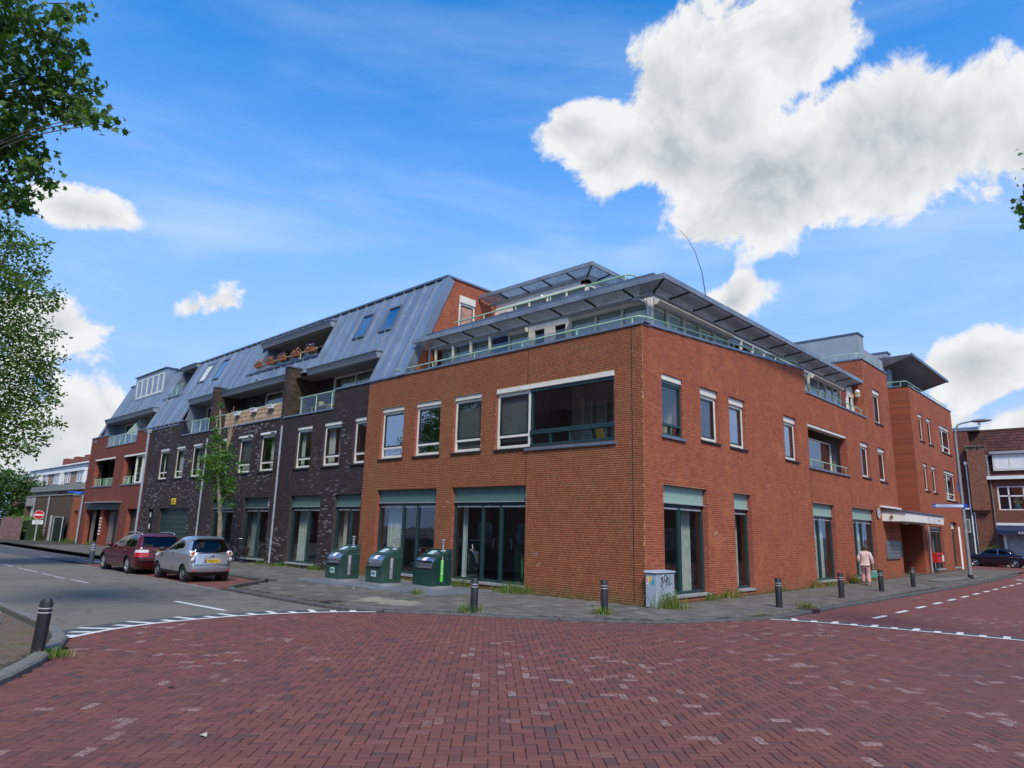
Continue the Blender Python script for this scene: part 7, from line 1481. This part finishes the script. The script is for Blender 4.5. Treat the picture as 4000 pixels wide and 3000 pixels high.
def leaves_mesh(name, P, S, shape, m, droop=.35, up=None):
    n = len(P); k = len(shape); sh = np.array(shape)
    d = RNG.normal(0, 1, (n, 3)); d[:, 2] = d[:, 2] * .55 - droop; d /= np.linalg.norm(d, axis=1)[:, None]
    a = RNG.normal(0, 1, (n, 3)); a[:, 2] *= .5; e = np.cross(d, a); e /= np.linalg.norm(e, axis=1)[:, None]; nn = np.cross(d, e)
    V = P[:, None] + (d[:, None] * sh[None, :, 1:2] + e[:, None] * sh[None, :, 0:1] + nn[:, None] * (np.abs(sh[None, :, 0:1]) * .35 - .12 * sh[None, :, 1:2] ** 2)) * S[:, None, None]
    me = bpy.data.meshes.new(name); me.vertices.add(n * k); me.vertices.foreach_set('co', V.astype(np.float32).ravel()); me.loops.add(n * k); me.loops.foreach_set('vertex_index', np.arange(n * k, dtype=np.int32)); me.polygons.add(n); me.polygons.foreach_set('loop_start', np.arange(0, n * k, k, dtype=np.int32)); me.polygons.foreach_set('use_smooth', np.zeros(n, bool)); me.update(calc_edges=True); me.validate(); me.materials.append(m); return me
def crown_points(blobs, dens, shell=.55):
    out = []
    for x, y, z, r in blobs:
        n = max(18, int(dens * r ** 2.3)); 
        # clumps: several sprays inside each blob, leaving gaps
        nc = max(3, int(n / 16)); c = RNG.normal(0, 1, (nc, 3)); c /= np.linalg.norm(c, axis=1)[:, None]; c *= (RNG.random(nc) ** shell)[:, None] * r
        q = c[RNG.integers(0, nc, n)] + RNG.normal(0, .16 * r + .05, (n, 3)) * np.array([1, 1, .6]); out.append(q + np.array([x, y, z]))
    return np.concatenate(out)
BARK = mat('bark', (.10, .085, .065), .9, var=.3, scale=9, bump=.8, bscale=30); BARKL = mat('pale_bark', (.20, .17, .125), .9, var=.25, scale=8, bump=.5, bscale=40)
def limb(parent, pts, r0, r1, m, name='branch'):
    pts = smooth_curve([tuple(p) for p in pts], 4) if len(pts) > 2 else pts
    return MB().tube(pts, list(np.linspace(r0, r1, len(pts))), 7).build(name, m, parent, smooth=True)
def tree(name, label, base, blobs, dens, size, shape, m, bark, trunk, r, parts=0, near=None, group=None, fork=None, twig=.006):
    t = thing(name, label, 'tree', base, 0, group); P = crown_points(blobs, dens); S = size * RNG.uniform(.6, 1.25, len(P))
    tr = limb(t, [Vector(p) for p in trunk], r, r * .35, bark, 'trunk')
    hub_ = [Vector(p) for p in trunk]
    for b in blobs:
        c = Vector(b[:3]); s = min(hub_[1:], key=lambda p: (p - c).length + (3 if p.z > c.z else 0)); mid = s.lerp(c, .55) + Vector((0, 0, .12 * (c - s).length)); limb(tr, [s, mid, c], max(.014, r * .07 + b[3] * .012), twig, bark)
    if parts:
        d = np.linalg.norm(P - np.array(near), axis=1); o_ = np.argsort(d)[:parts]
        for i in o_: link(bpy.data.objects.new('leaf', leaves_mesh('leaf', P[i:i + 1], S[i:i + 1], shape, m)), tr)
        k = np.ones(len(P), bool); k[o_] = False; P, S = P[k], S[k]
    tag(link(bpy.data.objects.new('crown', leaves_mesh('crown', P, S, shape, m)), t), kind='stuff'); return t
MLEAF = leafmat('maple_leaf', (.060, .145, .020)); MLEAF2 = leafmat('fresh_leaf', (.10, .19, .028)); YLEAF = leafmat('young_leaf', (.075, .18, .026)); HLEAF = leafmat('hedge_leaf', (.05, .12, .02))
MAPLE = [(-3.26,-14.53,10.07,0.86), (-3.29,-14.03,10.03,0.50), (-3.71,-14.45,9.08,0.77), (-3.47,-13.81,9.05,0.45), (-3.19,-13.46,8.90,0.34), (-2.19,-13.29,8.32,0.23), (-1.98,-13.14,8.23,0.13), (-4.37,-14.07,8.38,0.59), (-3.39,-13.88,7.58,0.36), (-3.64,-14.02,7.13,0.41), (-4.36,-13.63,7.84,0.23), (-3.15,-13.80,9.31,0.41), (-3.29,-13.41,9.60,0.27), (-2.68,-13.31,9.16,0.18), (-3.06,-13.80,10.53,0.27), (-2.31,-13.84,10.28,0.18), (-4.52,-15.13,10.29,1.14), (-5.03,-14.87,9.11,1.14), (-4.57,-14.62,7.76,0.82), (-4.21,-13.72,7.14,0.18), (-4.69,-14.27,7.09,0.41), (-3.6,-13.9,8.75,.32), (-3.0,-13.6,8.6,.26), (-2.6,-13.45,8.45,.22), (-2.5,-13.4,8.75,.2)]
tree('maple_tree', 'dark green maple reaching in from the upper left corner', (-5.6, -16.4, Z_PAV), MAPLE, 900, .15, MAPLEAF, MLEAF, BARK, [(-5.6, -16.4, Z_PAV), (-5.5, -16.2, 3), (-5.4, -15.7, 6.2), (-5.0, -15.2, 8.6), (-4.6, -14.9, 10.2)], .2, 150, (-2.2, -13.4, 8.6))
TREE2 = [(-20.17,-11.71,11.93,0.79), (-20.69,-11.04,11.99,0.69), (-20.19,-10.61,11.15,0.49), (-20.57,-11.25,10.43,1.08), (-19.62,-10.63,9.87,0.74), (-20.47,-10.01,9.81,0.39), (-21.06,-10.88,8.58,1.28), (-20.80,-10.16,8.39,0.79), (-20.78,-9.62,7.57,0.54), (-21.49,-10.38,6.91,1.28), (-21.04,-9.51,6.60,0.59), (-20.07,-9.31,6.01,0.34), (-21.94,-10.26,5.56,1.18), (-20.82,-9.68,5.14,0.69), (-21.31,-9.16,4.64,0.34), (-22.20,-10.04,4.40,0.79), (-20.67,-9.80,4.04,0.30), (-21.34,-12.51,11.27,1.77), (-21.90,-12.22,8.93,2.16), (-23.19,-11.52,6.73,2.16), (-22.50,-11.16,4.70,1.48)]
tree('street_tree', 'lighter green street tree filling the left edge below the maple', (-22.5, -13.6, Z_PAV), TREE2, 640, .15, OVAL, MLEAF2, BARK, [(-22.5, -13.6, Z_PAV), (-22.4, -13.4, 3), (-22.2, -12.6, 6), (-21.8, -12.0, 9), (-21.4, -11.6, 11.5)], .2)
TWIG = [(8.98, -1.53, 7.67, .12), (8.93, -1.85, 7.25, .14), (9.10, -1.62, 7.5, .25), (9.3, -1.7, 7.75, .4), (9.9, -1.6, 8.2, .8), (10.6, -1.4, 9.0, 1.1)]
tree('right_hand_maple', 'maple whose leaf tips show at the right edge of the sky', (13, -.5, Z_PAV), TWIG, 700, .13, MAPLEAF, MLEAF, BARK, [(13, -.5, Z_PAV), (13, -.5, 3), (12.4, -.8, 6), (11.4, -1.1, 8.2), (10.4, -1.4, 9.2)], .18)
YT0 = [(-21.7, -2, 2.6, .34), (-22.1, -2.1, 3.2, .55), (-21.5, -1.95, 3.4, .45), (-22.35, -2.05, 3.9, .6), (-21.75, -2, 4.1, .6), (-22.6, -2, 4.5, .5), (-21.9, -2.1, 4.8, .55), (-22.4, -2, 5.2, .45), (-21.6, -1.9, 4.6, .35), (-22.3, -2, 5.7, .35), (-22.75, -2, 6.2, .28), (-22.9, -2, 6.7, .24), (-22.7, -2, 7.15, .2), (-23.1, -2, 5.3, .3)]
YT = [(-22.1 + (x + 22.1) * 1.45, y - .25 * math.sin(7 * z), z, r * 1.15) for x, y, z, r in YT0]
yt = tree('young_street_tree', 'slim young tree with fresh leaves and a bare dead top beside the bicycle', (-21.1, -2, Z_PAV), YT, 760, .16, OVAL, YLEAF, BARKL, [(-21.1, -2, Z_PAV), (-21.3, -2, 1.2), (-21.55, -2, 2.3), (-21.95, -2.05, 3.6), (-22.3, -2, 5.2), (-22.8, -2, 7.0)], .13)
DEADT = mat('dead_twig', (.34, .24, .15), .9)
for dx, h_ in ((0, 6.9), (.25, 6.6), (-.2, 6.8), (.45, 6.2), (.12, 7.1)): limb(yt, [(-21.75, -1.95, 4.6), (-21.55 + dx * .5, -1.95, 5.6), (-21.6 + dx * 1.3, -1.95 + .1 * dx, h_)], .035, .008, DEADT, 'dead_branch')
HEDGE = [(-88.78,1.70,5.10,1.82), (-87.77,2.96,5.45,1.82), (-86.56,4.36,4.61,1.51), (-89.06,3.15,2.48,2.12), (-87.23,4.59,2.23,1.51), (-89.93,1.23,6.30,1.21), (-86.66,5.07,3.45,0.91), (-91.51,0.20,5.07,2.72), (-91.40,0.64,2.09,2.72)]
tree('garden_tree', 'bushy green garden tree behind the slab fence at far left', (-89, 2.5, -.4), HEDGE, 230, .34, OVAL, HLEAF, BARK, [(-89, 2.5, -.4), (-89, 2.5, 2), (-89, 2.6, 4.5)], .2)
tree('rear_garden_tree', 'darker garden tree at the far left edge of the frame', (-97, -2, -.4), [(x - 7 + 1.5 * math.sin(i), y - 3.5, z * 1.05, r * 1.2) for i, (x, y, z, r) in enumerate(HEDGE)], 170, .36, OVAL, MLEAF, BARK, [(-97, -2, -.4), (-97, -2, 2), (-96.5, -1.6, 4.5)], .2)
for i, (x, lb_) in enumerate(((-58, 'nearest tree across the street, mirrored in the dark facade windows'), (-76, 'middle tree across the street, mirrored in the dark facade windows'), (-96, 'farthest tree across the street, mirrored in the dark facade windows'))):
    tree('opposite_tree', lb_, (x, -19, -.3), [(x + random.uniform(-4, 4), -19 + random.uniform(-2.5, 2.5), random.uniform(4, 11), random.uniform(1.5, 2.6)) for _ in range(12)], 130, .4, OVAL, MLEAF2, BARK, [(x, -19, -.3), (x, -19, 3), (x + .3, -19, 7)], .22, group='trees across the street')
hg = thing('clipped_hedge', 'bright green hedge top showing over the slab fence', 'hedge', (-62, -1.2, -.4)); tag(link(bpy.data.objects.new('foliage', leaves_mesh('foliage', np.stack([RNG.uniform(-66, -57.8, 1500), RNG.uniform(-2.0, -.6, 1500), RNG.uniform(.4, 1.72, 1500)], 1), RNG.uniform(.1, .2, 1500), OVAL, leafmat('lime_leaf', (.16, .26, .03)))), hg), kind='stuff'); MB().box(-66, -57.8, -1.8, -.8, -.4, 1.4).build('core', mat('hedge_core', (.02, .04, .01), .9), hg)
sb2 = thing('yellow_green_shrub', 'yellow-green shrub in front of the barber shop wall', 'shrub', (-.2, 51.2, -.3))
pp = crown_points([(-.5, 51.3, .9, .5), (.1, 51.3, .95, .5), (-.2, 51.3, .5, .6), (.45, 51.3, .7, .4)], 1400); tag(link(bpy.data.objects.new('foliage', leaves_mesh('foliage', pp, RNG.uniform(.08, .14, len(pp)), OVAL, MATS['lime_leaf'])), sb2), kind='stuff'); MB().tube([(-.1, 51.3, -.4), (-.1, 51.3, .6)], .05, 6).build('stem', BARK, sb2)
# weeds
BLADE = leafmat('grass_blade', (.10, .19, .03)); DRYB = leafmat('dry_grass', (.30, .24, .09), .25)
def blades(P, H, lean=.35, w_=.008):
    n = len(P); a = RNG.uniform(0, 6.283, n); d = np.stack([np.cos(a), np.sin(a)], 1) * (RNG.random(n) * lean)[:, None] * H[:, None]; s = np.stack([-np.sin(a), np.cos(a)], 1) * w_
    z = P[:, 2]; b0 = np.c_[P[:, :2] - s, z]; b1 = np.c_[P[:, :2] + s, z]; m0 = np.c_[P[:, :2] + d * .35 - s * .7, z + H * .6]; m1 = np.c_[P[:, :2] + d * .35 + s * .7, z + H * .6]; t0 = np.c_[P[:, :2] + d - s * .15, z + H * .96]; t1 = np.c_[P[:, :2] + d + s * .15, z + H * .96]
    V = np.stack([b0, b1, m1, m0, t1, t0], 1).reshape(-1, 3); f = np.array([(0, 1, 2, 3), (3, 2, 4, 5)]); return V, (f[None] + (np.arange(n) * 6)[:, None, None]).reshape(-1, 4)
def tuft(label, x, y, r, h, n, dry=.2, leafy=0, long=1.0):
    t = thing('weed_tuft', label, 'weeds', (x, y, Z_PAV), 0, 'weeds growing along the pavement')
    for k, m in ((1 - dry, BLADE), (dry, DRYB)):
        m_ = int(n * k * 1.5)
        if m_ < 2: continue
        p = np.c_[RNG.normal(x, r * .5 * long, m_), RNG.normal(y, r * .5, m_), np.full(m_, Z_PAV - .01)]; p[:, 0] = np.where((p[:, 1] > .0) & (x > 0) & (p[:, 0] < .05), .05, p[:, 0]); p[:, 1] = np.where((x < 0) & (p[:, 1] > -.05), -.05, p[:, 1])
        V, F = blades(p, h * .8 * RNG.random(m_) ** 1.4 + .03, .95, .006); big_mesh('blades', V, F, m, t)
    leafy = max(leafy, int(n * .08))
    if leafy:
        q = np.c_[RNG.normal(x, r * .6, leafy), RNG.normal(y, r * .5, leafy), Z_PAV + RNG.random(leafy) * h * .7]; tag(link(bpy.data.objects.new('leaves', leaves_mesh('leaves', q, RNG.uniform(.05, .11, leafy), OVAL, YLEAF, droop=-.2)), t), kind='stuff')
tuft('tall grassy weeds growing round the foot of the grey cabinet', .62, .12, .42, .55, 420, .25)
tuft('rank grass against the wall between the corner shop window and bollard', -4.55, -.25, .5, .42, 420, .15, long=1.4)
tuft('leafy weeds at the left foot of the right-hand shop window', -7.0, -.3, .4, .38, 130, .2, 40)
tuft('grass round the bollard before the shop windows', -1.75, -4.66, .26, .26, 190, .1, 20)
tuft('grass at the foot of the red-reflector bollard', .36, -2.42, .26, .26, 190, .2)
tuft('dry grass by the wall between the first and second street doors', .2, 4.4, .35, .36, 260, .6)
tuft('small leafy weed below the first street window', .25, 3.1, .22, .3, 50, .2, 30)
tuft('leafy weed at the wall behind the first right-hand bollard', .2, 8.2, .3, .26, 60, .3, 40)
tuft('dry weeds before the third street door', .2, 11.6, .35, .4, 200, .6, 20)
tuft('dark bushy weed beside the fourth street door', .2, 16.2, .3, .5, 160, .3, 60)
tuft('weeds under the third street window', .2, 13.3, .5, .25, 180, .4)
tuft('grass tuft on the steel plate before the lime-striped waste inlet', -5.7, -3.0, .22, .2, 120, .3)
tuft('weeds at the foot of the dark brick wall beside the left shop window', -15.9, -.3, .3, .35, 160, .1, 30)
tuft('weeds below the dark brick wall near the drainpipe', -18.9, -.3, .45, .22, 200, .1, 20)
tuft('leafy weed by the wall beside the bicycle wheel', -20.6, -.3, .3, .25, 80, .1, 30)
tuft('grass at the foot of the big left-hand bollard', -1.35, -12.95, .22, .12, 160, .35)
tuft('grass on the gully beside the right-hand kerb', 2.75, 3.6, .22, .2, 120, .5)
tuft('weeds at the foot of the red end house entrance', -45.6, -.4, .4, .5, 140, .2, 30); tuft('weeds by the brown garage wall beside the no entry sign', -58.5, -.5, 1.2, .4, 420, .2, 60, 2); tuft('weeds at the annex door by its drainpipe', -50.9, -.5, .5, .5, 220, .1, 60)
n = 1500; u = RNG.uniform(-19, 0, n); p1 = np.c_[u, -.03 - np.abs(RNG.normal(0, .05, n)), np.full(n, Z_PAV - .01)]; n2_ = 1300; v = RNG.uniform(0, 21, n2_); p2 = np.c_[.03 + np.abs(RNG.normal(0, .06, n2_)), v, np.full(n2_, Z_PAV - .01)]
n3_ = 500; pk = np.array([f_ for f_ in offset(cc, .17)]); ii = RNG.integers(0, len(pk), n3_); p3 = np.c_[pk[ii] + RNG.normal(0, .04, (n3_, 2)), np.full(n3_, Z_PAV)]; p3 = p3[p3[:, 1] < 34]
pts = np.concatenate([p1, p2, p3]); pts = pts[np.sin(pts[:, 0] * 2.3) + np.sin(pts[:, 1] * 1.7 + 1) + RNG.normal(0, .5, len(pts)) > .25]; V, F = blades(pts, RNG.uniform(.03, .13, len(pts)), w_=.006); gr_ = big_mesh('pavement_edge_grass', V, F, leafmat('edge_grass', (.17, .18, .045)), None); tag(gr_, 'sparse grass along the wall foot and kerb joints', 'grass', kind='stuff')
# fallen leaves and litter
for i, (x, y, lb_, m_, s_) in enumerate([(-7.9, -3.7, 'crumpled pale green litter between the waste inlets', mat('pale_litter', (.55, .6, .3), .7), .07), (3.5, -12.9, 'pale dry leaf lying on the red paving at lower left', mat('pale_leaf', (.5, .45, .33), .8), .06), (1.4, -12.4, 'dark brown leaf lying on the red paving at left', mat('brown_leaf', (.08, .03, .02), .8), .06)]):
    zb = Z_PAV if i == 0 else Z_RED; mb = MB(); mb.v = [(x - s_, y, zb + .006), (x, y - s_ * .6, zb + .02), (x + s_, y + .01, zb + .008), (x, y + s_ * .6, zb + .03)]; mb.f = [(0, 1, 2, 3)]; tag(mb.build('litter', m_, None), lb_, 'litter')
